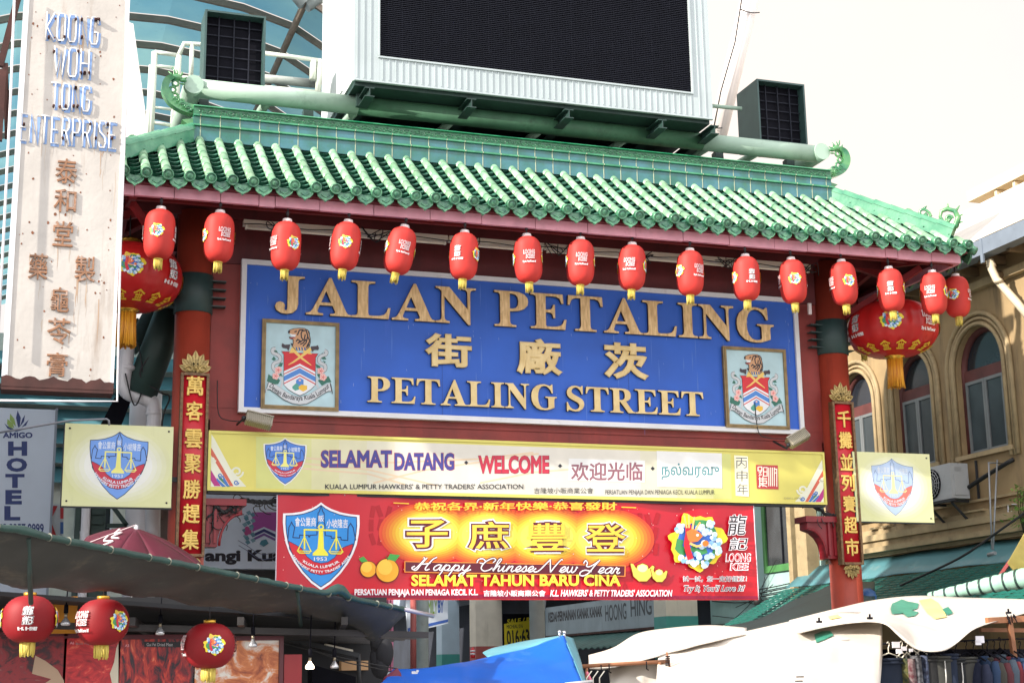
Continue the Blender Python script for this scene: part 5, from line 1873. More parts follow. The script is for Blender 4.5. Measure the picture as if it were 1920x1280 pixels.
for x in (-2.2, -0.9, 0.4, 1.7, 2.45):
    mb.box((x, 0.6, zb - .11), (0.12, 1.9, 0.012))
    mb.box((x, 0.6, zb - .16), (0.012, 1.9, 0.10))
    mb.box((x, 0.6, zb - .217), (0.12, 1.9, 0.012))
mb.use(M_dgreen).box2((x0 + .10, .0, 8.56), (x0 + .16, 1.68, zb - .052))
mb.build("base_frame", led)
mb = MB(M_cab)
mb.box2((x0 - .016, 0.35, zb + .10), (x0 - .001, 0.95, zb + .95))
for y in (0.3, 1.0):
    mb.box2((x0 - .006, y - .006, zb + .02), (x0 - .001, y + .006, ZT))
mb.build("side_hatch", led)


def grid_box(name, tl, tr, bl, yy, depth, lab):
    a, b, c = W(*tl, y=yy), W(*tr, y=yy), W(*bl, y=yy)
    x0, x1, z1, z0 = (a.x + c.x) / 2, b.x, (a.z + b.z) / 2, c.z
    t = thing("floodlight_box", lab, "floodlight", ((x0 + x1) / 2, yy, z0), "dark gridded boxes beside the screen")
    mb = MB(mat("grey green box paint", lin((52, 78, 76)), rough=0.5, var=0.15, dirt=lin((30, 40, 42)), dirt_amt=0.3))
    w = .025
    mb.box2((x0, yy, z0), (x0 + w, yy + depth, z1))
    mb.box2((x1 - w, yy, z0), (x1, yy + depth, z1))
    mb.box2((x0 + w + .0005, yy + .001, z1 - w), (x1 - w - .0005, yy + depth, z1))
    mb.box2((x0 + w + .0005, yy + .001, z0), (x1 - w - .0005, yy + depth, z0 + w))
    mb.build("housing", t)
    mb = MB(M_black)
    mb.box2((x0 + w, yy + .16, z0 + w), (x1 - w, yy + depth - .01, z1 - w))
    mb.build("face", t)
    mb = MB(mat("grid bars", lin((34, 36, 46)), rough=0.7, spec=0.2))
    for k in range(1, 4):
        mb.box((x0 + (x1 - x0) * k / 4, yy + .12, (z0 + z1) / 2), (.014, .02, z1 - z0 - 2 * w))
    for k in range(1, 7):
        mb.box(((x0 + x1) / 2, yy + .135, z0 + (z1 - z0) * k / 7), (x1 - x0 - 2 * w, .006, .014))
    mb.build("grid", t)
    mb = MB(M_gsteel)
    for xx in (x0 + .1, x1 - .1):
        mb.tube([(xx, yy + .2, z0), (xx, yy + .2, zt + .05)], .03, 8)
    mb.build_each("stand", t)


grid_box("l", (388, 18), (499, 31), (378, 153), 0.40, .42, "dark gridded floodlight box on the left end of the green tube")
grid_box("r", (1425, 149), (1508, 158), (1419, 263), 0.40, .62, "dark gridded floodlight box on the right end of the green tube against the sky")

# railing behind the frame, left
M_rail = mat("pale railing paint", lin((206, 212, 200)), rough=0.5, var=0.06, dirt=lin((140, 150, 130)), dirt_amt=0.2)
ra = thing("service_railing", "pale green service railing and hoop ladder beside the left floodlight box", "railing", W(340, 230, y=1.7))
mb = MB(M_rail)
yy = 1.75
for pts, r in (([(335, 105), (345, 82), (382, 84), (385, 84)], .032), ([(360, 84), (358, 145)], .03), ([(335, 105), (327, 250)], .04), ([(290, 98), (281, 290)], .04), ([(290, 98), (334, 104)], .03), ([(284, 123), (276, 290)], .035), ([(284, 123), (330, 128)], .025), ([(330, 128), (322, 250)], .03), ([(495, 100), (600, 114)], .032), ([(600, 112), (596, 173)], .04), ([(588, 114), (586, 150)], .045), ([(490, 162), (600, 172)], .02), ([(340, 145), (382, 148)], .025), ([(330, 250), (230, 268)], .02), ([(276, 228), (326, 236)], .025), ([(278, 200), (326, 206)], .02)):
    mb.tube([W(a, b, y=yy) for a, b in pts], r, 8)
mb.build_each("rail", ra)
mb = MB(mat("grey conduit", lin((150, 156, 152)), rough=0.5, dirt=lin((100, 96, 90)), dirt_amt=0.3))
mb.tube([W(480, 146, y=1.95), W(598, 158, y=1.95)], .06, 10)
mb.build("conduit", ra)

# white mast leaning past the screen, right
ma = thing("mast_pole", "white leaning mast pole with a black cable behind the screen's right side", "pole", W(1335, 250, y=3.2))
mb = MB(mat("white mast paint", lin((218, 208, 204)), rough=0.5, var=0.05, dirt=lin((160, 150, 146)), dirt_amt=0.25))
a, b = W(1343, 262, y=3.2), W(1420, -60, y=3.2)
mb.tube([a, b], 0.155, 18)
mb.build("pole", ma)
mb = MB(M_cable)
mb.tube([W(1334, 262, y=3.0), W(1352, 170, y=3.0), W(1378, 80, y=3.0), W(1400, -60, y=3.0)], .012, 6)
for (p, q) in (((1389, 18), (1424, 24)), ((1333, 234), (1354, 240))):
    mb.tube([W(p[0] + (q[0] - p[0]) * k / 6, p[1] + (q[1] - p[1]) * k / 6 + 3 * sin(pi * k / 6), y=3.02) for k in range(7)], .01, 5)
mb.build("cable", ma)
mb = MB(M_gsteel)
mb.tube([W(1336, 199, y=.6), W(1390, 204, y=.6)], .03, 8)
mb.build("stay_bar", fr)

# street canopy: ribbed translucent vault behind the gate
M_poly = mat("blue polycarbonate", lin((84, 136, 160)), rough=0.3, var=0.0, col2=lin((128, 172, 176)), scale=0.35, translucent=0.5, dirt=lin((60, 100, 124)), dirt_amt=0.2)
M_rib = mat("canopy rib paint", lin((140, 126, 112)), rough=0.6, var=0.1, dirt=lin((90, 78, 70)), dirt_amt=0.3)
van = thing("street_canopy", "ribbed vault of blue translucent sheets over the street behind the gate", "canopy", (-3, 4, 9))
prof = [(-9.6, 10.2), (-8.6, 11.2), (-7.6, 11.85), (-6.4, 12.3), (-5.2, 12.52), (-4.0, 12.55), (-2.9, 12.42), (-2.1, 12.2), (-1.0, 11.55), (0.4, 10.7), (1.8, 9.8)]
Y0, Y1 = 4.6, 27.0
mb = MB(M_poly)
for i in range(len(prof) - 1):
    (xa, za), (xb, zb_) = prof[i], prof[i + 1]
    k = 0
    y = Y0
    while y < Y1 - .01:
        e = min(Y1, y + 1.12)
        mb.poly([(xa, y + .02, za), (xb, y + .02, zb_), (xb, e - .02, zb_), (xa, e - .02, za)])
        y = e
mb.build("sheets", van, fix=False)
mb = MB(M_rib)
y = Y0
while y < Y1:
    mb.prism([(a, y - .03, b - .02) for a, b in prof] + [(a, y - .03, b - .13) for a, b in reversed(prof)], (0, .06, 0))
    y += 1.12
mb.build_each("rib", van)
mb = MB(M_rib)
for i in (0, 2, 7, 8, 9, 10):
    x, z = prof[i]
    mb.tube([(x, Y0 - .1, z - .16), (x, Y1, z - .16)], .06, 8)
mb.build_each("purlin", van)
mb = MB(mat("canopy post paint", lin((190, 200, 200)), rough=0.5, dirt=lin((120, 120, 120)), dirt_amt=0.2))
for x, z in ((-9.4, 10.3), (1.8, 9.8)):
    for y in (5.2, 12, 19, 26):
        mb.tube([(x, y, 0), (x, y, z - .15)], .12, 14)
mb.tube([(-2.1, Y0, 12.0), (-1.0, Y0 - .1, 12.9)], .13, 12)
mb.tube([(-2.1, Y0 - .05, 12.0), (-3.2, Y0 - .1, 13.2)], .13, 12)
mb.build_each("post", van)
mb = MB(mat("white column paint", lin((224, 220, 214)), rough=0.6, dirt=lin((140, 130, 120)), dirt_amt=0.35, dscale=3))
wc = [(262, -30), (246, 60), (262, 180), (272, 300), (278, 420)]
mb.prism([W(236, 40, y=2.6), W(250, 45, y=2.6), W(285, 300, y=2.6), (W(228, 300, y=2.6))], (0, 0.3, 0))
wt = mb.build("canvas_drop", None, "white weathered sheet hanging behind the rusty sign's right edge", "sheet", loc=W(255, 180, y=2.6))

# strip light under the eaves
sb_ = thing("strip_light", "long white fluorescent strip light under the eaves behind the lanterns", "light fitting", (0, -0.55, 6.6))
a, b = W(456, 424, y=-.55), W(1519, 502, y=-.55)
zz = (a.z + b.z) / 2
M_strip = mat("strip light enamel", lin((222, 214, 198)), rough=0.4, var=0.04)
mb = MB(M_strip)
n = 6
for k in range(n):
    xa, xb = a.x + (b.x - a.x) * k / n, a.x + (b.x - a.x) * (k + 1) / n - .02
    mb.box2((xa, -.60, zz - .01), (xb, -.50, zz + .05))
mb.build("housing", sb_)
mb = MB(M_strip)
for k in range(n):
    xa, xb = a.x + (b.x - a.x) * k / n + .03, a.x + (b.x - a.x) * (k + 1) / n - .05
    mb.tube([(xa, -.575, zz - .045), (xb, -.575, zz - .045)], .016, 8)
    for xx in (xa, xb):
        mb.box((xx, -.575, zz - .035), (.02, .045, .05))
mb.build("tube", sb_)
mb = MB(M_cable)
for k in range(7):
    x = a.x + .3 + k * 1.15
    pts = [(x + .12 * sin(t * 1.9 + k) + .02 * t, -.62 + .03 * cos(t * 2.3), zz - .02 + .09 * cos(t * 2.7 + k)) for t in range(9)]
    mb.tube([tuple(p) for p in catmull(pts, 4)], .006, 4)
mb.tube([(a.x + (b.x - a.x) * k / 40, -.625, zz - .012 + .012 * sin(k * 1.3)) for k in range(41)], .006, 4)
mb.build("wiring", sb_)

# flood lamps below the name board
M_alu = mat("lamp aluminium", lin((172, 166, 150)), rough=0.35, metal=0.5, var=0.1, dirt=lin((90, 84, 74)), dirt_amt=0.25)
for k, (c, w, h, tilt, lab) in enumerate((((485, 789), 44, 22, 12, "ribbed aluminium flood lamp under the blue board's lower left corner"), ((1496, 822), 44, 24, -28, "ribbed aluminium flood lamp at the blue board's lower right corner, sunlit"))):
    yy = -.38
    p = W(*c, y=yy)
    t = thing("flood_lamp", lab, "lamp", p, "flood lamps on the board")
    M = Matrix.Rotation(radians(tilt if k == 0 else tilt), 3, 'Y') @ Matrix.Rotation(radians(-28), 3, 'X')
    mb = MB(M_alu)
    mb.box(p, (.30, .10, .11), M=M)
    for i in range(13):
        mb.box(p + M @ Vector((-.135 + .0225 * i, -.058, 0)), (.007, .018, .10), M=M)
        mb.box(p + M @ Vector((-.135 + .0225 * i, 0, -.062)), (.007, .09, .016), M=M)
    mb.build("housing", t)
    mb = MB(M_alu)
    mb.box(p + M @ Vector((0, -.01, .062)), (.31, .12, .014), M=M)
    mb.build("lid", t)
    mb = MB(M_dark)
    mb.tube([p + M @ Vector((-.15, 0, 0)), p + M @ Vector((-.19, .05, -.02)), p + Vector((-.2, .28, .0))], .014, 8)
    mb.ball(p + M @ Vector((-.17, 0, -.01)), .028, seg=8)
    mb.build("bracket", t)
    mb = MB(M_cable)
    mb.tube([tuple(q) for q in catmull([p + Vector((-.15, .05, 0)), p + Vector((-.32, .2, .03)), p + Vector((-.42, .26, .12)), p + Vector((-.44, .28, .5))], 5)], .006, 5)
    mb.build("cable", t)
# small white lamp tube on the right post
t = tag(MB(L_white).box(W(1518, 579, y=-.12), (.045, .03, .15)).build("marker_lamp", None, loc=W(1518, 579, y=-.12)), "small white vertical lamp strip beside the right column's collar", "lamp")

# cable bundles under the welcome board
def bundle(name, path, lab, seed, n=9, drop=7):
    rnd = random.Random(seed)
    yy = -.16
    pts = [W(a, b, y=yy) for a, b in path]
    mb = MB(M_cable)
    C = catmull(pts, 8)
    for k in range(n):
        ph = rnd.uniform(0, 6)
        r = rnd.uniform(.006, .028)
        mb.tube([c + Vector((0, r * cos(i * .9 + ph), r * sin(i * .9 + ph))) for i, c in enumerate(C)], .0065, 5)
    for k in range(drop):
        c = rnd.choice(C)
        L = rnd.uniform(.08, .34)
        q = [c]
        d = Vector((rnd.uniform(-.5, .5), rnd.uniform(-.2, 0), -1))
        for j in range(5):
            d = (d + Vector((rnd.uniform(-.9, .9), rnd.uniform(-.2, .2), rnd.uniform(-.2, .5)))).normalized()
            q.append(q[-1] + d * L / 5)
        mb.tube(catmull(q, 3), .0055, 4)
    for k in range(10):
        c = rnd.choice(C) + Vector((rnd.uniform(-.05, .05), 0, rnd.uniform(-.08, .03)))
        r = rnd.uniform(.03, .08)
        mb.tube([c + Vector((r * cos(t * .6), .02 * sin(t), r * sin(t * .6) * .8)) for t in range(rnd.randint(7, 11))], .005, 4)
    mb.build(name, None, lab, "cables", loc=pts[0])


bundle("cable_bundle", [(398, 990), (402, 950), (420, 960), (436, 950), (452, 937), (475, 940), (500, 941), (520, 939), (527, 941)], "tangle of black cables from the left red corbel to the banner's corner", 3, 10, 22)
bundle("cable_bundle", [(1505, 948), (1518, 947), (1535, 955), (1552, 965), (1566, 968), (1570, 985), (1574, 1010)], "tangle of black cables draped over the right red corbel", 5, 9, 8)
# ================================================================== ground
M_asph = mat("pale concrete paving", (0.22, 0.215, 0.205), rough=0.9, var=0.2, scale=8, bump=0.3, bscale=80)
mb = MB(M_asph)
mb.poly([(-400, -400, 0), (400, -400, 0), (400, 400, 0), (-400, 400, 0)])
mb.build("road", kind="structure")
M_pave = mat("pavement tiles", lin((150, 130, 118)), rough=0.8, var=0.12, scale=6)
MB(M_pave).box2((6.9, -1, 0.004), (7.99, 40, 0.14)).box2((-7.5, -1, 0.004), (-6.6, 40, 0.14)).build("pavement", kind="structure")

# ================================================================== rusty shop sign, left
M_rust = mat("rusty white sign sheet", lin((184, 178, 172)), rough=0.6, var=0.1, scale=2, dirt=lin((132, 108, 88)), dirt_amt=0.42, dscale=5, streak=True, bump=0.15, bscale=20)
M_rbrown = mat("rust brown", lin((118, 70, 44)), rough=0.75, var=0.3, scale=14)
M_rdark = mat("dark rust", lin((66, 36, 32)), rough=0.8, var=0.3, scale=6)
M_neon = mat("dead neon tube", lin((232, 230, 228)), rough=0.25, var=0.03)
M_lblue = mat("faded blue sign paint", lin((126, 156, 204)), rough=0.6, var=0.1, dirt=lin((200, 204, 214)), dirt_amt=0.2)
KY = -3.2
kL, kR = (W(22, 380, y=KY).x + W(8, 690, y=KY).x) / 2 + .01, (W(229, 380, y=KY).x + W(207, 700, y=KY).x) / 2
kz0, kz1 = W(110, 722, y=KY).z, W(110, -160, y=KY).z
ks = thing("hanging_shop_sign", "tall rusty white shop sign with dead neon letters hanging at the left", "sign", ((kL + kR) / 2, KY, kz0))
MB(M_rust).box2((kL, KY, kz0), (kR, KY + .22, kz1)).build("panel", ks)
mb = MB(M_wframe)
mb.box2((kL - .02, KY - .012, kz0), (kL + .03, KY + .2, kz1))
mb.box2((kR - .015, KY - .012, kz0), (kR + .012, KY + .2, kz1))
mb.build("edge_trim", ks)
mb = MB(M_rdark)
n = 24
top = [(kL - .021 + (kR - kL + .034) * k / n, kz0 + .055 + .018 * sin(k * 1.3) + .012 * sin(k * 3.1)) for k in range(n + 1)]
mb.prism([Vector((x, KY - .016, z)) for x, z in top] + [Vector((kR + .013, KY - .016, kz0 - .03)), Vector((kL - .021, KY - .016, kz0 - .03))], (0, .003, 0))
mb.box2((kL - .02, KY - .012, kz0 - .06), (kR + .012, KY + .23, kz0 - .001))
mb.build("rusted_foot", ks)
# scraps: rust holes
mb = MB(M_rbrown)
for k in range(90):
    x, z = random.uniform(kL + .05, kR - .04), random.uniform(kz0 + .1, kz1 - .3)
    s = random.uniform(.004, .013)
    mb.prism([Vector((x + s * random.uniform(.6, 1.3) * cos(a), KY - .0022, z + s * 1.4 * random.uniform(.6, 1.3) * sin(a))) for a in (0, 1, 2.1, 3.1, 4.2, 5.2)], (0, .0016, 0))
mb.build("rust_stains", ks)
P = Print(lambda u, v, d: Vector((u, KY - d, v)), base=0.0004, step=0.000015)
rs_ = random.Random(3)
tones = [ink("rust run a", (178, 164, 150)), ink("rust run b", (168, 142, 120)), ink("rust run c", (180, 172, 164))]
src = [(rs_.uniform(kL + .05, kR - .05), rs_.uniform(kz0 + .5, kz1 - .8)) for _ in range(26)]
for (a, b, c, d) in ((103, 343, 146, 300), (100, 397, 144, 357), (98, 461, 138, 417), (52, 523, 91, 477), (139, 528, 180, 482), (94, 584, 131, 540), (87, 645, 134, 598), (86, 705, 128, 662), (87, 76, 186, 70), (100, 142, 170, 135), (96, 204, 170, 198), (36, 268, 220, 262)):
    p, q = W(a, b, y=KY), W(c, d, y=KY)
    src += [(rs_.uniform(p.x, q.x), rs_.uniform(p.z, q.z)) for _ in range(4 if b > 290 else 6)]
for (x, z) in src:
    L = rs_.uniform(.08, .42)
    w = rs_.uniform(.004, .015)
    if z - L > kz0 + .08:
        P.stroke([(x, z), (x + rs_.gauss(0, .003), z - L * .35), (x + rs_.gauss(0, .004), z - L * .7), (x, z - L)], [w * .6, w, w * .6, .001], rs_.choice(tones))
P.build("rust_streaks", ks)


def kfn(u, v, d):
    p = W(u, v, y=KY)
    return Vector((p.x, KY - d, p.z))


P = Print(kfn, base=0.0015)
rows = (("KOONG", 87, 75, 186, 36), ("WOH", 101, 142, 169, 96), ("TONG", 96, 204, 170, 164), ("ENTERPRISE", 36, 264, 220, 232))
# neon tubes: single line letters standing off the sheet
NE = {
 'K': [[(0, 0), (0, 1)], [(.62, 1), (.05, .45), (.62, 0)]], 'O': [[(.1, 0), (0, .15), (0, .85), (.1, 1), (.5, 1), (.6, .85), (.6, .15), (.5, 0), (.1, 0)]],
 'N': [[(0, 0), (0, 1), (.6, 0), (.6, 1)]], 'G': [[(.6, .8), (.5, 1), (.1, 1), (0, .85), (0, .15), (.1, 0), (.5, 0), (.6, .15), (.6, .45), (.35, .45)]],
 'W': [[(0, 1), (.2, 0), (.4, .8), (.6, 0), (.8, 1)]], 'H': [[(0, 0), (0, 1)], [(.6, 0), (.6, 1)], [(0, .5), (.6, .5)]],
 'T': [[(0, 1), (.66, 1)], [(.33, 1), (.33, 0)]], 'E': [[(.55, 1), (0, 1), (0, 0), (.55, 0)], [(0, .5), (.45, .5)]],
 'R': [[(0, 0), (0, 1), (.45, 1), (.58, .85), (.58, .65), (.45, .5), (0, .5)], [(.3, .5), (.6, 0)]], 'P': [[(0, 0), (0, 1), (.45, 1), (.58, .85), (.58, .62), (.45, .46), (0, .46)]],
 'I': [[(.1, 0), (.1, 1)]], 'S': [[(.58, .82), (.48, 1), (.1, 1), (0, .85), (.05, .62), (.5, .42), (.58, .2), (.48, 0), (.1, 0), (0, .18)]],
}
NW = {'W': .8, 'I': .2, 'T': .66}
mb = MB(M_neon)
for body, a, b, c, d in rows:
    tot = sum(NW.get(ch, .6) + .28 for ch in body) - .28
    pa, pb = W(a, b, y=KY), W(c, d, y=KY)
    x = 0
    for ch in body:
        for st in NE[ch]:
            pts = [Vector((pa.x + (pb.x - pa.x) * (x + u) / tot, KY, pa.z + (pb.z - pa.z) * v)) for (u, v) in st]
            P.fn = lambda u, v, d_: Vector((u, KY - d_, v))
            P.stroke([(q.x + .006, q.z - .012) for q in pts], .030, M_lblue)
            tb_ = [q + Vector((-.006, -.022, .0)) for q in pts]
            mb.tube(tb_, .0068, 6)
            for q in (tb_[0], tb_[-1]):
                mb.tube([q, Vector((q.x, KY, q.z))], .006, 5)
        x += NW.get(ch, .6) + .28
mb.build("neon_tubes", ks)
P.build("lettering", ks)
mb = MB(M_rdark)
for k in range(26):
    body, a, b, c, d = random.choice(rows)
    q = W(random.uniform(a, c), random.choice((b - 3, d + 3)), y=KY)
    mb.lathe([(0, 0), (.012, 0), (.012, .05), (0, .05)], q, 6, M=Matrix.Rotation(radians(90), 3, 'X'))
mb.build("neon_sockets", ks)
mb = MB(M_rbrown)
M_rust2 = mat("rusty relief", lin((140, 100, 74)), rough=0.7, var=0.3, scale=14, dirt=lin((206, 190, 180)), dirt_amt=0.5, dscale=10)
for ch, a, b, c, d in (("泰", 103, 343, 146, 300), ("和", 100, 397, 144, 357), ("堂", 98, 461, 138, 417), ("藥", 52, 523, 91, 477), ("製", 139, 528, 180, 482), ("龜", 94, 584, 131, 540), ("苓", 87, 645, 134, 598), ("膏", 86, 705, 128, 662)):
    p, q = W(a, b, y=KY), W(c, d, y=KY)
    place_solid(mb, text_solid(ch, 0.0, 0.03, 0.006), p.x, p.z, q.x, q.z, KY - .001, .016, M_rust2, M_rust2)
mb.build("raised_characters", ks)
mb = MB(mat("white conduit", lin((214, 210, 214)), rough=0.4))
mb.tube([W(237, -30, y=KY - .1), W(236, 200, y=KY - .1), W(226, 470, y=KY - .1), W(222, 640, y=KY - .1), W(220, 752, y=KY - .1), W(150, 752, y=KY - .1), W(-20, 750, y=KY - .1)], .010, 7)
mb.tube([W(28, -30, y=KY - .1), W(20, 180, y=KY - .1), W(8, 420, y=KY - .1), W(-4, 640, y=KY - .1)], .012, 7)
mb.build("conduit", ks)
mb = MB(M_rdark)
mb.bar(W(38, -20, y=KY + .4), W(0, 125, y=KY + .4), .06, .06)
mb.bar(W(10, 120, y=KY + .4), W(14, 260, y=KY + .4), .05, .05)
mb.box2(W(-10, 262, y=KY + .3), W(12, 135, y=KY + .35))
mb.build("hanger_bracket", ks)

# ================================================================== hotel sign
M_pale = mat("pale lightbox face", lin((196, 206, 220)), rough=0.4, var=0.03)
HY = 3.0
a, b = W(-60, 757, y=HY), W(104, 768, y=HY)
hz0 = W(40, 1120, y=HY).z
hs = thing("hotel_sign", "pale blue vertical hotel lightbox sign with a leaf emblem, lower left", "sign", ((a.x + b.x) / 2, HY, hz0))
MB(M_pale).box2((a.x, HY, hz0), (b.x, HY + .25, b.z)).build("panel", hs)
mb = MB(mat("grey sign edge", lin((128, 136, 148)), rough=0.5))
mb.box2((b.x + .001, HY - .01, hz0), (b.x + .03, HY + .25, b.z + .02))
mb.build("frame", hs)
C_navy, C_lime = ink("navy print", (34, 52, 112)), ink("lime print", (140, 168, 84))
P = Print(plane_y(HY), base=0.002)
for q, m in (([(34, 801), (30, 783), (33, 769), (39, 783), (37, 800)], C_navy), ([(30, 800), (18, 787), (19, 775), (27, 785)], C_lime), ([(27, 802), (13, 795), (14, 785), (24, 793)], C_lime), ([(26, 804), (15, 800), (16, 793)], C_lime), ([(37, 800), (42, 785), (47, 777), (45, 790)], C_navy), ([(40, 801), (49, 791), (54, 786), (49, 797)], C_navy), ([(8, 793), (14, 803), (30, 809), (50, 803), (62, 803), (45, 801), (28, 805), (16, 800)], C_navy)):
    P.poly(q, m)
P.text("AMIGO", 5, 821, 61, 810, C_navy, bold=0.04)
for k, (ch, x0_, y0_, x1_, y1_) in enumerate((("H", 15, 854, 51, 827), ("O", 12, 884, 51, 858), ("T", 10, 914, 46, 888), ("E", 10, 945, 41, 918), ("L", 8, 975, 38, 948))):
    P.text(ch, x0_, y0_, x1_, y1_, C_navy, bold=0.05)
P.text("03 2257 9999", -2, 1000, 82, 981, C_navy, bold=0.025)
P.build("lettering", hs)
t = thing("arrow_sign", "small board with a red arrow wedge beside the hotel sign", "sign", W(105, 1000, y=3.6))
P = Print(plane_y(3.6), base=0.001)
mb = MB(ink("arrow board", (206, 210, 212)))
mb.box2(W(90, 1030, y=3.62), W(120, 946, y=3.7))
mb.build("panel", t)
P.poly([(92, 948), (108, 948), (95, 975), (108, 1010), (92, 1010)], ink("arrow red", (190, 52, 56)))
P.poly([(113, 948), (119, 948), (119, 972), (113, 972)], ink("arrow red", (190, 52, 56)))
P.poly([(113, 978), (119, 978), (119, 1000), (113, 1000)], ink("arrow blue", (60, 100, 160)))
P.build("print", t)

# ================================================================== things behind the left column
bl = thing("back_building", "pale building behind the gate's left column, seen between the pipes", "building", (-5, 17, 0))
mb = MB(mat("back wall render", lin((206, 206, 196)), rough=0.8, var=0.08, dirt=lin((150, 146, 132)), dirt_amt=0.3, streak=True))
mb.box2((-9, 17, 0), (-1.2, 20, 9.2))
mb.build("wall", bl)
mb = MB(mat("teal awning sheet", lin((84, 128, 138)), rough=0.5, var=0.15, scale=3))
for k in range(7):
    z = 5.9 + .42 * k
    mb.prism([(-9, 16.6 - .02 * k, z), (-1.4, 16.6 - .02 * k, z), (-1.4, 16.9, z + .36), (-9, 16.9, z + .36)], (0, 0, -.03))
mb.build("louvred_awning", bl)
M_win = mat("dark window glass", (0.03, 0.035, 0.04), rough=0.12, var=0.2)
for k in range(6):
    x = -8.6 + 1.3 * k
    for z in (3.2, 4.8):
        mb = MB(M_wframe)
        mb.box2((x, 16.94, z), (x + .8, 16.99, z + .06))
        mb.box2((x, 16.94, z + .94), (x + .8, 16.99, z + 1.0))
        for xx in (x, x + .37, x + .74):
            mb.box2((xx, 16.941, z + .0605), (xx + .06, 16.989, z + .9395))
        f = mb.build("window", bl)
        MB(M_win).box2((x + .01, 16.965, z + .01), (x + .79, 16.985, z + .99)).build("pane", f)

M_wpipe = mat("white plastic pipe", lin((206, 204, 208)), rough=0.35, var=0.05, dirt=lin((130, 126, 128)), dirt_amt=0.25, streak=True)
dp = thing("downpipe", "white plastic downpipe with elbows left of the left gate column", "pipe", W(240, 800, y=.7))
mb = MB(M_wpipe)
mb.tube([tuple(p) for p in catmull([W(240, 560, y=.7), W(238, 660, y=.7), W(232, 712, y=.7), W(240, 736, y=.7), W(268, 745, y=.7), W(286, 756, y=.7), W(289, 780, y=.7), W(288, 830, y=.7), W(286, 1010, y=.7)], 7)], .088, 16)
for c in ((238, 690), (288, 775), (262, 744)):
    p = W(*c, y=.7)
    mb.ball(p, .099, (1, 1, .55), 16)
mb.build("pipe", dp)
mb = MB(M_cable)
mb.tube([tuple(p) for p in catmull([W(*c, y=.58) for c in ((330, 560), (300, 640), (262, 700), (300, 735), (318, 745), (304, 790), (303, 900))], 5)], .011, 5)
mb.tube([tuple(p) for p in catmull([W(*c, y=.58) for c in ((235, 700), (252, 760), (268, 720), (262, 660), (250, 620))], 5)], .009, 5)
mb.build("cable", dp)
wp = thing("round_post", "thick white round post behind the left square shield sign", "post", W(268, 1000, y=2.2))
mb = MB(M_wpipe)
c0 = W(268, 900, y=2.2)
mb.lathe([(0, 0), (.20, 0), (.20, c0.z + 1.1), (0, c0.z + 1.1)], (c0.x, c0.y, 0), 28)
mb.build("shaft", wp)
wp = thing("green_post", "dark green steel post with bolted brackets below the left square shield sign", "post", W(165, 1000, y=2.0))
mb = MB(M_dgreen)
c0 = W(160, 970, y=2.0)
mb.box2((c0.x - .12, 1.95, 0), (c0.x - .06, 2.1, c0.z + .6))
mb.box2((c0.x + .04, 1.95, 0), (c0.x + .24, 2.1, c0.z + .6))
for k in range(6):
    mb.box((c0.x + .14, 1.93, c0.z - .3 + .12 * k), (.14, .02, .05))
mb.bar(W(200, 985, y=2), W(238, 985, y=2), .05, .05)
mb.bar(W(205, 940, y=2), W(238, 985, y=2), .05, .05)
mb.build("shaft", wp)
mb = MB(M_wpipe)
mb.tube([(c0.x, 1.9, 0), (c0.x, 1.9, c0.z + .8)], .055, 12)
mb.build("pipe", wp)
mb = MB(M_black)
t = thing("raking_beam", "black slanting beam above the left square shield sign", "beam", W(200, 770, y=1.6))
mb.prism([W(215, 745, y=1.6), W(252, 735, y=1.6), W(222, 812, y=1.6), W(180, 812, y=1.6)], (0, .2, 0))
mb.build("beam", t)
t = thing("guy_rod", "thin bent steel rod stretching left above the left square shield sign", "rod", W(120, 795, y=-.4))
mb = MB(mat("grey steel rod", lin((130, 132, 140)), rough=0.4, metal=.3))
mb.tube([W(-10, 812, y=-.4), W(60, 800, y=-.4), W(130, 788, y=-.4), W(200, 785, y=-.4), W(204, 788, y=-.4), W(205, 797, y=-.4)], .012, 7)
mb.build("rod", t)
t = thing("utility_box", "grey electric meter box cluster beside the left column below the shield sign", "box", W(300, 980, y=1.0))
mb = MB(mat("grey box", lin((120, 112, 108)), rough=0.6, var=.2))
mb.box(W(302, 985, y=1.0), (.16, .14, .36))
mb.box(W(298, 962, y=.95), (.12, .1, .12))
mb.lathe([(0, 0), (.05, 0), (.05, .08), (0, .08)], W(297, 965, y=.9), 12, M=Matrix.Rotation(radians(90), 3, 'X'))
mb.build("casing", t)
for k in range(5):
    pass

# pale shop sign behind, half hidden by the banner
SY = 3.4
a, b = W(345, 920, y=SY), W(760, 1071, y=SY)
z1_, z0_ = W(450, 905, y=SY).z, W(450, 1066, y=SY).z
t = thing("pale_shop_sign", "pale blue shop sign with black lettering half hidden behind the red banner", "sign", ((a.x + b.x) / 2, SY, z0_))
MB(mat("pale blue sign", lin((206, 222, 240)), rough=0.45, var=.04, dirt=lin((140, 150, 166)), dirt_amt=.15, streak=True)).box2((a.x, SY, z0_), (b.x, SY + .2, z1_)).build("panel", t)
P = Print(plane_y(SY), base=.002)
P.text("angi Kua", 384, 1058, 531, 1030, ink("sign black", (30, 34, 48)), bold=0.045)


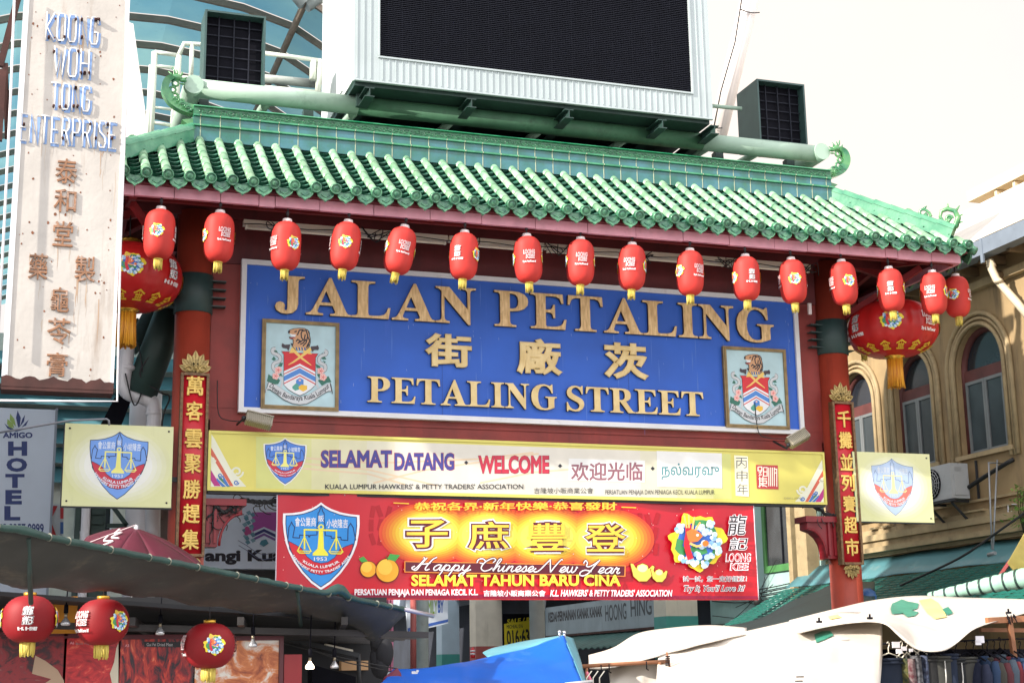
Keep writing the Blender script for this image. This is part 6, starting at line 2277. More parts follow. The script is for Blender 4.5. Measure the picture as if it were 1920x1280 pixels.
def pale_crest(P):
    f = lambda pts: [(495 + (u - 525) * .115, 985 + (v - 640) * .115) for u, v in pts]
    P.poly(f([(330, 420), (740, 420), (715, 740), (525, 660), (335, 740)]), ink("faded purple", (164, 84, 164)))
    P.poly(f([(335, 780), (525, 690), (711, 780), (711, 830), (525, 740), (335, 830)]), ink("faded navy", (54, 62, 118)))
    P.poly(f([(335, 850), (525, 760), (711, 850), (705, 890), (525, 800), (340, 890)]), ink("faded violet", (120, 90, 160)))
    for k in range(16):
        u, v = 230 + 70 * sin(k * 1.9), 420 + 32 * k
        P.poly(f([(u, v), (u + 60, v - 30), (u + 90, v + 20), (u + 40, v + 50)]), ink("faded leaf%d" % (k % 2), ((120, 160, 180), (90, 140, 160))[k % 2]))
    for c in ((250, 690), (285, 740), (240, 760)):
        P.disc((495 + (c[0] - 525) * .115, 985 + (c[1] - 640) * .115), 4.5, ink("faded flower", (176, 80, 140)), 10)
    P.poly(f([(480, 880), (560, 860), (600, 930), (520, 980), (450, 940)]), ink("faded teal", (70, 130, 150)))
    P.stroke(f([(100, 880), (240, 960), (400, 1080), (525, 1110), (700, 1080)]), 1.2, ink("faded line", (150, 160, 180)))
    P.stroke(f([(110, 960), (240, 1040), (400, 1160), (525, 1190), (700, 1160)]), 1.2, ink("faded line", (150, 160, 180)))


pale_crest(P)
P.build("lettering", t)
mb = MB(M_dark)
mb.box2((a.x, SY + .02, z0_ - .14), (b.x, SY + .15, z0_ - .01))
mb.build("ledge", t)

# ================================================================== yellow shophouse, right
FX = 8.0
M_ywall = mat("ochre render", lin((160, 136, 100)), rough=0.85, var=0.14, scale=1.6, dirt=lin((88, 78, 66)), dirt_amt=0.6, dscale=2.4, streak=True, bump=0.15, bscale=12)
M_ymould = mat("ochre moulding", lin((166, 146, 112)), rough=0.8, var=0.12, scale=4, dirt=lin((104, 88, 70)), dirt_amt=0.4, dscale=6)
M_wood = mat("brown window frame", lin((92, 48, 46)), rough=0.6, var=0.25, dirt=lin((60, 36, 36)), dirt_amt=.4)
M_alw = mat("grey aluminium casement", lin((122, 126, 128)), rough=0.4, metal=.2, var=.06)
M_glass = mat("grey window glass", lin((58, 66, 70)), rough=0.2, var=0.25, scale=1.5, spec=.5)
M_glassd = mat("dark fanlight glass", lin((36, 40, 48)), rough=0.12, var=0.2, scale=2)
yb = thing("yellow_shophouse", "weathered yellow shophouse with round arched windows on the right", "building", (FX, 2, 0))
Ya, Yb = -3.534, 6.852
SIL, SPR = 4.868, 6.181
bays = [(-0.036, .58), (2.03, .59), (3.849, .54), (5.592, .54)]
edges = [Ya, 0.986, 2.923, 4.731, Yb]
mb = MB(M_ywall)


def yz(y, z, x=FX):
    return Vector((x, y, z))


for (cy, hw), ya, ye in zip(bays, edges[:-1], edges[1:]):
    ap = [(cy - hw, SIL), (cy - hw, SPR)] + [(cy - hw * cos(pi * k / 16), SPR + hw * 1.06 * sin(pi * k / 16)) for k in range(1, 16)] + [(cy + hw, SPR), (cy + hw, SIL)]
    mb.poly([yz(*q) for q in [(ya, SIL), (ya, 8.054), (ye, 8.054), (ye, SIL)] + list(reversed(ap))])
    for i in range(len(ap) - 1):
        p, q = ap[i], ap[i + 1]
        mb.poly([yz(*p), yz(*q), yz(q[0], q[1], FX + .26), yz(p[0], p[1], FX + .26)])
    mb.poly([yz(ap[0][0], SIL), yz(ap[-1][0], SIL), yz(ap[-1][0], SIL, FX + .26), yz(ap[0][0], SIL, FX + .26)])
mb.box2((FX, Ya, 3.0), (FX + .3, Yb, SIL))
mb.box2((FX + .001, Ya, 0), (FX + .3, Yb, 2.999))
mb.poly([yz(Ya, SIL), yz(Ya, 8.054), yz(Ya, 8.054, FX + 9), yz(Ya, SIL, FX + 9)])
mb.poly([yz(Yb, 0), yz(Yb, 8.054), yz(Yb, 8.054, FX + 9), yz(Yb, 0, FX + 9)])
mb.box2((FX + .31, Ya, 0), (FX + .4, Yb, 8.054))
mb.build("wall", yb, fix=True)
mb = MB(M_ymould)
for (cy, hw) in bays:
    for (r, rr, off) in ((hw + .05, .035, .035), (hw + .13, .028, .02), (hw + .21, .04, .03)):
        pts = [yz(cy - r, SIL - .15, FX - off)] + [yz(cy - r * cos(pi * k / 18), SPR + r * 1.05 * sin(pi * k / 18), FX - off) for k in range(19)] + [yz(cy + r, SIL - .15, FX - off)]
        mb.tube(pts, rr, 6)
for (za, zb_, d) in ((3.878, 3.964, 0.1), (3.77, 3.872, 0.17), (3.663, 3.765, 0.12), (3.576, 3.657, 0.2), (3.512, 3.571, 0.08), (4.125, 4.163, 0.06)):
    mb.box2((FX - d, Ya, za), (FX - .001, Yb, zb_))
for k in range(22):                                      # broken edge of the cornice
    y = Ya + .4 * k + random.uniform(0, .3)
    mb.box((FX - .10, y, 3.975 + random.uniform(0, .015)), (.12, random.uniform(.1, .3), .03))
mb.box2((FX - .05, Yb - .55, 4.174), (FX - .001, Yb, 7.731))
mb.box2((FX - .12, Ya, 7.354), (FX - .001, Yb, 7.472))
mb.build("moulding", yb)
for (cy, hw) in bays:
    mb = MB(M_wood)
    X0 = FX + .10
    arch = [(cy - hw, SIL), (cy - hw, SPR)] + [(cy - hw * cos(pi * k / 16), SPR + hw * 1.06 * sin(pi * k / 16)) for k in range(1, 16)] + [(cy + hw, SPR), (cy + hw, SIL)]
    mb.tube([yz(a_, b_, X0 + .05) for a_, b_ in arch], .075, 6)
    mb.box2((X0, cy - hw, SPR - .16), (X0 + .1, cy + hw, SPR + .02))
    mb.box2((X0 + .002, cy - hw, SIL), (X0 + .098, cy - hw + .13, SPR - .161))
    mb.box2((X0 + .002, cy + hw - .10, SIL), (X0 + .098, cy + hw, SPR - .161))
    f = mb.build("window", yb)
    mb = MB(M_alw)
    xa = X0 - .03
    y0_, y1_ = cy - hw + .131, cy + hw - .101
    ym = (y0_ + y1_) / 2
    ztop = SPR - .165
    for (p, q, r, s) in ((y0_, y0_ + .05, SIL + .01, ztop), (y1_ - .05, y1_, SIL + .01, ztop), (ym - .05, ym - .003, SIL + .01, ztop), (ym + .003, ym + .05, SIL + .01, ztop)):
        mb.box2((xa, p, r), (xa + .05, q, s))
    for (p, q) in ((y0_ + .0505, ym - .0505), (ym + .0505, y1_ - .0505)):
        mb.box2((xa + .001, p, SIL + .01), (xa + .049, q, SIL + .06))
        mb.box2((xa + .001, p, ztop - .05), (xa + .049, q, ztop))
    mb.build("casement", f)
    MB(M_glass).box2((xa + .02, y0_ + .01, SIL + .02), (xa + .03, y1_ - .01, ztop - .01)).build("pane", f)
    mb = MB(M_glassd)
    mb.poly([yz(cy - hw * .97 * cos(pi * k / 16), SPR + .02 + hw * 1.03 * sin(pi * k / 16), X0 + .05) for k in range(17)])
    mb.build("fanlight", f, fix=False)
    mb = MB(M_ymould)
    mb.box2((FX - .07, cy - hw - .12, SIL - .07), (FX - .001, cy + hw + .12, SIL - .001))
    mb.build("sill", f)
mb = MB(mat("blue grey gutter", lin((112, 122, 136)), rough=0.5, var=.1, dirt=lin((70, 74, 80)), dirt_amt=.3))
mb.box2((FX - .62, Ya, 7.623), (FX - .40, Yb + 4, 7.86))
for k in range(9):
    mb.box2((FX - .63, Ya + 1.1 * k, 7.494), (FX - .60, Ya + 1.1 * k + .06, 7.871))
mb.build("gutter", yb)
mb = MB(mat("eave boards", lin((126, 104, 78)), rough=0.8, var=.25, scale=4, dirt=lin((70, 58, 48)), dirt_amt=.4))
mb.prism([(FX - .5, Ya, 7.795), (FX + .02, Ya, 7.731), (FX + .02, Yb, 7.731), (FX - .5, Yb, 7.795)], (0, 0, .04))
for k in range(14):
    y = Ya + .6 + .68 * k
    mb.box2((FX - .45, y, 7.58), (FX - .001, y + .08, 7.709))
    if k % 2 == 0:
        mb.tube([(FX - .08, y, 7.386), (FX - .2, y + .02, 7.429), (FX - .28, y + .05, 7.537), (FX - .22, y + .1, 7.602), (FX - .12, y + .08, 7.537)], [.07, .06, .06, .05, .03], 6)
mb.build("eave", yb)
mb = MB(mat("pale roof sheet", lin((214, 208, 200)), rough=0.7, var=.06, dirt=lin((170, 160, 150)), dirt_amt=.2))
mb.prism([(FX - .6, Ya, 7.881), (FX + 1.6, Ya, 9.453), (FX + 1.6, Yb + 4, 9.453), (FX - .6, Yb + 4, 7.881)], (0, 0, .05))
mb.build("roof", yb)
t = thing("rain_pipe", "cream bent rain pipe under the yellow shophouse's eave", "pipe", W(1860, 520, x=FX - .3))
mb = MB(mat("cream pipe", lin((206, 190, 164)), rough=.5, var=.06, dirt=lin((140, 120, 100)), dirt_amt=.25))
mb.tube([W(1856, 488, x=FX - .45), W(1860, 505, x=FX - .45), W(1868, 523, x=FX - .42), W(1905, 565, x=FX - .3), W(1940, 608, x=FX - .2)], .06, 12)
for c in ((1859, 498), (1872, 527)):
    mb.ball(W(*c, x=FX - .44), .072, (1, 1, .6), 12)
mb.build("pipe", t)
for k in range(4):
    pass
# air conditioner
p = W(1783, 900, x=FX - .42)
t = thing("air_conditioner", "grey outdoor air conditioner unit on a bracket below the arched windows", "air conditioner", p)
M_ac = mat("grey unit sheet", lin((176, 178, 180)), rough=.45, var=.05, dirt=lin((120, 118, 114)), dirt_amt=.2)
mb = MB(M_ac)
ax, ay, az = p.x, p.y, p.z
hh = .27
mb.box2((ax, ay, az - hh), (ax + .32, ay + .82, az + hh))
mb.build("casing", t)
mb = MB(M_black)
Mx = Matrix.Rotation(radians(-90), 3, 'Y')
mb.lathe([(0, 0), (.23, 0), (.235, .012), (.22, .014), (0, .014)], (ax - .001, ay + .50, az), 30, M=Mx)
mb.build("fan", t)
mb = MB(M_ac)
for r in (.06, .11, .16, .21):
    mb.tube([(ax - .024, ay + .50 + r * cos(2 * pi * k / 24), az + r * sin(2 * pi * k / 24)) for k in range(25)], .005, 4)
for k in range(8):
    an = pi * k / 8
    mb.tube([(ax - .024, ay + .50 + .23 * cos(an), az + .23 * sin(an)), (ax - .024, ay + .50 - .23 * cos(an), az - .23 * sin(an))], .004, 4)
mb.build("grille", t)
mb = MB(M_ac)
mb.box2((ax + .05, ay - .018, az - .22), (ax + .28, ay - .001, az + .10))
for k in range(5):
    mb.box2((ax + .08, ay - .006, az + .15 + .016 * k), (ax + .2, ay - .001, az + .157 + .016 * k))
mb.build("service_panel", t)
mb = MB(M_dark)
for yy in (ay + .1, ay + .7):
    mb.bar((ax - .02, yy, az - hh - .03), (FX, yy, az - hh - .03), .04, .04)
    mb.bar((ax + .05, yy, az - hh - .05), (FX, yy, az - hh - .42), .03, .03)
mb.bar((ax - .02, ay - .1, az - hh - .03), (ax - .02, ay + .85, az - hh - .03), .04, .04)
mb.bar((FX - .03, ay - .12, az - hh - .03), (FX - .03, ay - .12, az + .3), .03, .03)
mb.build("bracket", t)
mb = MB(M_cable)
mb.tube([tuple(q) for q in catmull([(ax + .3, ay - .02, az - .1), (ax + .3, ay - .4, az + .0), (FX - .08, ay - .9, az + .14), (FX, ay - 1.0, az + .2)], 6)], .035, 8)
mb.build("pipe_lagging", t)
# wall rods, hook and drip plant
t = thing("wall_rods", "pair of thin steel stay rods on the yellow wall right of the air conditioner", "rod", W(1860, 960, x=FX - .3))
mb = MB(mat("galvanised rod", lin((150, 154, 160)), rough=.4, metal=.4))
mb.tube([W(1854, 868, x=FX - .5), W(1860, 1030, x=FX - .7)], .013, 6)
mb.tube([W(1870, 862, x=FX - .3), W(1862, 1030, x=FX - .7)], .013, 6)
mb.tube([W(1853, 867, x=FX - .5), W(1878, 868, x=FX)], .012, 6)
mb.tube([W(1853, 1040, x=FX - .7), W(1866, 1036, x=FX - .7)], .03, 6)
mb.build("rods", t)
t = thing("wall_hook", "small white hook on the yellow wall near the plant", "hook", W(1895, 950, x=FX - .1))
mb = MB(M_wpipe)
mb.tube([W(1886, 945, x=FX), W(1905, 945, x=FX - .25)], .01, 6)
mb.tube([W(1891, 946, x=FX - .15), W(1890, 958, x=FX - .15), W(1893, 963, x=FX - .15), W(1897, 958, x=FX - .15)], .012, 6)
mb.build("hook", t)
t = thing("wall_plant", "small leafy plant sprouting by the yellow wall at the right edge", "plant", W(1915, 980, x=FX - .4))
mb = MB(mat("leaf green a", lin((112, 148, 66)), rough=.6, var=.25, scale=9, translucent=.3))
rnd = random.Random(4)
for k in range(170):
    u, v = rnd.gauss(1915, 12), rnd.uniform(910, 985)
    q = W(u, v, x=FX - .4 + rnd.uniform(-.15, .15))
    d = Vector((rnd.uniform(-1, 1), rnd.uniform(-1, 1), rnd.uniform(-.6, .8))).normalized()
    s_ = d.cross(Vector((0, 0, 1))).normalized()
    L = rnd.uniform(.05, .1)
    mb.poly([q, q + d * L * .4 + s_ * L * .28, q + d * L, q + d * L * .4 - s_ * L * .28])
mb.build("leaves", t, fix=False)
mb = MB(mat("plant stem", lin((84, 76, 50)), rough=.8))
for k in range(5):
    mb.tube([W(1920, 1000, x=FX - .2), W(1916 + 3 * k - 6, 960, x=FX - .35), W(1908 + 6 * k, 920, x=FX - .4)], .008, 5)
mb.build("stems", t)

# green tile awning below the cornice
M_gawn = mat("teal awning tile", lin((30, 98, 88)), rough=.4, var=.15, scale=5, dirt=lin((20, 76, 70)), dirt_amt=.3, dscale=12)
M_flash = mat("painted awning flashing", lin((78, 128, 136)), rough=.45, var=.12, scale=2, dirt=lin((150, 156, 150)), dirt_amt=.3, dscale=3)
t = thing("tile_awning", "green pressed tile awning under the yellow shophouse's cornice", "awning", (FX - .8, 2.5, 3.0))
za, zm, zc_ = 3.49, 3.124, 2.4
xa, xm, xc = FX - .02, FX - .5, FX - 1.95
mb = MB(M_flash)
mb.grid(lambda u, v: (xa + (xm - xa) * v, Ya + (7.6 - Ya) * u, za + (zm - za) * v + .01 * sin(u * 40)), 40, 3, thick=(0, 0, .012))
mb.build("flashing", t)
mb = MB(M_gawn)
nr, nc = 16, 60
for i in range(nr):
    for j in range(nc):
        y0_ = Ya + (7.6 - Ya) * j / nc
        y1_ = Ya + (7.6 - Ya) * (j + 1) / nc
        f0, f1 = i / nr, (i + 1) / nr
        P_ = lambda f, y, d: Vector((xm + (xc - xm) * f, y, zm - .015 + (zc_ - zm) * f + d))
        mb.poly([P_(f0, y0_, .0), P_(f0, y1_, .0), P_(f1, y1_, .016), P_(f1, y0_, .028 if j % 2 else .02)])
        mb.poly([P_(f1, y0_, .028 if j % 2 else .02), P_(f1, y1_, .016), P_(f1, y1_, -.004), P_(f1, y0_, -.004)])
mb.build("tiles", t, fix=False)
t = thing("rolled_awning", "pale green ribbed rolled-up awning above the white market sheet at right", "awning", W(1850, 1100, y=-1.2))
mb = MB(mat("pale green vinyl", lin((150, 190, 172)), rough=.4, var=.08))
pa, pb = W(1742, 1118, y=-.8), W(1945, 1078, y=-2.0)
pts, rs = [], []
for k in range(61):
    f = k / 60
    q = pa.lerp(pb, f)
    pts.append(q)
    rs.append((.05 + .07 * f) * (1 + .10 * abs(sin(k * pi / 5))))
mb.tube(pts, rs, 16)
mb.build("roll", t)
mb = MB(M_dgreen)
for k in range(9):
    f = (k + .5) / 9
    q = pa.lerp(pb, f)
    d = (pb - pa).normalized()
    mb.tube([q - d * .012, q + d * .012], .06 + .078 * f, 16)
mb.build("straps", t)
t = thing("translucent_sheet", "yellowish translucent plastic sheet leaning at the right edge by the awning", "sheet", W(1905, 1010, y=-2.2))
mb = MB(mat("yellowed plastic", lin((214, 200, 130)), rough=.3, var=.15, scale=3, translucent=.5))
mb.prism([W(1889, 1056, y=-1.6), W(1935, 975, y=-2.6), W(1990, 1010, y=-2.6), W(1935, 1110, y=-1.6)], (.0, .0, .012))
mb.build("sheet", t)
mb = MB(M_raft)
mb.bar(W(1862, 1098, y=-1.4), W(1895, 1050, y=-1.6), .04, .04)
mb.build("batten", t)
t = thing("slack_cable", "thick black cable slung across the yellow wall down to the green awning", "cable", W(1800, 1010, x=6.3))
mb = MB(M_cable)
mb.tube([tuple(q) for q in catmull([W(1930, 955, x=7.5), W(1880, 990, x=7.3), W(1800, 1045, x=7.0), W(1700, 1092, x=6.7), W(1690, 1096, x=6.7)], 6)], .018, 7)
mb.build("cable", t)
t = thing("water_bottle", "blue water drum behind the right column above the white sheet", "drum", W(1630, 1120, y=.9))
mb = MB(mat("blue drum plastic", lin((70, 110, 168)), rough=.35, translucent=.2))
q = W(1629, 1140, y=.9)
mb.lathe([(0, 0), (.11, 0), (.12, .03), (.11, .06), (.12, .09), (.11, .12), (.12, .16), (.1, .22), (.04, .27), (0, .27)], q, 18)
mb.build("bottle", t)
# far cream block above the roofs
t = thing("cream_block", "cream apartment block with finned balcony peeking over the roofs at the right edge", "building", W(1900, 380, x=9.5))
M_cb = mat("cream render", lin((222, 206, 178)), rough=.8, var=.06)
mb = MB(M_cb)
q0, q1 = W(1868, 372, x=12), W(1868, 440, x=12)
mb.box2((12, q0.y - 9, 0), (16, q0.y, q0.z - .1))
mb.box2((11.4, q0.y - 9, q0.z - .1), (16, q0.y + .1, q0.z + .12))
mb.box2((11.3, q0.y - 9, q1.z - .1), (12, q0.y + .3, q1.z + .1))
for k in range(10):
    mb.box2((11.45, q0.y - .75 - .55 * k, q1.z + .12), (11.99, q0.y - .68 - .55 * k, q0.z - .11))
mb.build("wall", t)
mb = MB(M_win)
for k in range(10):
    mb.box2((11.97, q0.y - .6 - .55 * k, q1.z + .25), (11.995, q0.y - .2 - .55 * k, q0.z - .3))
mb.build("window", t)

# ================================================================== teal house and arcade beyond
M_teal = mat("pale teal render", lin((160, 192, 188)), rough=.8, var=.07, scale=2, dirt=lin((110, 136, 134)), dirt_amt=.3, streak=True)
tb = thing("teal_house", "pale teal house with a green framed dark window behind the banner's right end", "building", (FX, 7, 0))
MB(M_teal).box2((FX + .002, Yb + .3, 2.62), (FX + .3, 11.8, 8.4)).build("wall", tb)
a, b = W(1437, 1080, x=FX), W(1500, 1060, x=FX)
wy1, wy0 = a.y, b.y
wz0, wz1 = (a.z + b.z) / 2, W(1470, 925, x=FX).z
mb = MB(mat("green window frame", lin((74, 132, 74)), rough=.6, var=.15))
for (p, q, r, s) in ((wy0, wy0 + .12, wz0, wz1), (wy1 - .12, wy1, wz0, wz1)):
    mb.box2((FX - .05, p, r), (FX + .001, q, s))
mb.box2((FX - .052, wy0 + .121, wz0), (FX + .001, wy1 - .121, wz0 + .13))
f = mb.build("window", tb)
mb = MB(M_win)
mb.box2((FX - .02, wy0 + .1, wz0 + .1), (FX - .003, wy1 - .1, wz1))
mb.build("pane", f)
mb = MB(M_black)
mb.box2((FX - .035, wy0 + .55, wz0 + .131), (FX - .021, wy0 + .60, wz1))
mb.build("mullion", f)
mb = MB(M_wpipe)
mb.box2((FX - .08, wy0 - .16, wz0 + .2), (FX - .02, wy0 - .08, wz1 + .3))
mb.build("drain", tb)
mb = MB(M_cable)
for k in range(4):
    z = W(1440, 1098 + 7 * k, x=FX - .05).z
    mb.tube([tuple(q) for q in catmull([(FX - .05, 11.6, z + .05), (FX - .06, 10.2, z - .05), (FX - .06, 8.6, z - .02), (FX - .05, 7.3, z + .06)], 5)], .012, 5)
for k in range(5):
    a_ = W(random.uniform(1320, 1440), random.uniform(1120, 1160), x=FX - .1)
    b_ = W(random.uniform(1420, 1530), random.uniform(1030, 1130), x=FX - .1)
    c_ = a_.lerp(b_, .5) - Vector((0, 0, random.uniform(.05, .3)))
    mb.tube([tuple(q) for q in catmull([a_, c_, b_], 6)], .008, 4)
q = W(1421, 1126, x=FX - .3)
mb.ball(q, .09, (1, 1, 1.2), 10)
mb.build("wiring", tb)
mb = MB(M_ymould)
for (y0_, y1_) in ((7.2, 7.58), (7.75, 7.9)):
    mb.box2((FX - .25, y0_, 2.4), (FX - .01, y1_, 6.5))
mb.build("broken_pilaster", tb)
M_gtarp = mat("dark green tarpaulin", lin((42, 66, 64)), rough=.5, var=.2, scale=2)
t = thing("green_tarpaulin", "dark green tarpaulin sloping down behind the right column", "tarpaulin", W(1480, 1150, y=1.0))
mb = MB(M_gtarp)
A = [W(*c, y=1.6) for c in ((1330, 1178), (1420, 1160), (1480, 1128), (1530, 1108), (1575, 1090), (1640, 1090))]
B = [W(*c, y=-.6) for c in ((1330, 1190), (1420, 1180), (1480, 1172), (1530, 1165), (1575, 1160), (1640, 1150))]
cA, cB = catmull(A, 6), catmull(B, 6)
mb.grid(lambda u, v: cA[int(round(u * (len(cA) - 1)))].lerp(cB[int(round(u * (len(cB) - 1)))], v) + Vector((0, 0, -.05 * sin(pi * v))), len(cA) - 1, 5, thick=(0, 0, -.012))
mb.build("sheet", t)

ar = thing("arcade_terrace", "grey terrace with a dark arcade running down the street behind the banner", "building", (7, 20, 0))
M_arc = mat("grey blue render", lin((150, 162, 176)), rough=.8, var=.1, scale=1.5, dirt=lin((96, 104, 116)), dirt_amt=.3, streak=True)
mb = MB(M_arc)
mb.box2((7.2, 11.9, 3.95), (9.5, 44, 8.5))
mb.box2((-9, 44, 0), (12, 46, 9))
mb.box2((1.6, 33.5, 0), (6.6, 34.5, 5.0))
mb.build("wall", ar)
MB(mat("shop interior painted shade", lin((44, 48, 58)), rough=.9, var=.3, scale=1)).box2((8.6, 11.9, 0), (8.9, 43.9, 3.949)).build("shop_front", ar)  # inner wall coloured dark, painting in the shade under the arcade
M_pw = mat("white pillar paint", lin((214, 206, 190)), rough=.7, var=.06, dirt=lin((140, 130, 112)), dirt_amt=.25, streak=True)
M_pt = mat("teal pillar base", lin((70, 150, 142)), rough=.6, var=.08)
M_pr = mat("red pillar base", lin((164, 84, 80)), rough=.6, var=.1)
M_pb = mat("pale blue pillar", lin((176, 196, 210)), rough=.6, var=.05)
for (pa_, pb_, yb_, mt, mbm, zb_) in ((1249, 1308, 1158, M_pw, M_pt, 0), (892, 941, 1213, M_pw, M_pr, 0), (828, 861, 1227, M_pb, M_pt, 0)):
    y0_ = W(pb_, 1150, x=7.1).y
    y1_ = W(pa_, 1150, x=7.1).y
    wdt = min(.62, (y1_ - y0_) * .6)
    zb_ = W(pa_, yb_, x=7.1).z
    y0_ = W((pa_ + pb_) / 2, 1150, x=7.1).y - .3
    mb = MB(mt)
    w2 = (W(pb_, 1150, y=y0_).x - W(pa_, 1150, y=y0_).x) / 2
    xc_ = (W(pb_, 1150, y=y0_).x + W(pa_, 1150, y=y0_).x) / 2
    mb.box2((xc_ - w2, y0_, zb_), (xc_ + w2, y0_ + .6, 3.949))
    mb.use(mbm).box2((xc_ - w2 - .004, y0_ - .004, 0), (xc_ + w2 + .004, y0_ + .604, zb_ - .001))
    mb.build("pillar", ar)
t = thing("toy_shop_sign", "grey weathered shop sign board hanging along the arcade below the banner", "sign", W(1130, 1160, x=7))
sx_ = 6.95
c_ = [W(*q, x=sx_) for q in ((1022, 1144), (1218, 1106), (1232, 1172), (1032, 1192))]
zt_, zb_ = (c_[0].z + c_[1].z) / 2, (c_[2].z + c_[3].z) / 2
ya_, yb2 = max(c_[0].y, c_[3].y), min(c_[1].y, c_[2].y)
M_gsign = mat("weathered grey sign", lin((150, 162, 170)), rough=.6, var=.1, scale=2, dirt=lin((84, 84, 84)), dirt_amt=.35, dscale=3, streak=True)
MB(M_gsign).box2((sx_, yb2, zb_), (sx_ + .2, ya_, zt_)).build("panel", t)
mb = MB(M_rdark)
mb.box2((sx_ - .01, yb2, zb_ - .05), (sx_ + .2, ya_, zb_ - .001))
mb.box2((sx_ - .012, yb2 - .03, zb_), (sx_ + .2, yb2 - .001, zt_))
mb.build("frame", t)
ysp = lambda f: ya_ + (yb2 - ya_) * f


def fsign(u, v, d):
    return Vector((sx_ - d, ysp(u), zb_ + (zt_ - zb_) * v))


P = Print(fsign, base=.003)
P.text("KEDAI·PERMAINAN KANAK KANAK", .035, .47, .56, .82, ink("old black", (26, 28, 34)), bold=.04)
P.text("HOONG", .585, .30, .765, .82, ink("old grey", (50, 58, 64)), bold=.014)
P.text("HING", .80, .36, .965, .90, ink("old grey", (50, 58, 64)), bold=.014)
P.build("lettering", t)
t = thing("sale_sign", "yellow and black for-sale board with a phone number under the arcade", "sign", W(980, 1180, y=24))
SYY = 24.0
P = Print(plane_y(SYY), base=.003)
mb = MB(M_black)
mb.box2(W(944, 1225, y=SYY), W(1024, 1150, y=SYY + .03))
mb.build("panel", t)
yl = ink("sale yellow", (228, 208, 48))
P.poly([(945, 1169), (1023, 1158), (1023, 1224), (946, 1224)], yl)
P.text("SALE / RENT", 950, 1167, 1018, 1157, yl, bold=.03, shear=.2, rot=-.09)
P.text("MICHEAL 016", 950, 1177, 980, 1170, C_ink, bold=.02, rot=-.06)
P.text("016·639 87", 950, 1208, 1022, 1178, C_ink, bold=.03, rot=-.07)
P.build("lettering", t)
t = thing("family_sign", "white shop sign with a blue stripe and green lettering, hanging below the banner's left half", "sign", W(790, 1150, y=18))
SY3 = 18.0
mb = MB(ink("white sign", (206, 214, 226)))
mb.prism([W(*q, y=SY3) for q in ((760, 1100), (840, 1100), (840, 1168), (765, 1186))], (0, .1, 0))
mb.build("panel", t)
P = Print(plane_y(SY3), base=.004)
P.poly([(764, 1177), (840, 1160), (840, 1165), (765, 1183)], ink("sign blue", (60, 96, 176)))
P.poly([(784, 1122), (790, 1126), (787, 1144), (781, 1144)], ink("sign blue", (60, 96, 176)))
P.text("FAMILY", 793, 1150, 820, 1124, ink("sign green", (130, 160, 70)), bold=.02)
P.text("BY", 821, 1148, 832, 1124, ink("sign blue", (60, 96, 176)), bold=.03)
P.poly([(780, 1158), (792, 1156), (792, 1165), (780, 1166)], ink("sign navy", (40, 70, 120)))
P.build("lettering", t)
t = thing("fire_extinguisher", "red fire extinguisher hanging by the white pillar below the banner", "fire extinguisher", W(886, 1215, y=19))
q = W(886.5, 1233, y=19)
mb = MB(mat("extinguisher red", lin((196, 30, 40)), rough=.3))
mb.lathe([(0, 0), (.055, 0), (.06, .02), (.06, .2), (.03, .235), (.02, .26), (0, .26)], q, 14)
mb.build("cylinder", t)
mb = MB(ink("white label", (226, 220, 224)))
for zz_ in (.08, .15):
    mb.lathe([(.0605, zz_), (.0612, zz_), (.0612, zz_ + .045), (.0605, zz_ + .045)], q, 14)
mb.build("label_band", t)
for nm, c, s, lab, col in (("pink_shutter", (700, 1205), (.55, 1.3), "pink striped shutter panels left of the white family sign", (214, 128, 158)), ):
    t = thing(nm, lab, "shutter", W(*c, y=17))
    mb = MB(mat("pink stripe", lin(col), rough=.6, var=.1))
    a_, b_ = W(655, 1260, y=17), W(738, 1090, y=17)
    k = 0
    x = a_.x
    while x < b_.x:
        mb.box2((x, 17, a_.z), (x + .05, 17.04, b_.z))
        x += .075
        k += 1
    mb.build("slats", t)
    mb = MB(mat("dark pink", lin((150, 56, 96)), rough=.6))
    mb.box2((a_.x, 17.041, a_.z), (b_.x, 17.07, b_.z))
    mb.build("backing", t)
t = thing("drain_stack", "rusty pink drain pipe on the grey wall below the banner", "pipe", W(772, 1230, y=17))
mb = MB(M_pr)
mb.tube([W(775, 1120, y=16.5), W(775, 1290, y=16.5)], .07, 10)
mb.build("pipe", t)
t = thing("grey_drainpipe", "grey bent drainpipe beside the grey toy shop sign", "pipe", W(1010, 1160, y=10))
mb = MB(M_wpipe)
mb.tube([tuple(p) for p in catmull([W(1020, 1100, x=6.9), W(1016, 1140, x=6.9), W(1008, 1160, x=6.8), W(1012, 1190, x=6.9), W(1022, 1205, x=6.9)], 5)], .09, 10)
mb.build("pipe", t)
MB(mat("corrugated green", lin((40, 84, 80)), rough=.6, var=.2)).grid(lambda u, v: (6.0 + 1.2 * v, 11.0 + 9 * u, 2.2 + .4 * v + .02 * sin(u * 160)), 120, 2, thick=(0, 0, -.02)).build("corrugated_awning", None, "dark green corrugated awning below the grey toy shop sign", "awning", loc=(6.6, 14, 2.3))

# left row of shophouses (outside the frame, added and sized to shade the street)
t = thing("unseen_shade_row", "unseen row of shophouses left of the street, added to shade it", "building", (-7.5, 12, 0))
mb = MB(M_arc)
mb.box2((-14, -1.95, 0), (-7.6, 32, 8.6))
mb.build("wall", t)
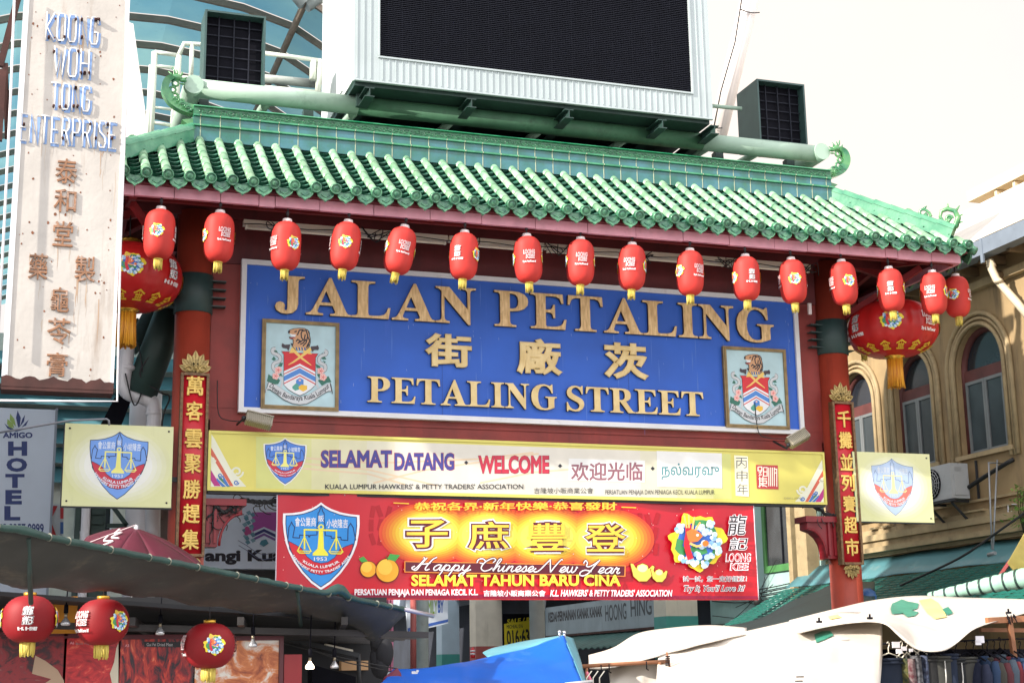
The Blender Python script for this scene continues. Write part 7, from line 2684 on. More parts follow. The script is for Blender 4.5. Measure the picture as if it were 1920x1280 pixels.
# ================================================================== left food stall
M_tarpd = mat("dark tarpaulin underside", lin((52, 52, 50)), rough=.6, var=.3, scale=2.5, dirt=lin((100, 92, 76)), dirt_amt=.45, dscale=5, bump=1.0, bscale=2.0, crease=True)
M_tarpg = mat("green tarpaulin hem", lin((34, 66, 60)), rough=.45, var=.2, scale=6, bump=.4, bscale=18)
pl_, pr_ = W(-30, 982, y=-8.0), W(760, 1142, y=-5.2)
aw = thing("stall_awning", "dark green tarpaulin awning of the food stall at lower left, sagging on its front bar", "awning", (pl_ + pr_) / 2)
bd = (pr_ - pl_)


def onbar(px):
    """point of the front bar above photograph column px"""
    lo, hi = 0.0, 1.0
    for _ in range(40):
        f = (lo + hi) / 2
        q = pl_ + bd * f
        d = q - CAM
        x_ = 960 + FPX * d.dot(CR) / d.dot(_F)
        if x_ < px:
            lo = f
        else:
            hi = f
    return pl_ + bd * lo


mb = MB(M_tarpg)
pts, rs = [], []
rnd = random.Random(2)
for k in range(90):
    f = k / 89
    q = pl_ + bd * f
    bump_ = .012 * math.exp(-((f - .07) / .02) ** 2) + .05 * math.exp(-((f - .79) / .025) ** 2)
    pts.append(q + Vector((0, 0, .002 * sin(k * 1.7) + bump_)))
    rs.append(.020 + .0015 * sin(k * 2.3) + .002 * rnd.random() + bump_ * .45)
mb.tube(pts, rs, 9)
mb.build("rolled_hem", aw)
mb = MB(mat("hem cord", lin((120, 120, 108)), rough=.6))
for k in range(15):
    q = pl_ + bd * ((k + .5 + rnd.uniform(-.3, .3)) / 15)
    d = bd.normalized()
    mb.tube([q - d * .0025, q + d * .0025], .0265, 9)
mb.build_each("lashing", aw)
mb = MB(mat("steel tube end", lin((176, 170, 180)), rough=.3, metal=.5))
mb.tube([pr_ - bd * .02, W(812, 1154, y=-5.0)], .018, 10)
mb.build("bar", aw)
low_px = [(-30, 1090), (54, 1102), (120, 1106), (188, 1110), (285, 1119), (340, 1128), (403, 1139), (480, 1147), (557, 1153), (610, 1164), (656, 1177), (680, 1189), (702, 1200), (727, 1186), (745, 1165), (760, 1143)]
lowc = catmull([(a, b, 0) for a, b in low_px], 6)


def awn(u, v):
    px = -30 + 790 * u
    a = onbar(px)
    # matching lower edge point, 0.75 m further back at mid-length
    k = min(range(len(lowc)), key=lambda i: abs(lowc[i].x - px))
    yb = a.y + .85 * min(1.0, (1.0 - u) * 4 + .15)
    b = W(px, lowc[k].y, y=yb)
    p = a.lerp(b, v)
    p.z -= .05 * sin(pi * v) * (0.6 + .4 * sin(u * 9)) - .012 * sin(u * 46 + v * 7) * v
    return p


mb = MB(M_tarpd)
mb.grid(awn, 90, 12, thick=(0, .012, .006))
mb.build("sheet", aw)
mb = MB(M_dgreen)
for px, yb in ((54, 1085), (560, 1120)):
    a = onbar(px)
    mb.tube([a + Vector((0, .05, -.02)), W(px + 4, 1130 if px < 100 else 1172, y=a.y + .9)], .016, 8)
mb.build("ribs", aw)
# lower lean-to frame and dark roof of the stall
stall = thing("food_stall", "dark food stall under the awning with picture boards, lower left", "stall", (-4.6, -4.4, 0))
mb = MB(mat("stall black roof", lin((22, 22, 26)), rough=.7, var=.3, scale=3))
q0, q1 = W(-40, 1120, y=-5.6), W(560, 1168, y=-4.6)
mb.prism([(-8.2, -6.7, 2.36), (-3.6, -5.2, 2.10), (-2.6, -2.6, 2.02), (-8.2, -2.6, 2.40)], (0, 0, .03))
mb.box2((-8.2, -2.9, 0), (-2.6, -2.8, 2.4))
mb.build("roof", stall)
mb = MB(mat("stall beams", lin((44, 40, 40)), rough=.6, var=.3))
for k in range(7):
    y = -5.6 + .38 * k
    mb.bar((-8, y, 2.12 + .02 * (k % 3)), (-2.8, y + .5, 1.98), .05, .05)
for x in (-5.2, -4.4, -3.6):
    mb.bar((x, -5.6, 2.08), (x + .5, -2.9, 2.0), .05, .06)
mb.build_each("beam", stall)
PY = -5.0
M_mframe = mat("maroon poster frame", lin((84, 22, 34)), rough=.4, var=.15)


def food(name, cols, sc, seed, stretch):
    m = bpy.data.materials.new(name)
    m.use_nodes = True
    n, l = m.node_tree.nodes, m.node_tree.links
    b = n["Principled BSDF"]
    b.inputs["Roughness"].default_value = .35
    t = n.new("ShaderNodeTexCoord")
    mp = n.new("ShaderNodeMapping")
    mp.inputs["Location"].default_value = (seed, seed * 2, seed)
    mp.inputs["Scale"].default_value = stretch
    mp.inputs["Rotation"].default_value = (0, radians(-35 + seed * 3), 0)
    l.new(t.outputs["Object"], mp.inputs["Vector"])
    z = n.new("ShaderNodeTexNoise")
    z.inputs["Scale"].default_value = sc
    z.inputs["Detail"].default_value = 9
    z.inputs["Roughness"].default_value = .62
    z.inputs["Distortion"].default_value = 1.6
    l.new(mp.outputs["Vector"], z.inputs["Vector"])
    r = n.new("ShaderNodeValToRGB")
    while len(r.color_ramp.elements) < len(cols):
        r.color_ramp.elements.new(.5)
    for i, (e, c) in enumerate(zip(r.color_ramp.elements, cols)):
        e.position = .28 + .46 * i / (len(cols) - 1)
        e.color = (*lin(c), 1)
    l.new(z.outputs["Fac"], r.inputs["Fac"])
    l.new(r.outputs["Color"], b.inputs["Base Color"])
    return m


D_ = (22, 24, 36)
panels = [(-40, 120, food("meat slices print", [D_, (60, 12, 24), (140, 24, 34), (120, 30, 40), (206, 176, 150)], 5, 1, (1, 1, 1.6)), "poster of dark dried meat slices, leftmost on the food stall", None),
          (121, 222, food("red meat print", [(90, 10, 24), (160, 20, 34), (200, 40, 44), (222, 120, 90)], 7, 2, (1, 1, 1.4)), "poster of glossy red dried meat between the dark and the chilli coloured posters", ("A6", 131, 1202)),
          (223, 364, food("strip meat print", [D_, (40, 24, 36), (150, 30, 36), (206, 70, 50), (236, 180, 130)], 6, 3, (2.2, 1, .7)), "poster of orange red meat strips behind the third stall lantern", ("A3", 234, 1207)),
          (365, 522, food("floss print", [(92, 40, 24), (170, 84, 44), (206, 124, 70), (222, 214, 206), (226, 220, 214)], 4.5, 4, (1, 1, 1.2)), "poster of brown meat floss on a pale ground, rightmost on the food stall", None)]
for (a, b, m, lab, num) in panels:
    tl = W(a, 1196 + (a - 120) * .02, y=PY)
    br = W(b, 1350, y=PY)
    t = thing("food_poster", lab, "poster", ((tl.x + br.x) / 2, PY, br.z), "food posters of the stall")
    mb = MB(m)
    mb.box2((tl.x, PY, br.z), (br.x - .006, PY + .02, tl.z))
    mb.build("print", t)
    mb = MB(M_mframe)
    mb.box2((tl.x - .004, PY - .012, tl.z + .001), (br.x, PY + .02, tl.z + .035))
    if b > 500:
        mb.box2((br.x - .004, PY - .013, br.z), (br.x + .03, PY + .02, tl.z + .034))
    mb.build("frame", t)
    P = Print(plane_y(PY), base=.002)
    if num:
        P.text(num[0], num[1], num[2] + 5, num[1] + 8, num[2], ink("poster pink", (222, 150, 160)), bold=.02)
    if a == 223:
        P.poly([(270, 1202), (362, 1203), (362, 1213), (270, 1212)], ink("poster band", (28, 26, 34)))
        P.text("Gui Fei Dried Meat", 275, 1210.5, 324, 1204.5, ink("poster grey", (190, 186, 190)), bold=.0)
    if a == 121:
        P.text("Black Pepper", 142, 1209, 178, 1204, ink("poster grey2", (120, 116, 124)), bold=0)
        P.poly([(222, 1204), (222, 1350), (205, 1350), (212, 1290), (206, 1262), (214, 1240), (218, 1215)], ink("poster cream", (206, 196, 176)))
    if a == -40:
        P.poly([(122, 1350), (120, 1275), (108, 1255), (85, 1238), (66, 1228), (60, 1262), (96, 1272), (70, 1290), (40, 1350)], ink("poster board", (176, 148, 124)))
    P.build("lettering", t)
t = thing("red_panel", "plain red panel board right of the food posters", "board", W(548, 1290, y=PY))
MB(mat("plain red board", lin((150, 24, 36)), rough=.4, var=.08)).box2(W(531, 1350, y=PY), W(565, 1226, y=PY + .03)).build("panel", t)
t = thing("amber_board", "amber yellow board behind the leftmost stall lantern", "board", W(130, 1150, y=PY - .1))
MB(mat("amber board", lin((196, 128, 28)), rough=.5, var=.15)).box2(W(92, 1187, y=PY - .1), W(146, 1118, y=PY - .08)).build("panel", t)

M_bulb = mat("reflector bulb glass", lin((186, 186, 190)), rough=.15, metal=.6, var=.1)
M_lit = bpy.data.materials.new("lit bulb")
M_lit.use_nodes = True
_b = M_lit.node_tree.nodes["Principled BSDF"]
_b.inputs["Emission Color"].default_value = (1, .72, .52, 1)
_b.inputs["Emission Strength"].default_value = 2.5
_b.inputs["Base Color"].default_value = (.9, .8, .7, 1)
for (px, py, yy, lit, lab) in ((123, 1164, -5.6, 0, "unlit reflector bulb hanging between the two left stall lanterns"), (300, 1182, -5.4, 0, "unlit reflector bulb hanging above the strip meat poster"), (474, 1205, -5.5, 0, "unlit reflector bulb hanging before the meat floss poster"), (581, 1246, -5.4, 1, "lit reflector bulb beside the plain red panel"), (627, 1245, -5.2, 0, "unlit chrome reflector bulb, rightmost of the stall's bulbs")):
    q = W(px, py, y=yy)
    t = thing("reflector_bulb", lab, "bulb", q, "bulbs hanging in the food stall")
    mb = MB(M_lit if lit else M_bulb)
    mb.lathe([(0, -.032), (.03, -.030), (.036, -.02), (.032, -.005), (.014, .02), (.011, .03), (0, .03)], q, 18)
    mb.build("glass", t)
    mb = MB(mat("bulb brass", lin((150, 140, 120)), rough=.3, metal=.7))
    mb.lathe([(0, .0305), (.0115, .0305), (.0115, .058), (0, .058)], q, 12)
    mb.build("cap", t)
    mb = MB(M_black)
    mb.lathe([(0, .0585), (.017, .0585), (.015, .12), (0, .125)], q, 12)
    mb.tube([q + Vector((0, 0, .12)), q + Vector((.01, .02, .4))], .005, 5)
    mb.build("socket", t)
t = thing("counter_board", "cluttered counter with boxes under the stall right of the red panel", "counter", W(640, 1270, y=-3.6))
mb = MB(M_black)
mb.prism([W(585, 1245, y=-4), W(667, 1268, y=-4), W(667, 1350, y=-4), W(585, 1350, y=-4)], (0, .2, 0))
mb.build("cabinet", t)
mb = MB(mat("cardboard", lin((190, 150, 110)), rough=.8, var=.1))
mb.box2(W(640, 1256, y=-3), W(686, 1238, y=-2.9))
mb.build("carton", t)
mb = MB(ink("yellow pack", (220, 204, 60)))
mb.box2(W(640, 1214, y=-2.8), W(660, 1202, y=-2.7))
mb.build("packet", t)
mb = MB(M_strip)
mb.prism([W(612, 1206, y=-3), W(662, 1217, y=-3), W(662, 1221, y=-3), W(612, 1211, y=-3)], (0, .1, 0))
mb.build("shelf", t)
mb = MB(M_dark)
mb.bar(W(500, 1188, y=-3.6), W(672, 1228, y=-3.6), .05, .04)
mb.tube([W(672, 1225, y=-3.6), W(674, 1300, y=-3.6)], .02, 8)
mb.build("frame", t)
t = thing("black_bags", "black cloth bags bunched below the awning's free corner", "bag", W(715, 1220, y=-4.4))
mb = MB(mat("black cloth", lin((24, 24, 30)), rough=.8, var=.3))
for k in range(7):
    q = W(706 + 5 * (k % 4), 1196 + 9 * k, y=-4.4 + .04 * (k % 3))
    mb.ball(q, .06 + .02 * (k % 2), (1, .8, 1.7), 10)
mb.tube([W(712, 1180, y=-4.4), W(716, 1212, y=-4.4)], .03, 7)
mb.build("bags", t)
t = thing("overhead_wires", "two thin black wires slung across under the awning to the blue tarpaulin", "wire", W(700, 1240, y=-4.6))
mb = MB(M_cable)
for (c) in (((470, 1190), (640, 1232), (760, 1256), (900, 1285)), ((560, 1200), (640, 1232), (700, 1245), (760, 1258), (830, 1272))):
    mb.tube([tuple(p) for p in catmull([W(a, b + 6 * (c[0][0] > 500), y=-4.7) for a, b in c], 6)], .005, 5)
mb.build("wires", t)

# maroon market umbrella behind the awning
M_mar = mat("maroon umbrella cloth", lin((84, 20, 40)), rough=.6, var=.12, scale=3, bump=.2, bscale=6)
t = thing("market_umbrella", "maroon market umbrella with pale script, its top showing above the awning", "umbrella", W(270, 1060, y=-2.2))
mb = MB(M_mar)
ap = W(255, 990, y=-2.2)
rim = [W(a, b, y=yy) for a, b, yy in ((150, 1030, -2.3), (210, 1060, -3.0), (300, 1085, -3.1), (385, 1070, -2.4), (350, 1040, -1.4), (240, 1010, -1.2), (170, 1005, -1.6))]
for i in range(len(rim)):
    a, b = rim[i], rim[(i + 1) % len(rim)]
    mb.grid(lambda u, v: ap.lerp(a.lerp(b, v) + Vector((0, 0, .05 * sin(pi * v))), u) + Vector((0, 0, .03 * sin(pi * u))), 6, 6, thick=(0, 0, -.006))
mb.build("canopy", t)
mb = MB(mat("pale script", lin((226, 206, 206)), rough=.6))
fr_ = lambda u, v: ap.lerp(rim[0].lerp(rim[1], v), u) + Vector((-.01, -.02, .055))
for c in ([(.3, .1), (.45, .3), (.35, .5), (.55, .4), (.5, .7)], [(.55, .2), (.7, .35), (.62, .6), (.8, .5)]):
    mb.tube([tuple(p) for p in catmull([fr_(u, v) for u, v in c], 5)], .01, 5)
mb.tube([ap.lerp(rim[0], k / 6) + Vector((0, -.01, .035)) for k in range(7)], .005, 5)
mb.build("script", t)
mb = MB(M_wpipe)
mb.tube([(ap.x, ap.y, 0), (ap.x, ap.y, ap.z + .03)], .02, 8)
mb.build("pole", t)

# ================================================================== blue tarpaulin
M_btarp = mat("blue tarpaulin", lin((30, 108, 214)), rough=.4, var=.15, scale=1.5, bump=.8, bscale=1.5, crease=True, translucent=.3, dirt=lin((110, 160, 230)), dirt_amt=.18, dscale=4)
t = thing("blue_tarpaulin", "bright blue tarpaulin tented over a stall at the bottom centre", "tarpaulin", W(900, 1260, y=-4))
rdg = [W(a, b, y=yy) for a, b, yy in ((738, 1253, -5.2), (790, 1252, -5.1), (850, 1243, -5.0), (880, 1239, -4.9), (915, 1231, -4.8), (990, 1214, -4.6), (1057, 1190, -4.5))]
btm = [W(a, b, y=yy) for a, b, yy in ((660, 1300, -6.2), (740, 1320, -6.2), (840, 1330, -6.2), (880, 1335, -6.2), (940, 1335, -6.2), (1020, 1335, -6.0), (1108, 1315, -5.6))]
c1, c2 = catmull(rdg, 8), catmull(btm, 8)
n = len(c1) - 1
rnd = random.Random(9)


def bl_(u, v):
    p = c1[int(round(u * n))].lerp(c2[int(round(u * n))], v)
    return p + Vector((0, -.05 * sin(u * 15 + v * 5) * v - .03 * sin(u * 37 - v * 8) * v - .02 * sin(u * 9 - v * 21), -.06 * sin(pi * v) * (1 - u)))


mb = MB(M_btarp)
mb.grid(bl_, n, 10, thick=(0, .008, 0))
mb.build("front_sheet", t)
mb = MB(mat("painted sunlit blue tarpaulin", lin((120, 190, 206)), rough=.45, var=.1, bump=.4, bscale=5, translucent=.4))  # paler colour puts the sunlight on the rear sheet into the material
rear = [W(a, b, y=yy) for a, b, yy in ((905, 1222, -3.9), (937, 1210, -3.7), (990, 1200, -3.6), (1057, 1188, -3.9))]
c3 = catmull([rdg[4], rdg[5], rdg[5].lerp(rdg[6], .5), rdg[6]], 6)
c4 = catmull(rear, 6)
mb.grid(lambda u, v: c3[int(round(u * 18))].lerp(c4[int(round(u * 18))], v) + Vector((0, 0, .004 * sin(u * 12))), 18, 4, thick=(0, 0, -.008))
side = [W(a, b, y=yy) for a, b, yy in ((1075, 1196, -4.0), (1090, 1240, -4.3), (1108, 1315, -4.8))]
c5 = catmull([rdg[6], rdg[6].lerp(btm[6], .5), btm[6]], 5)
c6 = catmull(side, 5)
mb.grid(lambda u, v: c5[int(round(u * 10))].lerp(c6[int(round(u * 10))], v), 10, 3, thick=(-.006, 0, 0))
mb.build("rear_sheet", t)
mb = MB(mat("chrome clip", lin((190, 190, 196)), rough=.25, metal=.8))
q = W(777, 1260, y=-5.35)
mb.box(q, (.05, .02, .02))
mb.box(q + Vector((.02, -.01, .012)), (.02, .02, .015))
for px, py in ((1049, 1184), (1058, 1185)):
    q = W(px, py, y=-4.5)
    mb.tube([q + Vector((0, 0, -.05)), q], .01, 7)
    mb.ball(q, .017, seg=8)
mb.build("clips", t)
mb = MB(mat("maroon cloth corner", lin((104, 24, 48)), rough=.6, var=.15))
mb.prism([W(745, 1251, y=-5.3), W(752, 1262, y=-5.3), W(758, 1310, y=-5.5), W(700, 1310, y=-5.5), W(722, 1268, y=-5.4)], (0, .02, 0))
mb.build("maroon_corner", t)
mb = MB(M_wframe)
mb.tube([W(1060, 1282, y=-5.9), W(1110, 1276, y=-5.4)], .012, 7)
mb.build("frame_tube", t)

# ================================================================== white market sheets, right
M_wtarp = mat("white tarpaulin", lin((216, 208, 198)), rough=.55, var=.06, scale=2, dirt=lin((176, 158, 136)), dirt_amt=.25, dscale=2.5, bump=.9, bscale=1.6, crease=True, translucent=.15)
M_patch = mat("green patch tape", lin((56, 134, 112)), rough=.4, var=.15, scale=8)
M_ypatch = mat("pale yellow patch", lin((230, 214, 130)), rough=.5, var=.1)
M_timber = mat("brown timber", lin((140, 92, 62)), rough=.7, var=.25, scale=6, stretch=(1, 1, .2), dirt=lin((80, 56, 40)), dirt_amt=.3)


def sheet(t, name, A, B, m, nv=12, sag=.06, wrk=.02, seed=0, thick=(0, .01, -.006), res=8):
    a, b = catmull(A, res), catmull(B, res)
    n = min(len(a), len(b)) - 1

    def fn(u, v):
        i = u * n
        k = int(min(i, n - 1))
        f = i - k
        p = a[k].lerp(a[k + 1], f)
        q = b[k].lerp(b[k + 1], f)
        r = p.lerp(q, v)
        w = sin(pi * min(1, max(0, v)))
        return r + Vector((0, -wrk * (sin(u * 17 + seed + 5 * v) + .6 * sin(u * 41 - 9 * v + seed)) * v, -sag * w + wrk * .6 * sin(u * 23 + v * 8 + seed) * w))
    mb = MB(m)
    mb.grid(fn, n, nv, thick=thick)
    mb.build(name, t)
    return fn


ws = thing("white_market_sheet", "big white tarpaulin with green patches over the clothes stall at lower right", "tarpaulin", W(1600, 1200, y=-5))
topA = [W(a, b, y=yy) for a, b, yy in ((1235, 1222, -3.6), (1300, 1204, -3.4), (1400, 1182, -3.2), (1500, 1160, -3.0), (1580, 1146, -3.0), (1655, 1152, -3.6))]
botA = [W(a, b, y=yy) for a, b, yy in ((1225, 1330, -6.0), (1300, 1335, -6.2), (1400, 1335, -6.3), (1500, 1335, -6.3), (1580, 1335, -6.2), (1648, 1330, -5.9))]
f1 = sheet(ws, "front_sheet", topA, botA, M_wtarp, 22, .03, .035, 1)
topB = [W(a, b, y=yy) for a, b, yy in ((1480, 1162, -2.6), (1560, 1142, -2.4), (1640, 1124, -2.2), (1720, 1116, -2.2), (1800, 1119, -2.4), (1870, 1121, -2.6), (1960, 1124, -2.6))]
botB = [W(a, b, y=yy) for a, b, yy in ((1500, 1185, -3.9), (1600, 1166, -4.0), (1660, 1170, -5.0), (1718, 1214, -5.2), (1775, 1216, -5.2), (1835, 1176, -4.9), (1960, 1138, -3.8))]
f2 = sheet(ws, "roof_sheet", topB, botB, M_wtarp, 18, .03, .022, 4)


def on_sheet(f, px, py):
    best = None
    for i in range(61):
        for j in range(25):
            p = f(i / 60, j / 24)
            d = p - CAM
            z = d.dot(_F)
            e = (960 + FPX * d.dot(CR) / z - px) ** 2 + (640 - FPX * d.dot(CU) / z - py) ** 2
            if best is None or e < best[0]:
                best = (e, i / 60, j / 24)
    u, v = best[1], best[2]
    st = .01
    for _ in range(60):
        moved = False
        for du, dv in ((st, 0), (-st, 0), (0, st), (0, -st)):
            uu, vv = min(1, max(0, u + du)), min(1, max(0, v + dv))
            p = f(uu, vv)
            d = p - CAM
            z = d.dot(_F)
            e = (960 + FPX * d.dot(CR) / z - px) ** 2 + (640 - FPX * d.dot(CU) / z - py) ** 2
            if e < best[0]:
                best = (e, uu, vv)
                u, v = uu, vv
                moved = True
        if not moved:
            st /= 2
    return u, v


def patch(f, poly, m, name, off=(-.002, -.012, .008), n=7):
    """tape patch following the sheet: corner order round the outline, filled as a fan of a fine grid"""
    uv = [on_sheet(f, *p) for p in poly]
    cu = sum(u for u, v in uv) / len(uv)
    cv = sum(v for u, v in uv) / len(uv)
    mb = MB(m)
    k = len(uv)
    for i in range(k):
        a, b = uv[i], uv[(i + 1) % k]
        for s in range(n):
            for w in range(n):
                q = []
                for (r1, r2) in ((s, w), (s + 1, w), (s + 1, w + 1), (s, w + 1)):
                    t_, g = r1 / n, r2 / n
                    e = (a[0] + (b[0] - a[0]) * g, a[1] + (b[1] - a[1]) * g)
                    q.append(f(cu + (e[0] - cu) * t_, cv + (e[1] - cv) * t_) + Vector(off))
                if s == 0:
                    mb.poly([q[0], q[1], q[2]])
                else:
                    mb.poly(q)
    bmesh.ops.remove_doubles(mb.bm, verts=mb.bm.verts, dist=1e-5)
    return mb.build(name, ws, fix=False)


patch(f2, [(1672, 1132), (1690, 1124), (1701, 1128), (1713, 1130), (1722, 1132), (1720, 1141), (1708, 1145), (1722, 1148), (1715, 1155), (1700, 1157), (1692, 1150), (1672, 1152), (1669, 1142)], M_patch, "green_patch")
patch(f2, [(1765, 1143), (1777, 1138), (1786, 1150), (1775, 1154)], M_patch, "green_patch")
patch(f2, [(1722, 1126), (1745, 1122), (1758, 1130), (1774, 1157), (1752, 1161), (1738, 1150)], M_ypatch, "yellow_patch")
patch(f1, [(1526, 1190), (1540, 1184), (1556, 1183), (1562, 1192), (1545, 1200), (1530, 1206)], M_patch, "green_patch")
patch(f1, [(1552, 1156), (1570, 1153), (1578, 1158), (1556, 1162)], M_ypatch, "yellow_patch")
mb = MB(M_black)
for c in ((1631, 1158), (1536, 1165), (1891, 1148)):
    q = W(*c, y=-4.1)
    mb.box(q, (.05, .03, .02))
    mb.tube([q, q + Vector((.0, 0, .04))], .01, 6)
for c in ((1500, 1268), (1498, 1276)):
    mb.box(W(*c, y=-6.1), (.06, .02, .01))
mb.build("clips", ws)

w2 = thing("sagging_white_sheet", "folded white sheet sagging over a pole left of the big white tarpaulin", "tarpaulin", W(1250, 1200, y=-3))
A = [W(a, b, y=yy) for a, b, yy in ((1104, 1227, -2.6), (1150, 1213, -2.6), (1195, 1187, -2.4), (1250, 1177, -2.4), (1330, 1171, -2.3), (1400, 1176, -2.4))]
B = [W(a, b, y=yy) for a, b, yy in ((1106, 1252, -3.8), (1150, 1250, -3.9), (1200, 1238, -3.9), (1260, 1222, -3.8), (1330, 1203, -3.7), (1400, 1188, -3.4))]
sheet(w2, "sheet", A, B, M_wtarp, 14, .05, .035, 2)
A2 = [W(a, b, y=yy) for a, b, yy in ((1140, 1246, -3.5), (1190, 1240, -3.6), (1240, 1238, -3.6), (1246, 1240, -3.6))]
B2 = [W(a, b, y=yy) for a, b, yy in ((1150, 1310, -4.2), (1190, 1312, -4.2), (1230, 1312, -4.2), (1240, 1310, -4.2))]
sheet(w2, "side_flap", A2, B2, M_wtarp, 8, .02, .03, 7)
mb = MB(M_timber)
mb.tube([W(1080, 1249, y=-4.1), W(1255, 1239, y=-4.1)], .018, 8)
mb.tube([W(1236, 1240, y=-4.1), W(1240, 1330, y=-4.1)], .022, 8)
mb.tube([W(1100, 1251, y=-4.1), W(1098, 1330, y=-4.1)], .014, 8)
mb.tube([W(1250, 1222, y=-4.2), W(1258, 1260, y=-4.2)], .01, 8)
mb.build_each("pole", w2)
mb = MB(M_black)
for k in range(5):
    q = W(1252, 1230 + 4 * k, y=-4.2)
    mb.box(q, (.035, .03, .012))
for c in ((1127, 1250), (1142, 1248), (1212, 1243)):
    q = W(*c, y=-4.15)
    mb.tube([q + Vector((0, 0, .02)), q + Vector((0, 0, -.05)), q + Vector((.02, 0, -.06))], .006, 5)
mb.build("pegs", w2)
mb = MB(ink("pink peg", (226, 120, 140)))
for k in range(4):
    mb.ball(W(1101 + 2 * k, 1262 + 4 * k, y=-4.2), .015, (1, 1, 1.4), 8)
mb.build("pink_pegs", w2)
mb = MB(M_strip)
for k in range(3):
    q = W(1100 + 12 * k, 1270, y=-4.3)
    mb.tube([q + Vector((.05, 0, .06)), q, q + Vector((.0, 0, -.12))], .006, 5)
mb.build("hangers", w2)

# ================================================================== clothes stall
rk = thing("clothes_frame", "brown timber frame of the clothes stall under the white sheet", "frame", W(1890, 1200, y=-4.6))
mb = MB(M_timber)
CYY = -4.55
mb.bar(W(1850, 1163, y=CYY), W(1980, 1156, y=CYY), .05, .06)
mb.bar(W(1838, 1180, y=CYY + .4), W(1930, 1181, y=CYY + .4), .035, .04)
mb.bar(W(1893, 1166, y=CYY), W(1903, 1242, y=CYY), .045, .045)
mb.build_each("timber", rk)
mb = MB(ink("yellow tip", (232, 190, 50)))
mb.box(W(1903, 1239, y=CYY - .02), (.05, .05, .05))
mb.build("tip", rk)
mb = MB(M_black)
for k in range(8):
    q = W(1888 + 2 * k, 1160, y=CYY - .04)
    mb.tube([q + Vector((0, .02 * sin(k), .05 * cos(k))), q + Vector((.02 * cos(k), -.02, -.05 * sin(k)))], .006, 5)
mb.tube([W(1655, 1206, y=CYY + .02), W(1990, 1194, y=CYY + .02)], .008, 7)
mb.build("rail", rk)
mb = MB(ink("white tags", (236, 232, 240), rough=.3))
for c, s in (((1695, 1215), .035), ((1708, 1218), .025), ((1680, 1208), .05), ((1837, 1198), .06), ((1686, 1220), .04), ((1834, 1204), .04)):
    mb.box(W(*c, y=CYY - .06), (s * 1.6, .01, s * 1.1))
mb.build_each("price_tag", rk)

bk = thing("dark_interior_backdrop", "added dark backdrop standing in for the shaded stall interior behind the clothes", "cloth", W(1780, 1260, y=CYY + .7))  # added dark sheet standing in for the shade inside the stall
MB(M_black).grid(lambda u, v: W(1640 + 340 * u, 1216 + 130 * v, y=CYY + .7 + .03 * sin(u * 40)), 40, 2, thick=(0, .01, 0)).build("cloth", bk)  # added backdrop sheet, stands in for the shade inside the stall
gar = [  # pixel x of the hanger, garment kind, width, colours, label
 (1664, 'skirt', .26, (24, 36, 56), None, "faded navy denim skirt, leftmost garment on the rail"),
 (1688, 'tee', .10, (86, 83, 40), (28, 43, 28), "yellow green floral garment second on the rail"),
 (1700, 'tee', .09, (79, 31, 40), (122, 108, 108), "red and white floral garment between the yellow and the black and white ones"),
 (1712, 'tee', .10, (108, 108, 113), (17, 17, 23), "black and white patterned garment on the rail"),
 (1725, 'tee', .10, (20, 24, 43), (79, 89, 115), "navy garment with pale pattern left of the dark trousers"),
 (1736, 'pants', .13, (37, 37, 38), None, "charcoal trousers left of the grey cargo trousers"),
 (1757, 'pants', .20, (60, 60, 56), None, "grey cargo trousers with a pale drawstring"),
 (1780, 'pants', .11, (20, 33, 56), None, "blue slim jeans beside the grey cargo trousers"),
 (1793, 'pants', .14, (31, 33, 37), None, "black trousers right of the blue jeans"),
 (1810, 'pants', .15, (64, 63, 59), None, "grey trousers left of the navy jackets"),
 (1826, 'jacket', .22, (21, 28, 53), None, "navy jacket, leftmost of the jackets seen side on"),
 (1842, 'jacket', .20, (24, 47, 77), None, "mid blue jacket behind the navy jacket"),
 (1853, 'jacket', .20, (46, 44, 37), None, "olive jacket in the row of jackets"),
 (1863, 'jacket', .20, (74, 25, 33), None, "brick red jacket beside the olive jacket"),
 (1873, 'jacket', .20, (60, 72, 84), None, "pale blue grey jacket between the two red jackets"),
 (1884, 'jacket', .20, (93, 18, 28), None, "bright red jacket right of the pale blue jacket"),
 (1898, 'jacket', .20, (28, 43, 79), None, "dark blue jacket before the timber post"),
 (1909, 'jacket', .20, (60, 89, 122), None, "sky blue jacket next to the crimson one"),
 (1932, 'jacket', .24, (108, 15, 37), None, "crimson jacket at the right edge of the picture"),
 (1770, 'pants', .2, (36, 36, 38), None, "dark grey trousers behind the cargo trousers"),
 (1850, 'pants', .22, (44, 44, 43), None, "gathered charcoal trousers hanging behind the jackets"),
]
rnd = random.Random(21)
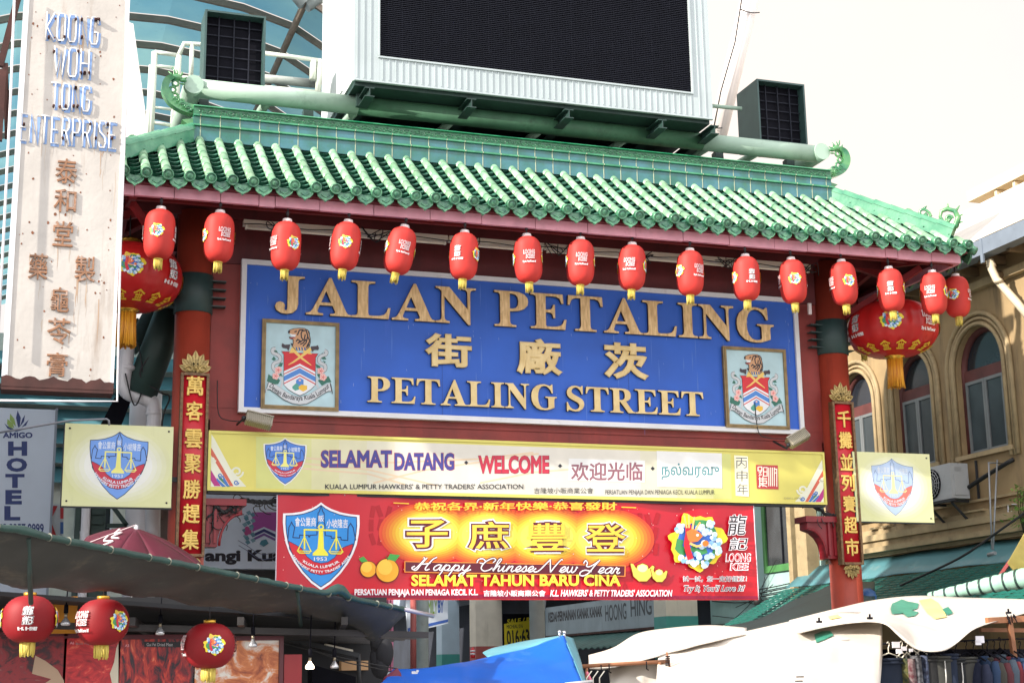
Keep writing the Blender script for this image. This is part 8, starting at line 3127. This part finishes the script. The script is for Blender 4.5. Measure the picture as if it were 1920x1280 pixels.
for gi, (px, kind, wd, c1_, c2_, lab) in enumerate(gar):
    back = gi >= 19
    yy = CYY + (.35 if back else 0) + rnd.uniform(-.02, .02)
    wd *= 1.55
    q = W(px + rnd.uniform(-3, 3), 1207 + rnd.uniform(-4, 6) + (px - 1660) * -.02, y=yy)
    t = thing({'skirt': "hanging_skirt", 'tee': "hanging_shirt", 'pants': "hanging_trousers", 'jacket': "hanging_jacket"}[kind], lab, {'skirt': "skirt", 'tee': "shirt", 'pants': "trousers", 'jacket': "jacket"}[kind], q, "clothes hanging on the stall")
    m = mat("cloth %d" % gi, lin(c1_), rough=.85, var=.12 if not c2_ else 0, col2=lin(c2_) if c2_ else None, scale=26 if c2_ else 6, bump=.3, bscale=14)
    mb = MB(m)
    top = q.z - (.16 if kind == 'jacket' else .13)
    L = .85
    fw = rnd.uniform(.08, .12)
    ph = rnd.uniform(0, 6)

    def sec(z, f, w, d):
        """one ring of the garment at height z"""
        ring = []
        for k in range(20):
            a = 2 * pi * k / 20
            rr = 1 + .13 * f * sin(5 * a + ph + f * 1.5) + .08 * f * sin(8 * a - ph)
            ring.append((q.x + w / 2 * cos(a) * rr + .02 * f * sin(ph + 3 * f), yy + d / 2 * sin(a) * rr, z))
        return ring
    rings = []
    N = 12
    for k in range(N + 1):
        f = k / N
        z = top - L * f
        if kind == 'jacket':
            w = wd * (.30 + .55 * min(1, f / .22) ** .8 + .1 * f)
            d = .10 + .34 * min(1, f / .12) ** .7
            w *= .55
            z += 0
        elif kind == 'skirt':
            w, d = wd * (.62 + .5 * f), .10 + .06 * f
        elif kind == 'tee':
            w, d = wd * (.7 + .35 * f), .2
        else:
            w, d = wd * (.85 + .15 * f), .13
        rings.append(sec(z, .35 + .65 * f, w, d))
    V = [[mb.bm.verts.new(p) for p in r] for r in rings]
    for i in range(N):
        for k in range(20):
            f_ = mb.face([V[i][k], V[i][(k + 1) % 20], V[i + 1][(k + 1) % 20], V[i + 1][k]])
            f_.smooth = True
    mb.face(list(reversed(V[0])))
    mb.face(V[-1])
    if kind == 'jacket':                                   # near sleeve hanging from the shoulder
        s0 = Vector((q.x, yy - .17, top - .03))
        mb.tube([s0, s0 + Vector((-.01, -.03, -.10)), s0 + Vector((-.03, -.04, -.35)), s0 + Vector((-.03, -.03, -.62))], [.035, .055, .05, .042], 9)
        mb.lathe([(.05, 0), (.055, .025), (.045, .035)], (q.x, yy, top - .005), 14)
    mb.build("cloth", t)
    if kind in ('pants', 'skirt'):
        mb = MB(m)
        ring = sec(top, .6, wd * (.9 if kind == 'pants' else .68), .14)
        for dz in (0, -.03):
            mb.tube([Vector(p) + Vector((0, 0, dz)) for p in ring + ring[:1]], .014, 6)
        mb.build("waistband", t)
    if kind == 'pants' and gi in (6, 8):
        mb = MB(ink("drawstring", (206, 204, 200)))
        mb.tube([(q.x, yy - .08, top - .03), (q.x - .01, yy - .10, top - .16), (q.x - .015, yy - .10, top - .24)], .006, 5)
        mb.build("drawstring", t)
    mb = MB(M_black if gi > 4 else M_strip)
    mb.tube([q + Vector((-.012, 0, .02)), q + Vector((0, 0, .035)), q + Vector((.014, 0, .02)), q + Vector((.012, 0, .0)), q + Vector((0, 0, -.02)), q + Vector((0, 0, -.07))], .0045, 6)
    if kind == 'jacket':
        mb.tube([q + Vector((0, -.18, -.15)), q + Vector((0, 0, -.07)), q + Vector((0, .18, -.15))], .008, 6)
    else:
        mb.tube([q + Vector((-wd * .4, 0, -.12)), q + Vector((0, 0, -.07)), q + Vector((wd * .4, 0, -.12))], .007, 6)
    mb.build("hanger", t)
